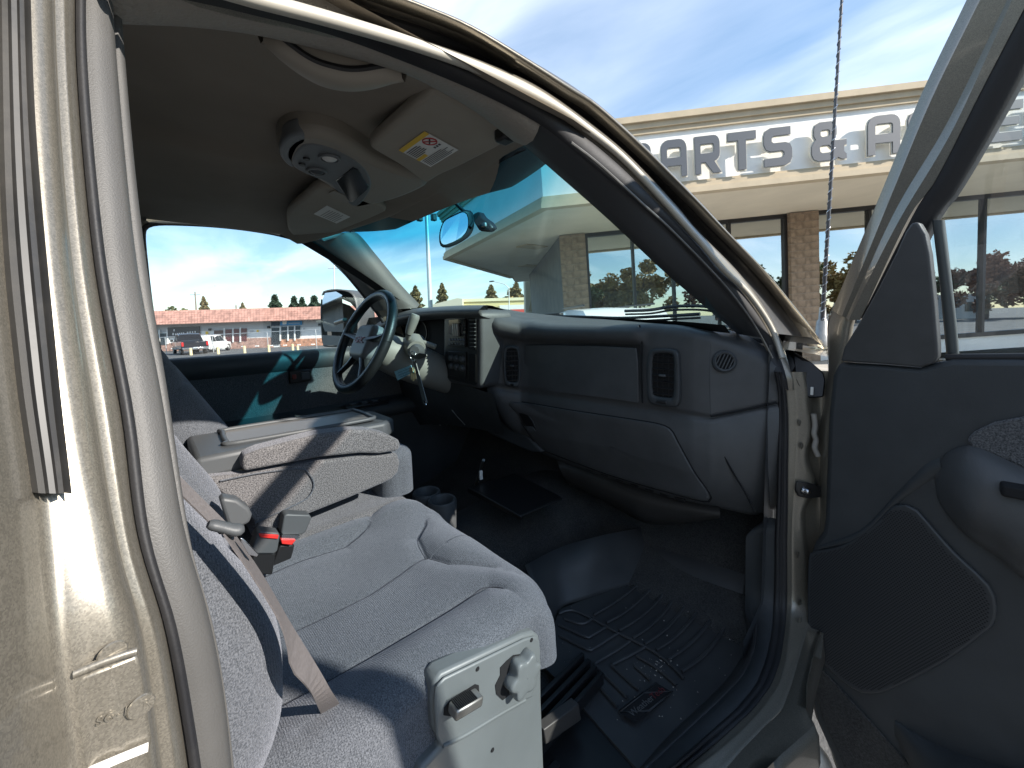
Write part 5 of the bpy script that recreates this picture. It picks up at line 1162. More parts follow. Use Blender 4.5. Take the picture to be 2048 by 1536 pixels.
# ================================================================== FLOOR MAT
mat_ = tag(empty('floor_mat', (.55, .85, .725)), 'black ribbed rubber floor mat in the passenger footwell', 'floor mat')
M_MAT = mk('black_mat_rubber', (.042, .043, .045), .42, bump=.25, bscale=500, bdist=.0008, dust=.06)
ZM = .728
def mz(u, v, o=0.0): return at(u, v, z=ZM + o)
base = [(1085, 1330), (1100, 1270), (1120, 1218), (1180, 1195), (1274, 1163), (1330, 1188), (1400, 1212), (1482, 1240), (1500, 1262), (1492, 1300), (1455, 1360), (1400, 1420), (1345, 1475), (1285, 1550), (1200, 1455), (1140, 1385)]
BP = [mz(u, v) for u, v in base]
o = mesh('mat_base', BP, [tuple(range(len(BP)))], M_MAT, None, False); solid(o, .006, 1); kid(o, mat_)
# toe wall, tunnel wall and side wall rise from the base
def wall(name, lo, hi):
    a = spline(lo, 30); b = spline(hi, 30); o = loft(name, [a, a * .93 + b * .07 + np.array([0, 0, .0]), a * .5 + b * .5, b], M_MAT, None); solid(o, .004); kid(o, mat_)
wall('mat_toe_wall', [mz(1274, 1163), mz(1380, 1205), mz(1482, 1240)], [at(1300, 1052, y=1.30), at(1400, 1070, y=1.31), at(1505, 1092, y=1.31)])
wall('mat_tunnel_wall', [mz(1100, 1270), mz(1120, 1218), mz(1180, 1195), mz(1274, 1163)], [at(1050, 1130, z=.84), at(1120, 1095, z=.84), at(1200, 1072, z=.86), at(1300, 1052, y=1.30)])
wall('mat_side_wall', [mz(1482, 1240), mz(1490, 1300), mz(1455, 1360), mz(1400, 1415), mz(1340, 1472), mz(1275, 1545)], [ap(1500, 1212, -.058), ap(1513, 1250, -.058), ap(1508, 1300, -.058), ap(1486, 1350, -.058), ap(1434, 1405, -.058), ap(1364, 1470, -.058), ap(1284, 1545, -.058)])
Z5 = lambda P: [(1000 + a / 2.56, 936 + b / 2.56) for a, b in P]
ribs = [[(480, 750), (560, 705), (640, 650), (700, 600)], [(545, 790), (620, 750), (700, 690), (770, 620)], [(610, 830), (700, 775), (780, 710), (835, 645)], [(680, 870), (760, 815), (840, 740), (890, 670)], [(740, 900), (830, 840), (900, 770), (950, 700)], [(800, 930), (890, 870), (970, 790), (1020, 725)], [(860, 980), (960, 910), (1040, 830), (1090, 755)], [(930, 1040), (1030, 970), (1110, 880), (1170, 785)],
        [(300, 745), (350, 725), (400, 735), (480, 775), (600, 840), (720, 900), (820, 960), (900, 1030), (940, 1075)], [(700, 585), (870, 660), (1090, 750), (1230, 795)],
        [(300, 800), (440, 862), (470, 855), (540, 815)], [(305, 855), (445, 925), (480, 920), (610, 840)], [(330, 770), (420, 795), (480, 765)], [(400, 990), (500, 1105), (600, 1220)], [(415, 965), (430, 1000), (400, 1060)], [(480, 1000), (570, 1090), (650, 1170)], [(480, 1000), (600, 930), (665, 885)], [(570, 1005), (650, 1080), (710, 1130)], [(570, 1005), (680, 950), (740, 915)], [(690, 1010), (770, 1080)], [(905, 1110), (800, 1020), (700, 960)]]
for P in ribs:
    kid(tube('rib', spline([mz(u, v, .006) for u, v in Z5(P)], 18), .0042, M_MAT, None, 6, flat=.8), mat_)
lgp = [mz(u, v, .0115) for u, v in Z5([(608, 1250), (800, 1100), (882, 1146), (690, 1302)])]
kid(mesh('logo_plate', lgp, [(0, 1, 2, 3)], M_HOLE, None, False), mat_)
V, Fc = tube_geo(np.vstack([poly(lgp + lgp[:1], 5), lgp[1]]), .0022, 6); kid(mesh('logo_border', V, Fc, M_MAT), mat_)
exd = lgp[1] - lgp[0]
lg = text_mesh('logo_writing', 'Weather', .0195, .0003, mk('logo_grey', (.10, .10, .10), .6), None, frame_m(lgp[3] * .72 + lgp[0] * .28 + exd * .06 + np.array([0, 0, .001]), exd, lgp[0] - lgp[3])); kid(lg, mat_)
lg = text_mesh('logo_mark', 'Tech', .0195, .0003, mk('logo_red', (.10, .012, .015), .6), None, frame_m(lgp[3] * .72 + lgp[0] * .28 + exd * .62 + np.array([0, 0, .001]), exd, lgp[0] - lgp[3])); kid(lg, mat_)
V = []; Fc = []
for k in range(90):
    u, v = Z5([(random.gauss(790, 60), random.gauss(1010, 40))])[0] if k < 45 else Z5([(random.uniform(320, 1200), random.uniform(620, 1300))])[0]
    if not inside(u, v, base): continue
    c = mz(u, v, .0075); s = random.uniform(.0006, .0022); k0 = len(V)
    V += [c + np.array(q) * s for q in ((1, 0, 0), (-.5, .9, 0), (-.6, -.8, 0), (0, 0, 1.2))]; Fc += [(k0, k0 + 1, k0 + 3), (k0 + 1, k0 + 2, k0 + 3), (k0 + 2, k0, k0 + 3)]
g = mesh('crumbs', V, Fc, mk('pale_grit', (.4, .38, .34), .8), None, False); g['kind'] = 'stuff'; kid(g, mat_)
# ================================================================== OUTSIDE
RH = np.array([math.cos(_t), math.sin(_t), 0.0]); DH = np.array([-math.sin(_t), math.cos(_t), 0.0])     # level axes: to the side and away
def gp(u, d, z):
    p = at(u, 640 - .028 * (u - 1024), d=d); return np.array([p[0], p[1], z])
def ground_z(x): return -.0168 * max(0.0, -x - 3.0)
M_ASPH = mk('worn_asphalt', (.12, .118, .115), .92, noise=.25, nscale=.8, bump=.5, bscale=60, bdist=.01, detail=10)
xs = np.r_[np.linspace(-600, -80, 14), np.linspace(-76, 30, 40), np.linspace(40, 600, 14)]; ys = np.r_[np.linspace(-600, -60, 10), np.linspace(-50, 90, 30), np.linspace(110, 700, 10)]
V = [(x, y, max(ground_z(x), -1.35)) for y in ys for x in xs]; nx = len(xs)
gr_ = mesh('ground', V, [(j * nx + i, j * nx + i + 1, (j + 1) * nx + i + 1, (j + 1) * nx + i) for j in range(len(ys) - 1) for i in range(nx - 1)], M_ASPH, None, False)
tag(gr_, 'grey asphalt of the parking lot', 'ground', kind='structure')

# ---- store with the big sign
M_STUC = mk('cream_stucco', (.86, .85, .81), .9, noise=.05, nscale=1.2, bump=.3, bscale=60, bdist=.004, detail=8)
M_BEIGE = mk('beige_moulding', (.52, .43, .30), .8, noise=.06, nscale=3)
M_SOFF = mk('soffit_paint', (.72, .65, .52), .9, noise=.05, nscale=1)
M_FRAME = mk('dark_window_frame', (.02, .02, .022), .4)
def shop_glass(name, col, k):
    mt, nt, b, out = new_mat(name); N, Lk = nt.nodes, nt.links; N.remove(b)
    tr = N.new('ShaderNodeBsdfTransparent'); tr.inputs[0].default_value = (*col, 1); gl = N.new('ShaderNodeBsdfGlossy'); gl.inputs['Roughness'].default_value = .01; gl.inputs[0].default_value = (.9, .95, .97, 1)
    ms = N.new('ShaderNodeMixShader'); ms.inputs[0].default_value = k; Lk.new(tr.outputs[0], ms.inputs[1]); Lk.new(gl.outputs[0], ms.inputs[2]); Lk.new(ms.outputs[0], out.inputs[0]); return mt
M_SHOP = shop_glass('shop_window_glass', (.45, .5, .5), .62)
P0 = gp(1104, 8.62, 0); PA = gp(1600, 8.2, 0); ef = (PA - P0) / np.linalg.norm(PA - P0); nf = np.array([-ef[1], ef[0], 0.0])
if nf @ DH < 0: nf = -nf
PR = P0 + ef * 22.0; C1 = gp(905, 13.9, 0); C2 = gp(1030, 21.5, 0)
ZB, ZT = 4.27, 5.78
store = tag(empty('store_building', tuple(P0)), 'cream store with grey raised letters on its canopy and tall dark windows', 'store building')
def S(o): return kid(o, store)
def vz(p, z): return np.array([p[0], p[1], z])
def strip_(name, pts, z0, z1, out, mat, par=None):
    """upright band along a plan polyline, pushed outwards from the building"""
    off = []
    for i, p in enumerate(pts):
        n = np.zeros(3)
        for a, b in ((i - 1, i), (i, i + 1)):
            if 0 <= a and b < len(pts):
                e = pts[b] - pts[a]; e = e / np.linalg.norm(e); q = np.array([e[1], -e[0], 0]); n += q
        n /= np.linalg.norm(n); off.append(n)
    V = []; k = len(pts)
    for p, n in zip(pts, off): V += [vz(p + n * out, z0), vz(p + n * out, z1), vz(p - n * .12, z1), vz(p - n * .12, z0)]
    Fc = []
    for i in range(k - 1):
        for s in range(4): Fc.append((i * 4 + s, i * 4 + (s + 1) % 4, (i + 1) * 4 + (s + 1) % 4, (i + 1) * 4 + s))
    Fc += [(0, 1, 2, 3), ((k - 1) * 4 + 3, (k - 1) * 4 + 2, (k - 1) * 4 + 1, (k - 1) * 4)]
    return S(mesh(name, V, Fc, mat, None, False))
plan = [C2, C1, P0, PR]
# outward = to the right of travel for this order
strip_('canopy_fascia', plan, ZB, ZT, .0, M_STUC)
for z0, z1, o_ in ((ZB - .04, ZB + .07, .12), (ZB + .07, ZB + .17, .08), (ZB + .17, ZB + .22, .04)): strip_('bottom_moulding', plan, z0, z1, o_, M_BEIGE)
for z0, z1, o_ in ((ZT - .26, ZT - .16, .06), (ZT - .16, ZT - .05, .11), (ZT - .05, ZT + .07, .18)): strip_('top_moulding', plan, z0, z1, o_, M_BEIGE)
back_r = PR + nf * 14; back_l = C2 + nf * 3
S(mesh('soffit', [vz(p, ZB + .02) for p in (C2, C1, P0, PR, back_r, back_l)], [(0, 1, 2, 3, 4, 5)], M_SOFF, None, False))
S(mesh('roof', [vz(p, ZT - .1) for p in (C2, C1, P0, PR, back_r, back_l)], [(0, 1, 2, 3, 4, 5)], M_STUC, None, False))
# soffit grilles
for (u, v), s in (((1072, 475), .5), ((1065, 518), .5)):
    p = at(u, v, z=ZB); S(box('soffit_grille', vz(p, ZB), (s, 1.0, .03), M_BEIGE))
SET = 3.3
def wl_(s, z, o=0.0): return P0 + ef * s + nf * (SET - o) + np.array([0, 0, z])          # point on the shop-front wall
def wall_s(u):
    # distance along the shop front where the sight column u meets it
    q = ray(u, 640 - .028 * (u - 1024)); q = np.array([q[0], q[1], 0]); A = np.stack([q[:2], -ef[:2]], 1); sol = np.linalg.solve(A, (P0 + nf * SET - CAM)[:2]); return sol[1]
M_BRICK = mk('tan_split_block', (.30, .225, .16), .95, noise=.30, nscale=5, bump=.8, bscale=45, bdist=.02, detail=8)
M_MORT = mk('mortar', (.34, .30, .25), .95)
def pillar(u0, u1, name):
    s0, s1 = wall_s(u0), wall_s(u1); w = s1 - s0; e = empty(name, tuple(wl_(s0, 0))); e.parent = store; e.matrix_parent_inverse = Matrix.Translation(store.location).inverted()
    M = frame_m(wl_(s0, 0), ef, nf)
    c = box('pillar_core', (w / 2, .0, ZB / 2), (w - .012, .44, ZB), M_MORT); c.data.transform(M); kid(c, e)
    h = .20; base = None; k = 0
    z = .004
    while z < ZB - .02:
        hh = min(h, ZB - z) - .009
        cuts = [0, w] if k % 2 else [0, w / 2, w]
        for a, b in zip(cuts[:-1], cuts[1:]):
            key = (round(b - a, 3), round(hh, 3))
            if key not in BR:
                bm = bmesh.new(); bmesh.ops.create_cube(bm, size=1.0); bmesh.ops.scale(bm, vec=(b - a - .008, .46, hh), verts=bm.verts)
                bmesh.ops.bevel(bm, geom=list(bm.edges), offset=.006, segments=1, affect='EDGES')
                me = bpy.data.meshes.new('brick'); bm.to_mesh(me); bm.free(); me.materials.append(M_BRICK); BR[key] = me
            o = bpy.data.objects.new('brick', BR[key]); COL.objects.link(o)
            o.matrix_world = M @ Matrix.Translation(((a + b) / 2, random.uniform(-.006, .004), z + hh / 2)); mw = o.matrix_world.copy(); o.parent = e
            o.matrix_parent_inverse = (Matrix.Translation(store.location) @ Matrix.Translation(Vector(wl_(s0, 0)) - store.location)).inverted() if False else Matrix.Identity(4)
            o.matrix_basis = Matrix.Translation(Vector(wl_(s0, 0))).inverted() @ mw
        z += h; k += 1
    return e
BR = {}
def pillar_fix(e):
    # the pillar's empty keeps its world place under the store
    loc = e.location.copy(); e.matrix_parent_inverse = Matrix.Translation(store.location).inverted()
for u0, u1 in ((1129, 1179), (1574, 1629), (2080, 2140)): pillar(u0, u1, 'block_pillar')
# glazing between the pillars
def bay(u0, u1, mull, zt=ZB - .03, zb=.45):
    s0, s1 = wall_s(u0), wall_s(u1)
    S(mesh('shop_window', [wl_(s0, zb), wl_(s1, zb), wl_(s1, zt), wl_(s0, zt)], [(0, 1, 2, 3)], M_SHOP, None, False))
    def bar(sa, za, sb, zb_, w=.06):
        a, b = wl_(sa, za, .03), wl_(sb, zb_, .03)
        d_ = (b - a); L = np.linalg.norm(d_); M = frame_m((a + b) / 2, d_, nf); o = box('mullion', (0, 0, 0), (L, .10, w), M_FRAME); o.data.transform(M); S(o)
    bar(s0, zt, s1, zt, .12); bar(s0, zb, s1, zb, .12); bar(s0 + .04, zb, s0 + .04, zt, .09); bar(s1 - .04, zb, s1 - .04, zt, .09)
    for u in mull: bar(wall_s(u), zb, wall_s(u), zt, .07)
    S(mesh('sill_wall', [wl_(s0, 0), wl_(s1, 0), wl_(s1, zb), wl_(s0, zb)], [(0, 1, 2, 3)], M_STUC, None, False))
bay(1179, 1574, (1272, 1350, 1462)); bay(1629, 2080, (1736, 1850, 1960)); bay(2140, 2600, (2250,))
# side wall with its shade put into a dark grey; room behind the glass
sl0 = wall_s(1129)
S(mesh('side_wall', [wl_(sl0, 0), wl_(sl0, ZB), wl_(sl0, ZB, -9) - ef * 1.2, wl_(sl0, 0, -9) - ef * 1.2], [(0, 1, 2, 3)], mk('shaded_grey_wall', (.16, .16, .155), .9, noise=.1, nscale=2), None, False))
sb0, sb1 = wall_s(1129), wall_s(2600)
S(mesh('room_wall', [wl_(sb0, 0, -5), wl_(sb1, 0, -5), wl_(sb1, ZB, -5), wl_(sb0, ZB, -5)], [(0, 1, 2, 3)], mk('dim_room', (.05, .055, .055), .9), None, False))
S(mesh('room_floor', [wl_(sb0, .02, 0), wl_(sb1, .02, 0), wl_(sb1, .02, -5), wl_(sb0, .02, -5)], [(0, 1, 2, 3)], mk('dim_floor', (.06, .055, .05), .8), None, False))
# display panel and long blue block with a dark top behind the glass
S(box('display_board', (wl_(wall_s(1210), 1.0, -.6) + wl_(wall_s(1352), 2.35, -.6)) / 2, (.08, .08, .08), M_WHITE))
a_, b_ = wall_s(1212), wall_s(1352)
S(mesh('display_panel', [wl_(a_, .5, -.35), wl_(b_, .5, -.35), wl_(b_, 2.55, -.35), wl_(a_, 2.55, -.35)], [(0, 1, 2, 3)], mk('pale_green_board', (.55, .60, .52), .8), None, False))
a_, b_ = wall_s(1632), wall_s(2075)
S(prism('blue_block', [wl_(a_, .5, -.5), wl_(b_, .5, -.5), wl_(b_, 1.45, -.5), wl_(a_, 1.45, -.5)], nf * .5, mk('blue_block_paint', (.05, .20, .38), .5, noise=.25, nscale=1.5), None))
S(prism('block_top', [wl_(a_, 1.45, -.4), wl_(b_, 1.45, -.4), wl_(b_, 1.52, -.4), wl_(a_, 1.52, -.4)], nf * .7, M_FRAME, None))
random.seed(21)
for k in range(9):
    sa = wall_s(1200) + k * 1.55; col = random.choice(((.5, .45, .38), (.35, .12, .08), (.12, .2, .32), (.55, .5, .2), (.6, .6, .58)))
    S(prism('shelf_unit', [wl_(sa, .05, -3.2), wl_(sa + 1.1, .05, -3.2), wl_(sa + 1.1, 1.9, -3.2), wl_(sa, 1.9, -3.2)], nf * .4, mk('shelf_goods_%d' % k, col, .6, noise=.6, nscale=6, detail=5), None))
for k in range(5):
    sa = wall_s(1220) + k * 2.6; S(prism('poster', [wl_(sa, 1.0, -.03), wl_(sa + .6, 1.0, -.03), wl_(sa + .6, 1.85, -.03), wl_(sa, 1.85, -.03)], nf * .004, mk('poster_%d' % k, random.choice(((.7, .68, .6), (.55, .2, .12), (.2, .32, .5))), .7, noise=.4, nscale=7), None))
# ---- raised letters
def rrect(x0, y0, x1, y1, c):      # chamfer-rounded box, counter-clockwise; c per corner (bl, br, tr, tl)
    P = []
    for (x, y), r, (sx, sy), first in (((x0, y0), c[0], (1, 1), 0), ((x1, y0), c[1], (-1, 1), 1), ((x1, y1), c[2], (-1, -1), 2), ((x0, y1), c[3], (1, -1), 3)):
        if r == 0: P.append((x, y)); continue
        a0 = {0: 180, 1: 270, 2: 0, 3: 90}[first]
        for k in range(5):
            a = R_(a0 + 22.5 * k); P.append((x + sx * r + math.cos(a) * r, y + sy * r + math.sin(a) * r))
    return P
t_ = .195
def G(ch):
    """outlines of one block letter, one unit tall: [outer..., holes...]"""
    w = .86; r = .20; i = .07
    if ch == 'P': return w, [[(0, 0), (t_, 0), (t_, .32)] + rrect(0, .32, w, 1, (0, r, r, 0))[1:]], [rrect(t_, .54, w - t_, .79, (0, i, i, 0))]
    if ch == 'A': return w, [[(0, 0), (t_, 0), (t_, .30), (w - t_, .30), (w - t_, 0), (w, 0)] + rrect(0, .2, w, 1, (0, 0, r + .04, r + .04))[2:]], [rrect(t_, .52, w - t_, .79, (0, 0, i, i))]
    if ch == 'R': return w + .04, [[(0, 0), (t_, 0), (t_, .30), (.36, .30), (.62, 0), (w + .04, 0), (.66, .31)] + rrect(0, .32, w, 1, (0, r, r, 0))[1:]], [rrect(t_, .54, w - t_, .79, (0, i, i, 0))]
    if ch == 'T': return w, [[(.31, 0), (.55, 0), (.55, .78), (w, .78), (w, 1), (0, 1), (0, .78), (.31, .78)]], []
    if ch == 'S': return w, [rrect(0, 0, w, .6, (r, r, r, 0))[:15] + [(t_ + i, .60), (t_, .66), (t_, .74), (t_ + i, .79), (w - .10, .79), (w - .06, .84), (w - .02, .95), (w - .12, 1), (r, 1), (.06, .95), (0, .82), (0, .58), (.05, .45), (.16, .39), (w - t_ - i, .39), (w - t_, .34), (w - t_, .27), (w - t_ - i, .21), (0, .21)]], []
    if ch == 'C': return w, [[(r, 0), (w, 0), (w, .22), (t_ + i, .22), (t_, .29), (t_, .71), (t_ + i, .78), (w, .78), (w, 1), (r, 1), (.06, .94), (0, 1 - r), (0, r), (.06, .06)]], []
    if ch == 'E': return .78, [[(0, 0), (.78, 0), (.78, .22), (t_, .22), (t_, .40), (.70, .40), (.70, .60), (t_, .60), (t_, .78), (.78, .78), (.78, 1), (0, 1)]], []
    if ch == 'O': return w, [rrect(0, 0, w, 1, (r, r, r, r))], [rrect(t_, .22, w - t_, .78, (i, i, i, i))]
    if ch == 'I': return t_, [[(0, 0), (t_, 0), (t_, 1), (0, 1)]], []
    if ch == '&': return 1.06, [[(r, 0), (.70, 0), (.80, .06), (.92, 0), (1.06, .0), (1.06, .12), (.98, .20), (.98, .36), (1.06, .36), (1.06, .50), (.62, .50), (.62, .52), (.72, .58), (.76, .66), (.76, .86), (.70, .95), (.60, 1), (.24, 1), (.12, .95), (.07, .84), (.07, .66), (.13, .56), (.05, .48), (0, .38), (0, .18), (.06, .06)]], [rrect(.27, .62, .56, .80, (i, i, i, i)), [(.26, .24), (.32, .20), (.60, .20), (.68, .26), (.52, .40), (.30, .40), (.24, .36)]]
def S_fix():  # the S outline drawn as one stroke
    pass
def stroke_S():
    w = .86
    return w, [[(0, .0), (w - .20, 0), (w - .06, .06), (w, .20), (w, .42), (w - .06, .55), (w - .20, .60), (.30, .60), (.24, .64), (.24, .74), (.30, .79), (w - .04, .79), (w - .04, 1), (.20, 1), (.06, .94), (0, .80), (0, .58), (.06, .45), (.20, .39), (w - .30, .39), (w - .24, .35), (w - .24, .26), (w - .30, .21), (0, .21)]], []
M_LET = mk('charcoal_letter_face', (.085, .095, .11), .5); M_LETS = mk('cream_letter_edge', (.70, .67, .58), .6)
def letter(ch, s0, zb, hgt, wsc=1.0):
    w, outs, holes = stroke_S() if ch == 'S' else G(ch)
    def curve(dep, off, zoff):
        cu = bpy.data.curves.new('c', 'CURVE'); cu.dimensions = '2D'; cu.fill_mode = 'BOTH'; cu.extrude = dep; cu.offset = off
        for P in outs + holes:
            sp_2 = cu.splines.new('POLY'); sp_2.points.add(len(P) - 1); sp_2.use_cyclic_u = True
            for k, (x, y) in enumerate(P): sp_2.points[k].co = (x * hgt * wsc, y * hgt, 0, 1)
        o = bpy.data.objects.new('c', cu); COL.objects.link(o)
        me = bpy.data.meshes.new_from_object(o.evaluated_get(bpy.context.evaluated_depsgraph_get())); bpy.data.objects.remove(o); bpy.data.curves.remove(cu)
        me.transform(Matrix.Translation((0, 0, zoff))); return me
    e = empty('sign_letter', tuple(P0 + ef * s0 + np.array([0, 0, zb]))); e.parent = store; e.matrix_parent_inverse = Matrix.Translation(store.location).inverted()
    M = frame_m(np.array(P0 + ef * s0 + np.array([0, 0, zb])), ef, (0, 0, 1))           # local z points out of the facade
    if (M.to_3x3() @ Vector((0, 0, 1))).dot(Vector(nf)) > 0: raise RuntimeError('letters face the wrong way')
    for nm, dep, off, zo, mt in (('letter_edge', .014, .016, .130, M_LETS), ('letter_face', .008, 0, .160, M_LET)):
        me = curve(dep, off, zo); me.transform(M); me.name = nm; o = link(nm, me, mt, None, False); kid(o, e)
    return w * hgt * wsc
LH = .74
def fs(u):
    q = ray(u, 640 - .028 * (u - 1024)); A = np.stack([q[:2], -ef[:2]], 1); return np.linalg.solve(A, (P0 - nf * .15 - CAM)[:2])[1]
for ch, ua, ub in (('P', 1255, 1317), ('A', 1337, 1386), ('R', 1402, 1452), ('T', 1466, 1520), ('S', 1535, 1589), ('&', 1627, 1694), ('A', 1735, 1797)):
    w0 = (stroke_S() if ch == 'S' else G(ch))[0]; sa, sb = fs(ua), fs(ub); letter(ch, sa, 4.56, LH, (sb - sa) / (w0 * LH))
# the rest of the second word runs on behind the open door
pit = (fs(1972) - fs(1812)) / 2; pos = fs(1812)
for k, c in enumerate('CCESSORIES'):
    w0 = (stroke_S() if c == 'S' else G(c))[0]; letter(c, pos + pit * k + (.25 if c == 'I' else 0), 4.56, LH, .80 * pit / (.86 * LH))

# pavement along the shop front
pv0, pv1 = fs(950) - 4, 22
sw2 = prism('pavement', [P0 + ef * pv0 - nf * 1.6, P0 + ef * pv1 - nf * 1.6, P0 + ef * pv1 + nf * 3.2, P0 + ef * pv0 + nf * 3.2], (0, 0, .15), mk('pale_concrete', (.46, .44, .40), .9, noise=.12, nscale=1.5, detail=8), None)
tag(sw2, 'pale concrete pavement along the store front', 'pavement', kind='structure')
# the store stands true; the truck's lot leans a little towards it
_M = Matrix.Translation((PA[0], PA[1], 1.58)); store.matrix_world = _M @ Matrix.Rotation(R_(3.0), 4, Vector(-nf)) @ _M.inverted() @ Matrix.Translation(store.location)
# ---- building beside the store, seen past its corner
tb = tag(empty('annex_building', tuple(gp(1066, 25, 0))), 'narrow tan wall with hourglass pattern beyond the store corner', 'building')
kid(prism('tan_wall', [gp(1052, 25, 1.2), gp(1083, 25, 1.2), gp(1083, 25, 4.6), gp(1052, 25, 4.6)], DH * 3, mk('tan_panel_wall', (.50, .46, .36), .8), None), tb)
kid(prism('blue_base', [gp(1051.5, 24.9, -.4), gp(1083, 24.9, -.4), gp(1083, 24.9, 1.95), gp(1051.5, 24.9, 1.95)], DH * 3, mk('blue_base_paint', (.22, .38, .52), .7), None), tb)
kid(mesh('hourglass_motif', [gp(1057, 24.88, 4.4), gp(1077, 24.88, 4.4), gp(1067, 24.88, 3.3), gp(1077, 24.88, 2.1), gp(1057, 24.88, 2.1)], [(0, 1, 2), (2, 3, 4)], mk('motif_brown', (.36, .30, .21), .8), None, False), tb)
# ---- far yellow building and beige gable
yb = tag(empty('yellow_building', tuple(gp(990, 60, -1))), 'long low yellow building with a red and white stripe, far beyond the dashboard', 'building')
M_YW = mk('yellow_paint', (.72, .60, .30), .8)
kid(prism('wall', [gp(922, 60, -1.2), gp(1062, 60, -1.2), gp(1062, 60, 4.9), gp(922, 60, 4.9)], DH * 12, M_YW, None), yb)
kid(prism('parapet', [gp(920, 59.8, 4.55), gp(1064, 59.8, 4.55), gp(1064, 59.8, 5.0), gp(920, 59.8, 5.0)], DH * .2, mk('pale_yellow_cap', (.80, .72, .48), .8), None), yb)
kid(prism('white_band', [gp(1000, 59.8, 3.2), gp(1062, 59.8, 3.2), gp(1062, 59.8, 3.9), gp(1000, 59.8, 3.9)], DH * .1, M_WHITE, None), yb)
kid(prism('red_band', [gp(1022, 59.8, 2.7), gp(1062, 59.8, 2.7), gp(1062, 59.8, 3.2), gp(1022, 59.8, 3.2)], DH * .1, mk('red_stripe', (.6, .08, .06), .6), None), yb)
kid(prism('gable_wall', [gp(860, 58, -1.2), gp(924, 58, -1.2), gp(926, 58, 4.95), gp(916, 58, 5.05), gp(860, 58, 4.1)], DH * 8, mk('beige_gable', (.55, .50, .40), .8), None), yb)
kid(prism('pink_wall', [gp(832, 59, -1.2), gp(862, 59, -1.2), gp(862, 59, 3.8), gp(832, 59, 3.5)], DH * 6, mk('pink_stucco', (.60, .42, .34), .8), None), yb)

# ---- strip mall across the lot
SB = gp(480, 45, 0); BZ = -.92
mall = tag(empty('strip_mall', (SB[0], SB[1], BZ)), 'low strip mall with a pink tiled mansard roof across the parking lot', 'strip mall')
PXM = 45 / F_PX
def ml(u, v, o=0.0):
    p = at(u, v, d=45 - o); return p
def quad(name, u0, v0, u1, v1, o, mat, th=.06, sl=-.035):
    """upright rectangle on the mall front, sides plumb, following its slope in the picture"""
    b0 = v0 + sl * 0; P = [ml(u0, v1, o), ml(u1, v1 + sl * (u1 - u0), o), ml(u1, v0 + sl * (u1 - u0), o), ml(u0, v0, o)]
    o_ = prism(name, P, DH * th, mat, None); return kid(o_, mall)
M_WH = mk('white_stucco', (.78, .78, .76), .85, noise=.05, nscale=.7); M_GY = mk('grey_band', (.46, .47, .48), .85)
M_BRK = mk('pink_brick', (.40, .24, .19), .9, noise=.35, nscale=4.5, detail=6); M_BRK2 = mk('orange_brick', (.48, .24, .15), .9, noise=.45, nscale=3.5, detail=6)
M_WIN = mk('dark_far_window', (.03, .035, .04), .15); M_MAR = mk('maroon_blind', (.11, .025, .025), .4); M_BROWN = mk('brown_door', (.09, .05, .04), .5)
quad('wall', 230, 640, 760, 708, 0, M_WH, 8)
quad('upper_band', 230, 642, 760, 668, .05, M_GY, .04)
quad('brick_base', 452, 678, 546, 702, .08, M_BRK, .06); quad('brick_base', 561, 679, 760, 695, .08, M_BRK2, .06); quad('brick_base', 230, 690, 428, 706, .08, M_BRK, .06)
for u0, u1, v0, v1, mt in ((306, 316, 668, 692, M_WIN), (320, 332, 667, 690, M_WIN), (451, 463, 659, 684, M_MAR), (467, 478, 658, 683, M_MAR), (481, 493, 657, 682, M_MAR), (563, 573, 654, 678, M_WIN), (577, 587, 653, 677, M_WIN), (590, 600, 652, 676, M_WIN)):
    w = quad('window', u0, v0, u1, v1, .14, mt, .04)
for u in (317, 333, 447, 464.5, 479, 559, 574.5, 588): quad('white_post', u, 656 - .028 * (u - 450), u + 2.4, 685 - .028 * (u - 450), .2, M_WH, .1)
d1 = quad('door', 428, 661, 446, 696, .14, M_BROWN, .04); d2 = quad('door', 543, 656, 560, 689, .14, M_WIN, .04)
sg = quad('sign_board', 335, 655, 399, 675, .2, mk('dark_sign', (.035, .04, .045), .5), .08)
quad('sign_swoosh', 360, 669.5, 394, 673.5, .24, mk('red_swoosh', (.42, .05, .04), .5), .02)
for i, (u, v, h) in enumerate(((345, 666, 4.4), (350, 667, 3.6), (354, 666.4, 3.8), (358, 665.8, 3.6), (362, 665.2, 3.6), (366, 664.8, 3.6), (374, 663.5, 3.4), (379, 663, 3.4), (384, 662.8, 3.0), (389, 662.6, 2.6), (347, 658.5, 4.0))): quad('sign_stroke', u, v, u + 2.2, v + h, .26, M_WH, .02)
quad('dark_sign', 542, 641, 558, 652, .2, mk('navy_sign', (.03, .05, .08), .5), .06); bs_ = quad('blue_sign', 560, 640, 604, 651, .2, mk('blue_sign_paint', (.05, .24, .48), .5), .06)
quad('sign_emblem', 565, 642, 573, 649, .24, M_WH, .02); quad('sign_stroke', 577, 646, 600, 647.2, .24, M_GY, .02)
quad('notice', 411, 663, 416, 669, .12, M_YELLOW, .02); quad('notice', 499, 661, 507, 664, .12, M_GY, .02); quad('notice', 513, 660, 517, 664, .12, M_YELLOW, .02); quad('notice', 606, 656, 610, 659, .12, M_GY, .02)
for u, v in ((416, 657), (534, 652), (636, 647)): quad('wall_lamp', u, v, u + 4, v + 4.5, .3, M_FRAME, .2)
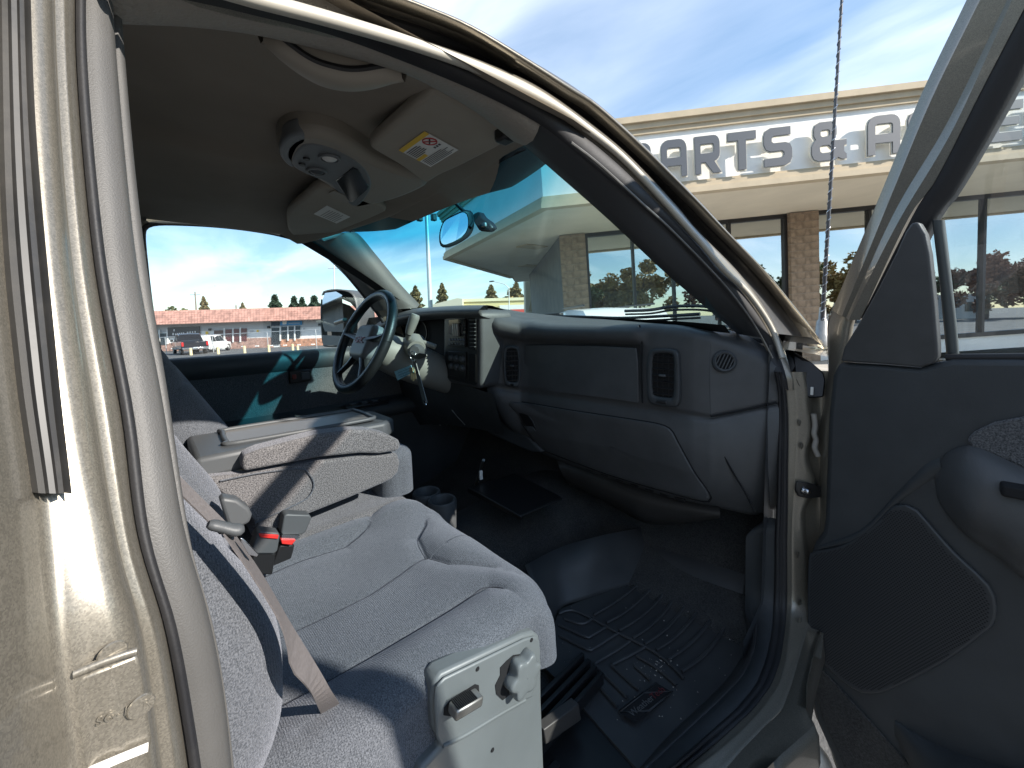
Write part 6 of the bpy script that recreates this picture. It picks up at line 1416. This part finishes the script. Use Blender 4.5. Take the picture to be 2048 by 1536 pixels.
# mansard: courses of stepped tiles, real relief
rows_ = 6; V = []; Fc = []
random.seed(11)
tcols = []
u0, u1 = 225, 765; nt = 92
for r in range(rows_):
    for c in range(nt):
        fa, fb_ = c / nt, (c + .94) / nt
        ua, ub = u0 + (u1 - u0) * fa, u0 + (u1 - u0) * fb_
        def mp_(u, f, o): return ml(u, (649.5 - .0335 * (u - 300)) * (1 - f) + (622.5 - .0275 * (u - 300)) * f, o)
        f0, f1 = r / rows_, (r + 1.04) / rows_
        k0 = len(V); o0 = 1.3 - .9 * f0; jj = random.uniform(-.02, .02)
        V += [mp_(ua, f0, o0 + .10 + jj), mp_(ub, f0, o0 + .10 + jj), mp_(ub, f1, o0 - .08), mp_(ua, f1, o0 - .08), mp_(ua, f0, o0 - .02), mp_(ub, f0, o0 - .02)]
        Fc += [(k0, k0 + 1, k0 + 2, k0 + 3), (k0 + 4, k0 + 5, k0 + 1, k0)]
mt_r = mk('pink_clay_tile', (.52, .27, .21), .8, noise=.28, nscale=1.7, detail=4)
tl = mesh('roof_tiles', V, Fc, mt_r, None, False); tl['kind'] = 'stuff'; kid(tl, mall)
kid(mesh('mansard_back', [ml(u0, 652, .9), ml(u1, 636, .9), ml(u1, 610, -.2), ml(u0, 624.5, -.2)], [(0, 1, 2, 3)], mk('tile_gap', (.20, .10, .08), .9), None, False), mall)
kid(tube('eave', [ml(u0, 652, 1.15), ml(u1, 634, 1.15)], .10, mk('eave_pink', (.50, .36, .30), .8), None, 6), mall)
for k in range(26):
    u = 300 + k * 14; 
    if k % 2: quad('kerb_stone', u, 700.5 - .03 * (u - 300) - 3 , u + 6, 702.5 - .03 * (u - 300) - 3, 1.2, M_WH, .2)

# ---- vehicles
def wheel_set(root, xs_, half, r, z0):
    for x in xs_:
        for s in (-1, 1):
            w = empty('wheel', (x, s * half, z0 + r)); w.parent = root
            a = lathe('tyre', [(r * .62, -.10), (r * .95, -.11), (r, -.07), (r, .07), (r * .95, .11), (r * .62, .10)], M_RUBBER, w, (0, 0, 0), (0, 1, 0), 22)
            lathe('rim', [(0, .06), (r * .3, .07), (r * .55, .05), (r * .64, .09), (r * .64, -.09), (r * .5, -.05), (0, -.06)], M_STEEL, w, (0, 0, 0), (0, 1, 0), 18)
def car_body(name, sec, mat, root, sub_lv=0):
    """body through cross sections: (x, half width low, half width belt, half width top, z low, z belt, z top)"""
    rails = []
    for x, wl2, wb, wt, zl_, zb_, zt_ in sec:
        rails.append(np.array([(x, -wl2, zl_), (x, -wb, zl_ + .25 * (zb_ - zl_)), (x, -wb, zb_ - .03), (x, -wb * .97, zb_), (x, -wt, zt_ - .05), (x, -wt * .93, zt_), (x, 0, zt_ + .025), (x, wt * .93, zt_), (x, wt, zt_ - .05), (x, wb * .97, zb_), (x, wb, zb_ - .03), (x, wb, zl_ + .25 * (zb_ - zl_)), (x, wl2, zl_)]))
    o = loft(name, rails, mat, root, auto=30)
    me = o.data; bm = bmesh.new(); bm.from_mesh(me); bm.verts.ensure_lookup_table(); n = 13
    for base in (0, (len(sec) - 1) * n): bm.faces.new([bm.verts[base + i] for i in range(n)])
    bmesh.ops.recalc_face_normals(bm, faces=bm.faces); bm.to_mesh(me); bm.free(); me.set_sharp_from_angle(angle=R_(32)); return o
M_CARG = mk('dark_car_glass', (.02, .025, .03), .06); M_TAIL = mk('tail_lamp', (.45, .02, .02), .2); M_HEADL = mk('head_lamp', (.75, .76, .78), .1); M_PLATE = mk('number_plate', (.62, .68, .72), .5)
def suv(label, mat, loc_, rz, group=None):
    r = tag(empty('parked_suv', loc_), label, 'SUV', group); r.rotation_euler.z = rz
    car_body('body', [(-2.25, .80, .84, .70, .42, .95, 1.02), (-2.15, .86, .92, .72, .35, 1.02, 1.45), (-1.75, .88, .94, .74, .30, 1.04, 1.68), (-.6, .88, .94, .75, .28, 1.02, 1.73), (.45, .88, .94, .73, .28, 1.0, 1.69), (1.15, .88, .93, .72, .28, .98, 1.06), (2.05, .84, .88, .66, .30, .88, .93), (2.28, .74, .76, .56, .36, .70, .78)], mat, r)
    for s in (-1, 1):
        for a, b in ((-1.75, -.95), (-.9, -.1), (-.05, .62)):
            V = [(a, s * .925, 1.06), (b, s * .925, 1.05), (b - (.28 if b > .5 else 0), s * .765, 1.60), (a + (.14 if a < -1.5 else 0), s * .765, 1.60)]
            mesh('side_window', V, [(0, 1, 2, 3)], M_CARG, r, False)
        box('tail_light', (-2.17, s * .76, 1.0), (.12, .22, .14), M_TAIL, r, .02); box('headlight', (2.12, s * .66, .80), (.20, .30, .12), M_HEADL, r, .03)
        box('door_mirror', (.72, s * 1.0, 1.08), (.10, .16, .13), mat, r, .03); box('roof_bar', (-.6, s * .62, 1.775), (1.9, .04, .035), M_FRAME, r, .01)
    mesh('rear_window', [(-2.17, -.66, 1.08), (-2.17, .66, 1.08), (-1.96, .60, 1.55), (-1.96, -.60, 1.55)], [(0, 1, 2, 3)], M_CARG, r, False)
    mesh('front_window', [(1.10, -.72, 1.10), (1.10, .72, 1.10), (.52, .64, 1.66), (.52, -.64, 1.66)], [(0, 1, 2, 3)], M_CARG, r, False)
    box('number_plate', (-2.285, 0, .80), (.02, .34, .14), M_PLATE, r); box('rear_bumper', (-2.26, 0, .52), (.16, 1.7, .20), M_FRAME, r, .04)
    wheel_set(r, (-1.35, 1.42), .82, .36, 0); return r
z_l = lambda p: max(ground_z(p[0]), -1.35)
p = gp(419, 39, 0); suv('white SUV parked tail out in front of the strip mall', mk('white_car_paint', (.78, .78, .78), .25, coat=.6), (p[0], p[1], z_l(p)), math.atan2(DH[1], DH[0]) + R_(12))
p = gp(1190, 8.3, 0); suv('white SUV parked nose to the store, only its roof showing over the dashboard', bpy.data.materials['white_car_paint'], (p[0], p[1], .02), math.atan2(nf[1], nf[0]) + R_(8))
def pickup(label, mat, loc_, rz):
    r = tag(empty('parked_pickup', loc_), label, 'pickup truck'); r.rotation_euler.z = rz
    car_body('bed', [(-2.85, .86, .92, .90, .55, 1.10, 1.18), (-2.80, .90, .97, .95, .52, 1.14, 1.22), (-.75, .92, .97, .95, .48, 1.14, 1.22)], mat, r)
    car_body('cab', [(-.78, .92, .97, .76, .48, 1.20, 1.80), (-.60, .92, .97, .78, .46, 1.18, 1.88), (.70, .92, .97, .77, .46, 1.16, 1.88), (1.15, .92, .97, .75, .46, 1.14, 1.50), (1.45, .92, .97, .76, .46, 1.12, 1.22), (2.55, .90, .95, .74, .48, 1.06, 1.12), (2.82, .86, .90, .66, .50, .96, 1.02)], mat, r)
    for s in (-1, 1):
        for a, b in ((-.62, .12), (.18, .98)):
            mesh('side_window', [(a, s * .955, 1.20), (b, s * .955, 1.19), (b - (.30 if b > .5 else 0), s * .80, 1.76), (a, s * .80, 1.76)], [(0, 1, 2, 3)], M_CARG, r, False)
        box('tail_light', (-2.86, s * .86, .98), (.06, .16, .36), M_TAIL, r, .02); box('headlight', (2.72, s * .74, .92), (.18, .28, .16), M_HEADL, r, .03); box('door_mirror', (1.0, s * 1.08, 1.26), (.12, .20, .22), M_FRAME, r, .03)
        box('side_step', (.15, s * 1.0, .50), (1.7, .12, .06), M_STEEL, r, .02)
    mesh('rear_window', [(-.79, -.66, 1.25), (-.79, .66, 1.25), (-.70, .60, 1.72), (-.70, -.60, 1.72)], [(0, 1, 2, 3)], M_CARG, r, False)
    box('tailgate', (-2.87, 0, .90), (.05, 1.52, .50), mat, r, .02); box('number_plate', (-2.96, 0, .62), (.02, .34, .15), M_PLATE, r); box('rear_bumper', (-2.90, 0, .58), (.14, 1.8, .20), M_CHROME, r, .03)
    wheel_set(r, (-1.75, 1.85), .84, .40, 0); return r
p = gp(375, 36, 0); pickup('black pickup truck parked beside the white SUV at the strip mall', mk('black_car_paint', (.012, .014, .02), .15, coat=.8), (p[0], p[1], z_l(p)), math.atan2(DH[1], DH[0]) + R_(48))

# ---- fence, bollards, poles
fen = tag(empty('chain_link_fence', tuple(gp(480, 37, z_l(gp(480, 37, 0))))), 'chain link fence with a pale top rail in front of the strip mall', 'fence')
fa, fb2 = at(270, 677.5, d=37), at(690, 656, d=37)
kid(tube('top_rail', [fa, fb2], .03, mk('galvanised_rail', (.55, .57, .58), .4, metal=.5), None, 6), fen)
for u in (330, 424, 534, 631, 690):
    t = (u - 270) / 420; q = fa * (1 - t) + fb2 * t; kid(tube('post', [q, vz(q, z_l(q) - .1)], .03, bpy.data.materials['galvanised_rail'], None, 6), fen)
V = []; Fc = []; L = np.linalg.norm(fb2 - fa); e_ = (fb2 - fa) / L; hgt = 1.75; stp = .16
for k in range(int(L / stp) + 12):
    for sg_ in (1, -1):
        s0 = k * stp - (0 if sg_ > 0 else 0); a = fa + e_ * s0; b = a + e_ * hgt * sg_ + np.array([0, 0, -hgt])
        k0 = len(V); w_ = e_ * .0025; V += [a - w_, a + w_, b + w_, b - w_]; Fc.append((k0, k0 + 1, k0 + 2, k0 + 3))
wm = mesh('wire_mesh', V, Fc, bpy.data.materials['galvanised_rail'], None, False); wm['kind'] = 'stuff'; kid(wm, fen)
bol = ((377, 712, 'beside the black pickup truck'), (432, 710, 'just right of the white SUV at the strip mall'), (485, 705, 'below the maroon blinds of the strip mall'), (534, 701, 'in front of the glass door of the strip mall'), (582, 698, 'under the blue sign of the strip mall'), (592, 699, 'second under the blue sign, slimmer and shorter'))
M_BOL = mk('cream_post_paint', (.70, .58, .34), .7, noise=.2, nscale=8)
for i, (u, v, t) in enumerate(bol):
    p = gp(u, 33, 0); z = z_l(p); h = .62 if i != 5 else .45
    o = lathe('parking_bollard', [(0, h), (.07, h), (.10, h - .04), (.105, 0)], M_BOL, None, (0, 0, 0), (0, 0, 1), 12); o.location = (p[0], p[1], z); tag(o, 'short cream bollard ' + t, 'bollard', 'bollards along the parking lot')
def pole(name, u, v_top, d, r, label, mat, heads=None, v_bot=None, grp=None, du=0.0):
    b = gp(u, d, 0); b[2] = z_l(b); tp = at(u - du, v_top, d=d)
    e = tag(empty(name, tuple(b)), label, 'pole', grp); kid(tube('shaft', [b, b * .5 + tp * .5, tp], [r, r * .85, r * .65], mat, None, 12), e)
    if heads: heads(e, tp)
    return e
M_POLE = mk('galvanised_pole', (.60, .62, .62), .45, metal=.3)
def flood(e, tp):
    kid(tube('crossarm', [tp - RH * 1.2, tp + RH * 1.2], .05, M_POLE, None, 8), e)
    for k in (-1.1, -.4, .4, 1.1):
        kid(box('flood_lamp', tp + RH * k + np.array([0, 0, -.22]), (.28, .28, .34), M_FRAME, None, .04), e); kid(tube('lamp_yoke', [tp + RH * k, tp + RH * k + np.array([0, 0, -.1])], .03, M_FRAME, None, 6), e)
pole('light_pole', 862, 428, 22, .15, 'tall pale steel light pole with floodlights, seen through the windshield', M_POLE, flood, du=9)
def xarm(e, tp): kid(tube('crossarm', [tp + RH * -1.0 + np.array([0, 0, -.5]), tp + RH * 1.0 + np.array([0, 0, -.5])], .07, M_POLE, None, 6), e)
M_WOODP = mk('weathered_wood_pole', (.20, .16, .13), .9, noise=.2, nscale=4)
pole('utility_pole', 668, 530, 60, .16, 'slim utility pole rising behind the towing mirror', M_POLE, xarm)
pole('utility_pole', 394, 584, 75, .16, 'thin utility pole above the strip mall roof, left of the bare poplar', M_WOODP, xarm, du=4)
pole('utility_pole', 472, 609, 80, .15, 'stubby dark pole just above the middle of the strip mall roof', M_WOODP, xarm)
def gooseneck(e, tp): kid(tube('lamp_arm', spline([tp, tp + RH * -.6 + np.array([0, 0, .5]), tp + RH * -2.0 + np.array([0, 0, .9])], 12), .05, M_POLE, None, 6), e); kid(box('lamp_head', tp + RH * -2.2 + np.array([0, 0, .9]), (.7, .3, .15), M_FRAME, None, .04), e)
pole('street_lamp', 1018, 576, 50, .08, 'curved street lamp above the yellow building', M_POLE, gooseneck)
# ---- trees
def tree_mesh(kind, seed, nleaf):
    rg = np.random.default_rng(seed); V = []; Fc = []
    if kind == 'conifer':
        h = rg.random(nleaf) ** .8; ang = rg.random(nleaf) * 2 * math.pi; lay = .75 + .25 * np.sin(h * 34); rad = (1 - h) ** .85 * .36 * lay * np.sqrt(rg.random(nleaf) * .8 + .2); C = np.stack([np.cos(ang) * rad, np.sin(ang) * rad, .10 + h * .9], 1); sz = .045
    elif kind == 'poplar':
        h = rg.random(nleaf); ang = rg.random(nleaf) * 2 * math.pi; prof = np.sin(np.clip(h * 1.02, 0, 1) * math.pi) ** .6 * .12 * (.7 + .6 * np.sin(h * 23 + 1) ** 2); C = np.stack([np.cos(ang) * prof * np.sqrt(rg.random(nleaf)), np.sin(ang) * prof * np.sqrt(rg.random(nleaf)), .12 + h * .88], 1); sz = .028
    else:
        cl = rg.normal(size=(34, 3)) * np.array([.26, .26, .17]) + np.array([0, 0, .62]); k = rg.integers(0, 34, nleaf); q = rg.normal(size=(nleaf, 3)); q /= np.linalg.norm(q, axis=1)[:, None]; C = cl[k] + q * (.115 * rg.random(nleaf) ** .4)[:, None]; sz = .030
    a = rg.normal(size=(nleaf, 3)); a /= np.linalg.norm(a, axis=1)[:, None]; b = np.cross(a, rg.normal(size=(nleaf, 3))); b /= np.linalg.norm(b, axis=1)[:, None]; s = sz * (.6 + .8 * rg.random(nleaf))[:, None]
    V = np.concatenate([C - a * s, C + b * s * .6, C + a * s, C - b * s * .6]).tolist(); Fc = [(i, i + nleaf, i + 2 * nleaf, i + 3 * nleaf) for i in range(nleaf)]
    cm = bpy.data.meshes.new('crown'); cm.from_pydata(V, [], Fc)
    tv, tf = tube_geo([(0, 0, -.03), (.004, 0, .25), (-.004, .004, .55), (0, 0, .93 if kind != 'broad' else .72)], [.028, .022, .014, .004], 8)
    if kind == 'broad':
        for j in range(9):
            e = cl[j]; z = .28 + .04 * j; v2, f2 = tube_geo([(0, 0, z), tuple(e * .5 + np.array([0, 0, z * .5])), tuple(e)], [.012, .008, .003], 5); o_ = len(tv); tv = list(tv) + list(v2); tf = list(tf) + [tuple(i + o_ for i in f) for f in f2]
    tm = bpy.data.meshes.new('trunk'); tm.from_pydata([tuple(map(float, v)) for v in tv], [], tf); return cm, tm
M_BARK = mk('bark', (.13, .10, .075), .95, noise=.3, nscale=8)
LEAF = {n: mk(n, c, .8, noise=.35, nscale=2.2, detail=4) for n, c in (('dark_needles', (.035, .06, .035)), ('autumn_poplar', (.16, .125, .05)), ('olive_leaves', (.11, .125, .045)), ('rust_leaves', (.26, .12, .065)), ('gold_leaves', (.32, .21, .065)))}
TM = {}
def tree(kind, leaf, u, v_top, d, label, wide=1.0, grp=None, base=None, height=None):
    key = (kind, leaf)
    if key not in TM:
        cm, tm = tree_mesh(kind, len(TM) + 3, 5200 if kind == 'broad' else 2600); cm.materials.append(LEAF[leaf]); tm.materials.append(M_BARK); TM[key] = (cm, tm)
    cm, tm = TM[key]
    if base is None:
        b = gp(u, d, 0); b[2] = z_l(b); H = at(u, v_top, d=d)[2] - b[2]
    else: b = np.array(base, float); H = height
    e = tag(empty({'conifer': 'conifer_tree', 'poplar': 'poplar_tree', 'broad': 'leafy_tree'}[kind], tuple(b)), label, 'tree', grp)
    for nm, me in (('crown', cm), ('trunk', tm)):
        o = bpy.data.objects.new(nm, me); COL.objects.link(o); o.parent = e
    e.scale = (H * wide, H * wide, H); e.rotation_euler.z = random.uniform(0, 6.28); return e
BG = 'trees beyond the strip mall'
tree('conifer', 'dark_needles', 554, 592, 70, 'dark conifer tree standing alone above the strip mall roof', 1.1, BG)
tree('conifer', 'dark_needles', 592, 595, 72, 'dark conifer tree, first of the pair right of the lone conifer', 1.0, BG)
tree('conifer', 'dark_needles', 608, 597, 74, 'dark conifer tree, second of the pair, slightly lower', 1.0, BG)
tree('conifer', 'dark_needles', 632, 594, 70, 'dark conifer tree half hidden behind the towing mirror', 1.2, BG)
tree('poplar', 'autumn_poplar', 413, 594, 78, 'thin brownish poplar rising above the left part of the strip mall roof', .8, BG)
tree('poplar', 'autumn_poplar', 489, 606, 80, 'small brownish poplar tip above the middle of the strip mall roof', .8, BG)
tree('broad', 'olive_leaves', 335, 612, 70, 'low olive bush-like tree above the left end of the strip mall roof', 1.0, BG)
tree('broad', 'olive_leaves', 385, 615, 80, 'lower olive tree between the poles above the strip mall roof', 1.0, BG)
tree('poplar', 'autumn_poplar', 834, 573, 64, 'brownish poplar at the driver side pillar, behind the dashboard', 1.1, 'trees beyond the yellow building')
tree('poplar', 'autumn_poplar', 887, 568, 66, 'brownish poplar right of the tall light pole', 1.0, 'trees beyond the yellow building')
tree('poplar', 'autumn_poplar', 984, 571, 75, 'brownish poplar above the left half of the yellow building', 1.2, 'trees beyond the yellow building')
tree('poplar', 'autumn_poplar', 1034, 566, 74, 'brownish poplar above the right end of the yellow building', 1.2, 'trees beyond the yellow building')
tree('broad', 'olive_leaves', 1003, 588, 78, 'low olive tree between two poplars above the yellow building', 1.2, 'trees beyond the yellow building')
tree('broad', 'gold_leaves', 1042, 582, 76, 'low golden tree at the right end of the yellow building', 1.0, 'trees beyond the yellow building')
# trees and a house on the street behind the photographer, which the shop windows and mirrors show
def behind(s, back): return PA + ef * s - nf * back
for i, (s, bk2, H, leaf, wd, lb) in enumerate(((-9, 34, 9.5, 'olive_leaves', 1.0, 'round olive tree reflected in the shop window nearest the corner'), (-3, 40, 8, 'olive_leaves', 1.1, 'olive tree reflected low in the store windows'), (3, 46, 8.5, 'gold_leaves', 1.2, 'golden autumn tree reflected near the mullions of the first window bay'), (9, 44, 9, 'gold_leaves', 1.1, 'second golden tree reflected in the first window bay'), (17, 36, 8.5, 'rust_leaves', 1.0, 'rust coloured tree reflected at the right of the first bay'), (24, 40, 9, 'olive_leaves', 1.1, 'olive tree reflected behind the open door glass'), (33, 36, 8, 'gold_leaves', 1.2, 'golden tree reflected in the window left of the middle pillar'), (41, 40, 7.5, 'olive_leaves', 1.3, 'wide olive tree reflected right of the middle pillar'), (50, 38, 8.5, 'rust_leaves', 1.0, 'rusty tree reflected beside the radio mast'), (60, 42, 8, 'olive_leaves', 1.2, 'olive tree reflected in the last window bay'))):
    b = behind(s, bk2); b[2] = 0; lb = {'olive_leaves': 'olive green', 'gold_leaves': 'golden', 'rust_leaves': 'rust red'}[leaf] + ' leafy tree across the street, seen only as a reflection in the store windows'; tree('broad', leaf, 0, 0, 0, lb, wd, 'trees on the street behind, seen as reflections', b, H)
wh = tag(empty('white_house', tuple(behind(46, 44))), 'white building reflected in the shop windows right of the pillar', 'building')
hb_ = behind(44, 44); hb_[2] = 0
kid(prism('wall', [hb_, hb_ + ef * 12, hb_ + ef * 12 + np.array([0, 0, 3.4]), hb_ + np.array([0, 0, 3.4])], nf * -8, M_WH, None), wh)
for k in range(4): kid(prism('window', [hb_ + ef * (1 + 2.8 * k) + np.array([0, 0, 1.0]) + nf * .02, hb_ + ef * (2.4 + 2.8 * k) + np.array([0, 0, 1.0]) + nf * .02, hb_ + ef * (2.4 + 2.8 * k) + np.array([0, 0, 2.3]) + nf * .02, hb_ + ef * (1 + 2.8 * k) + np.array([0, 0, 2.3]) + nf * .02], nf * .03, M_WIN, None), wh)
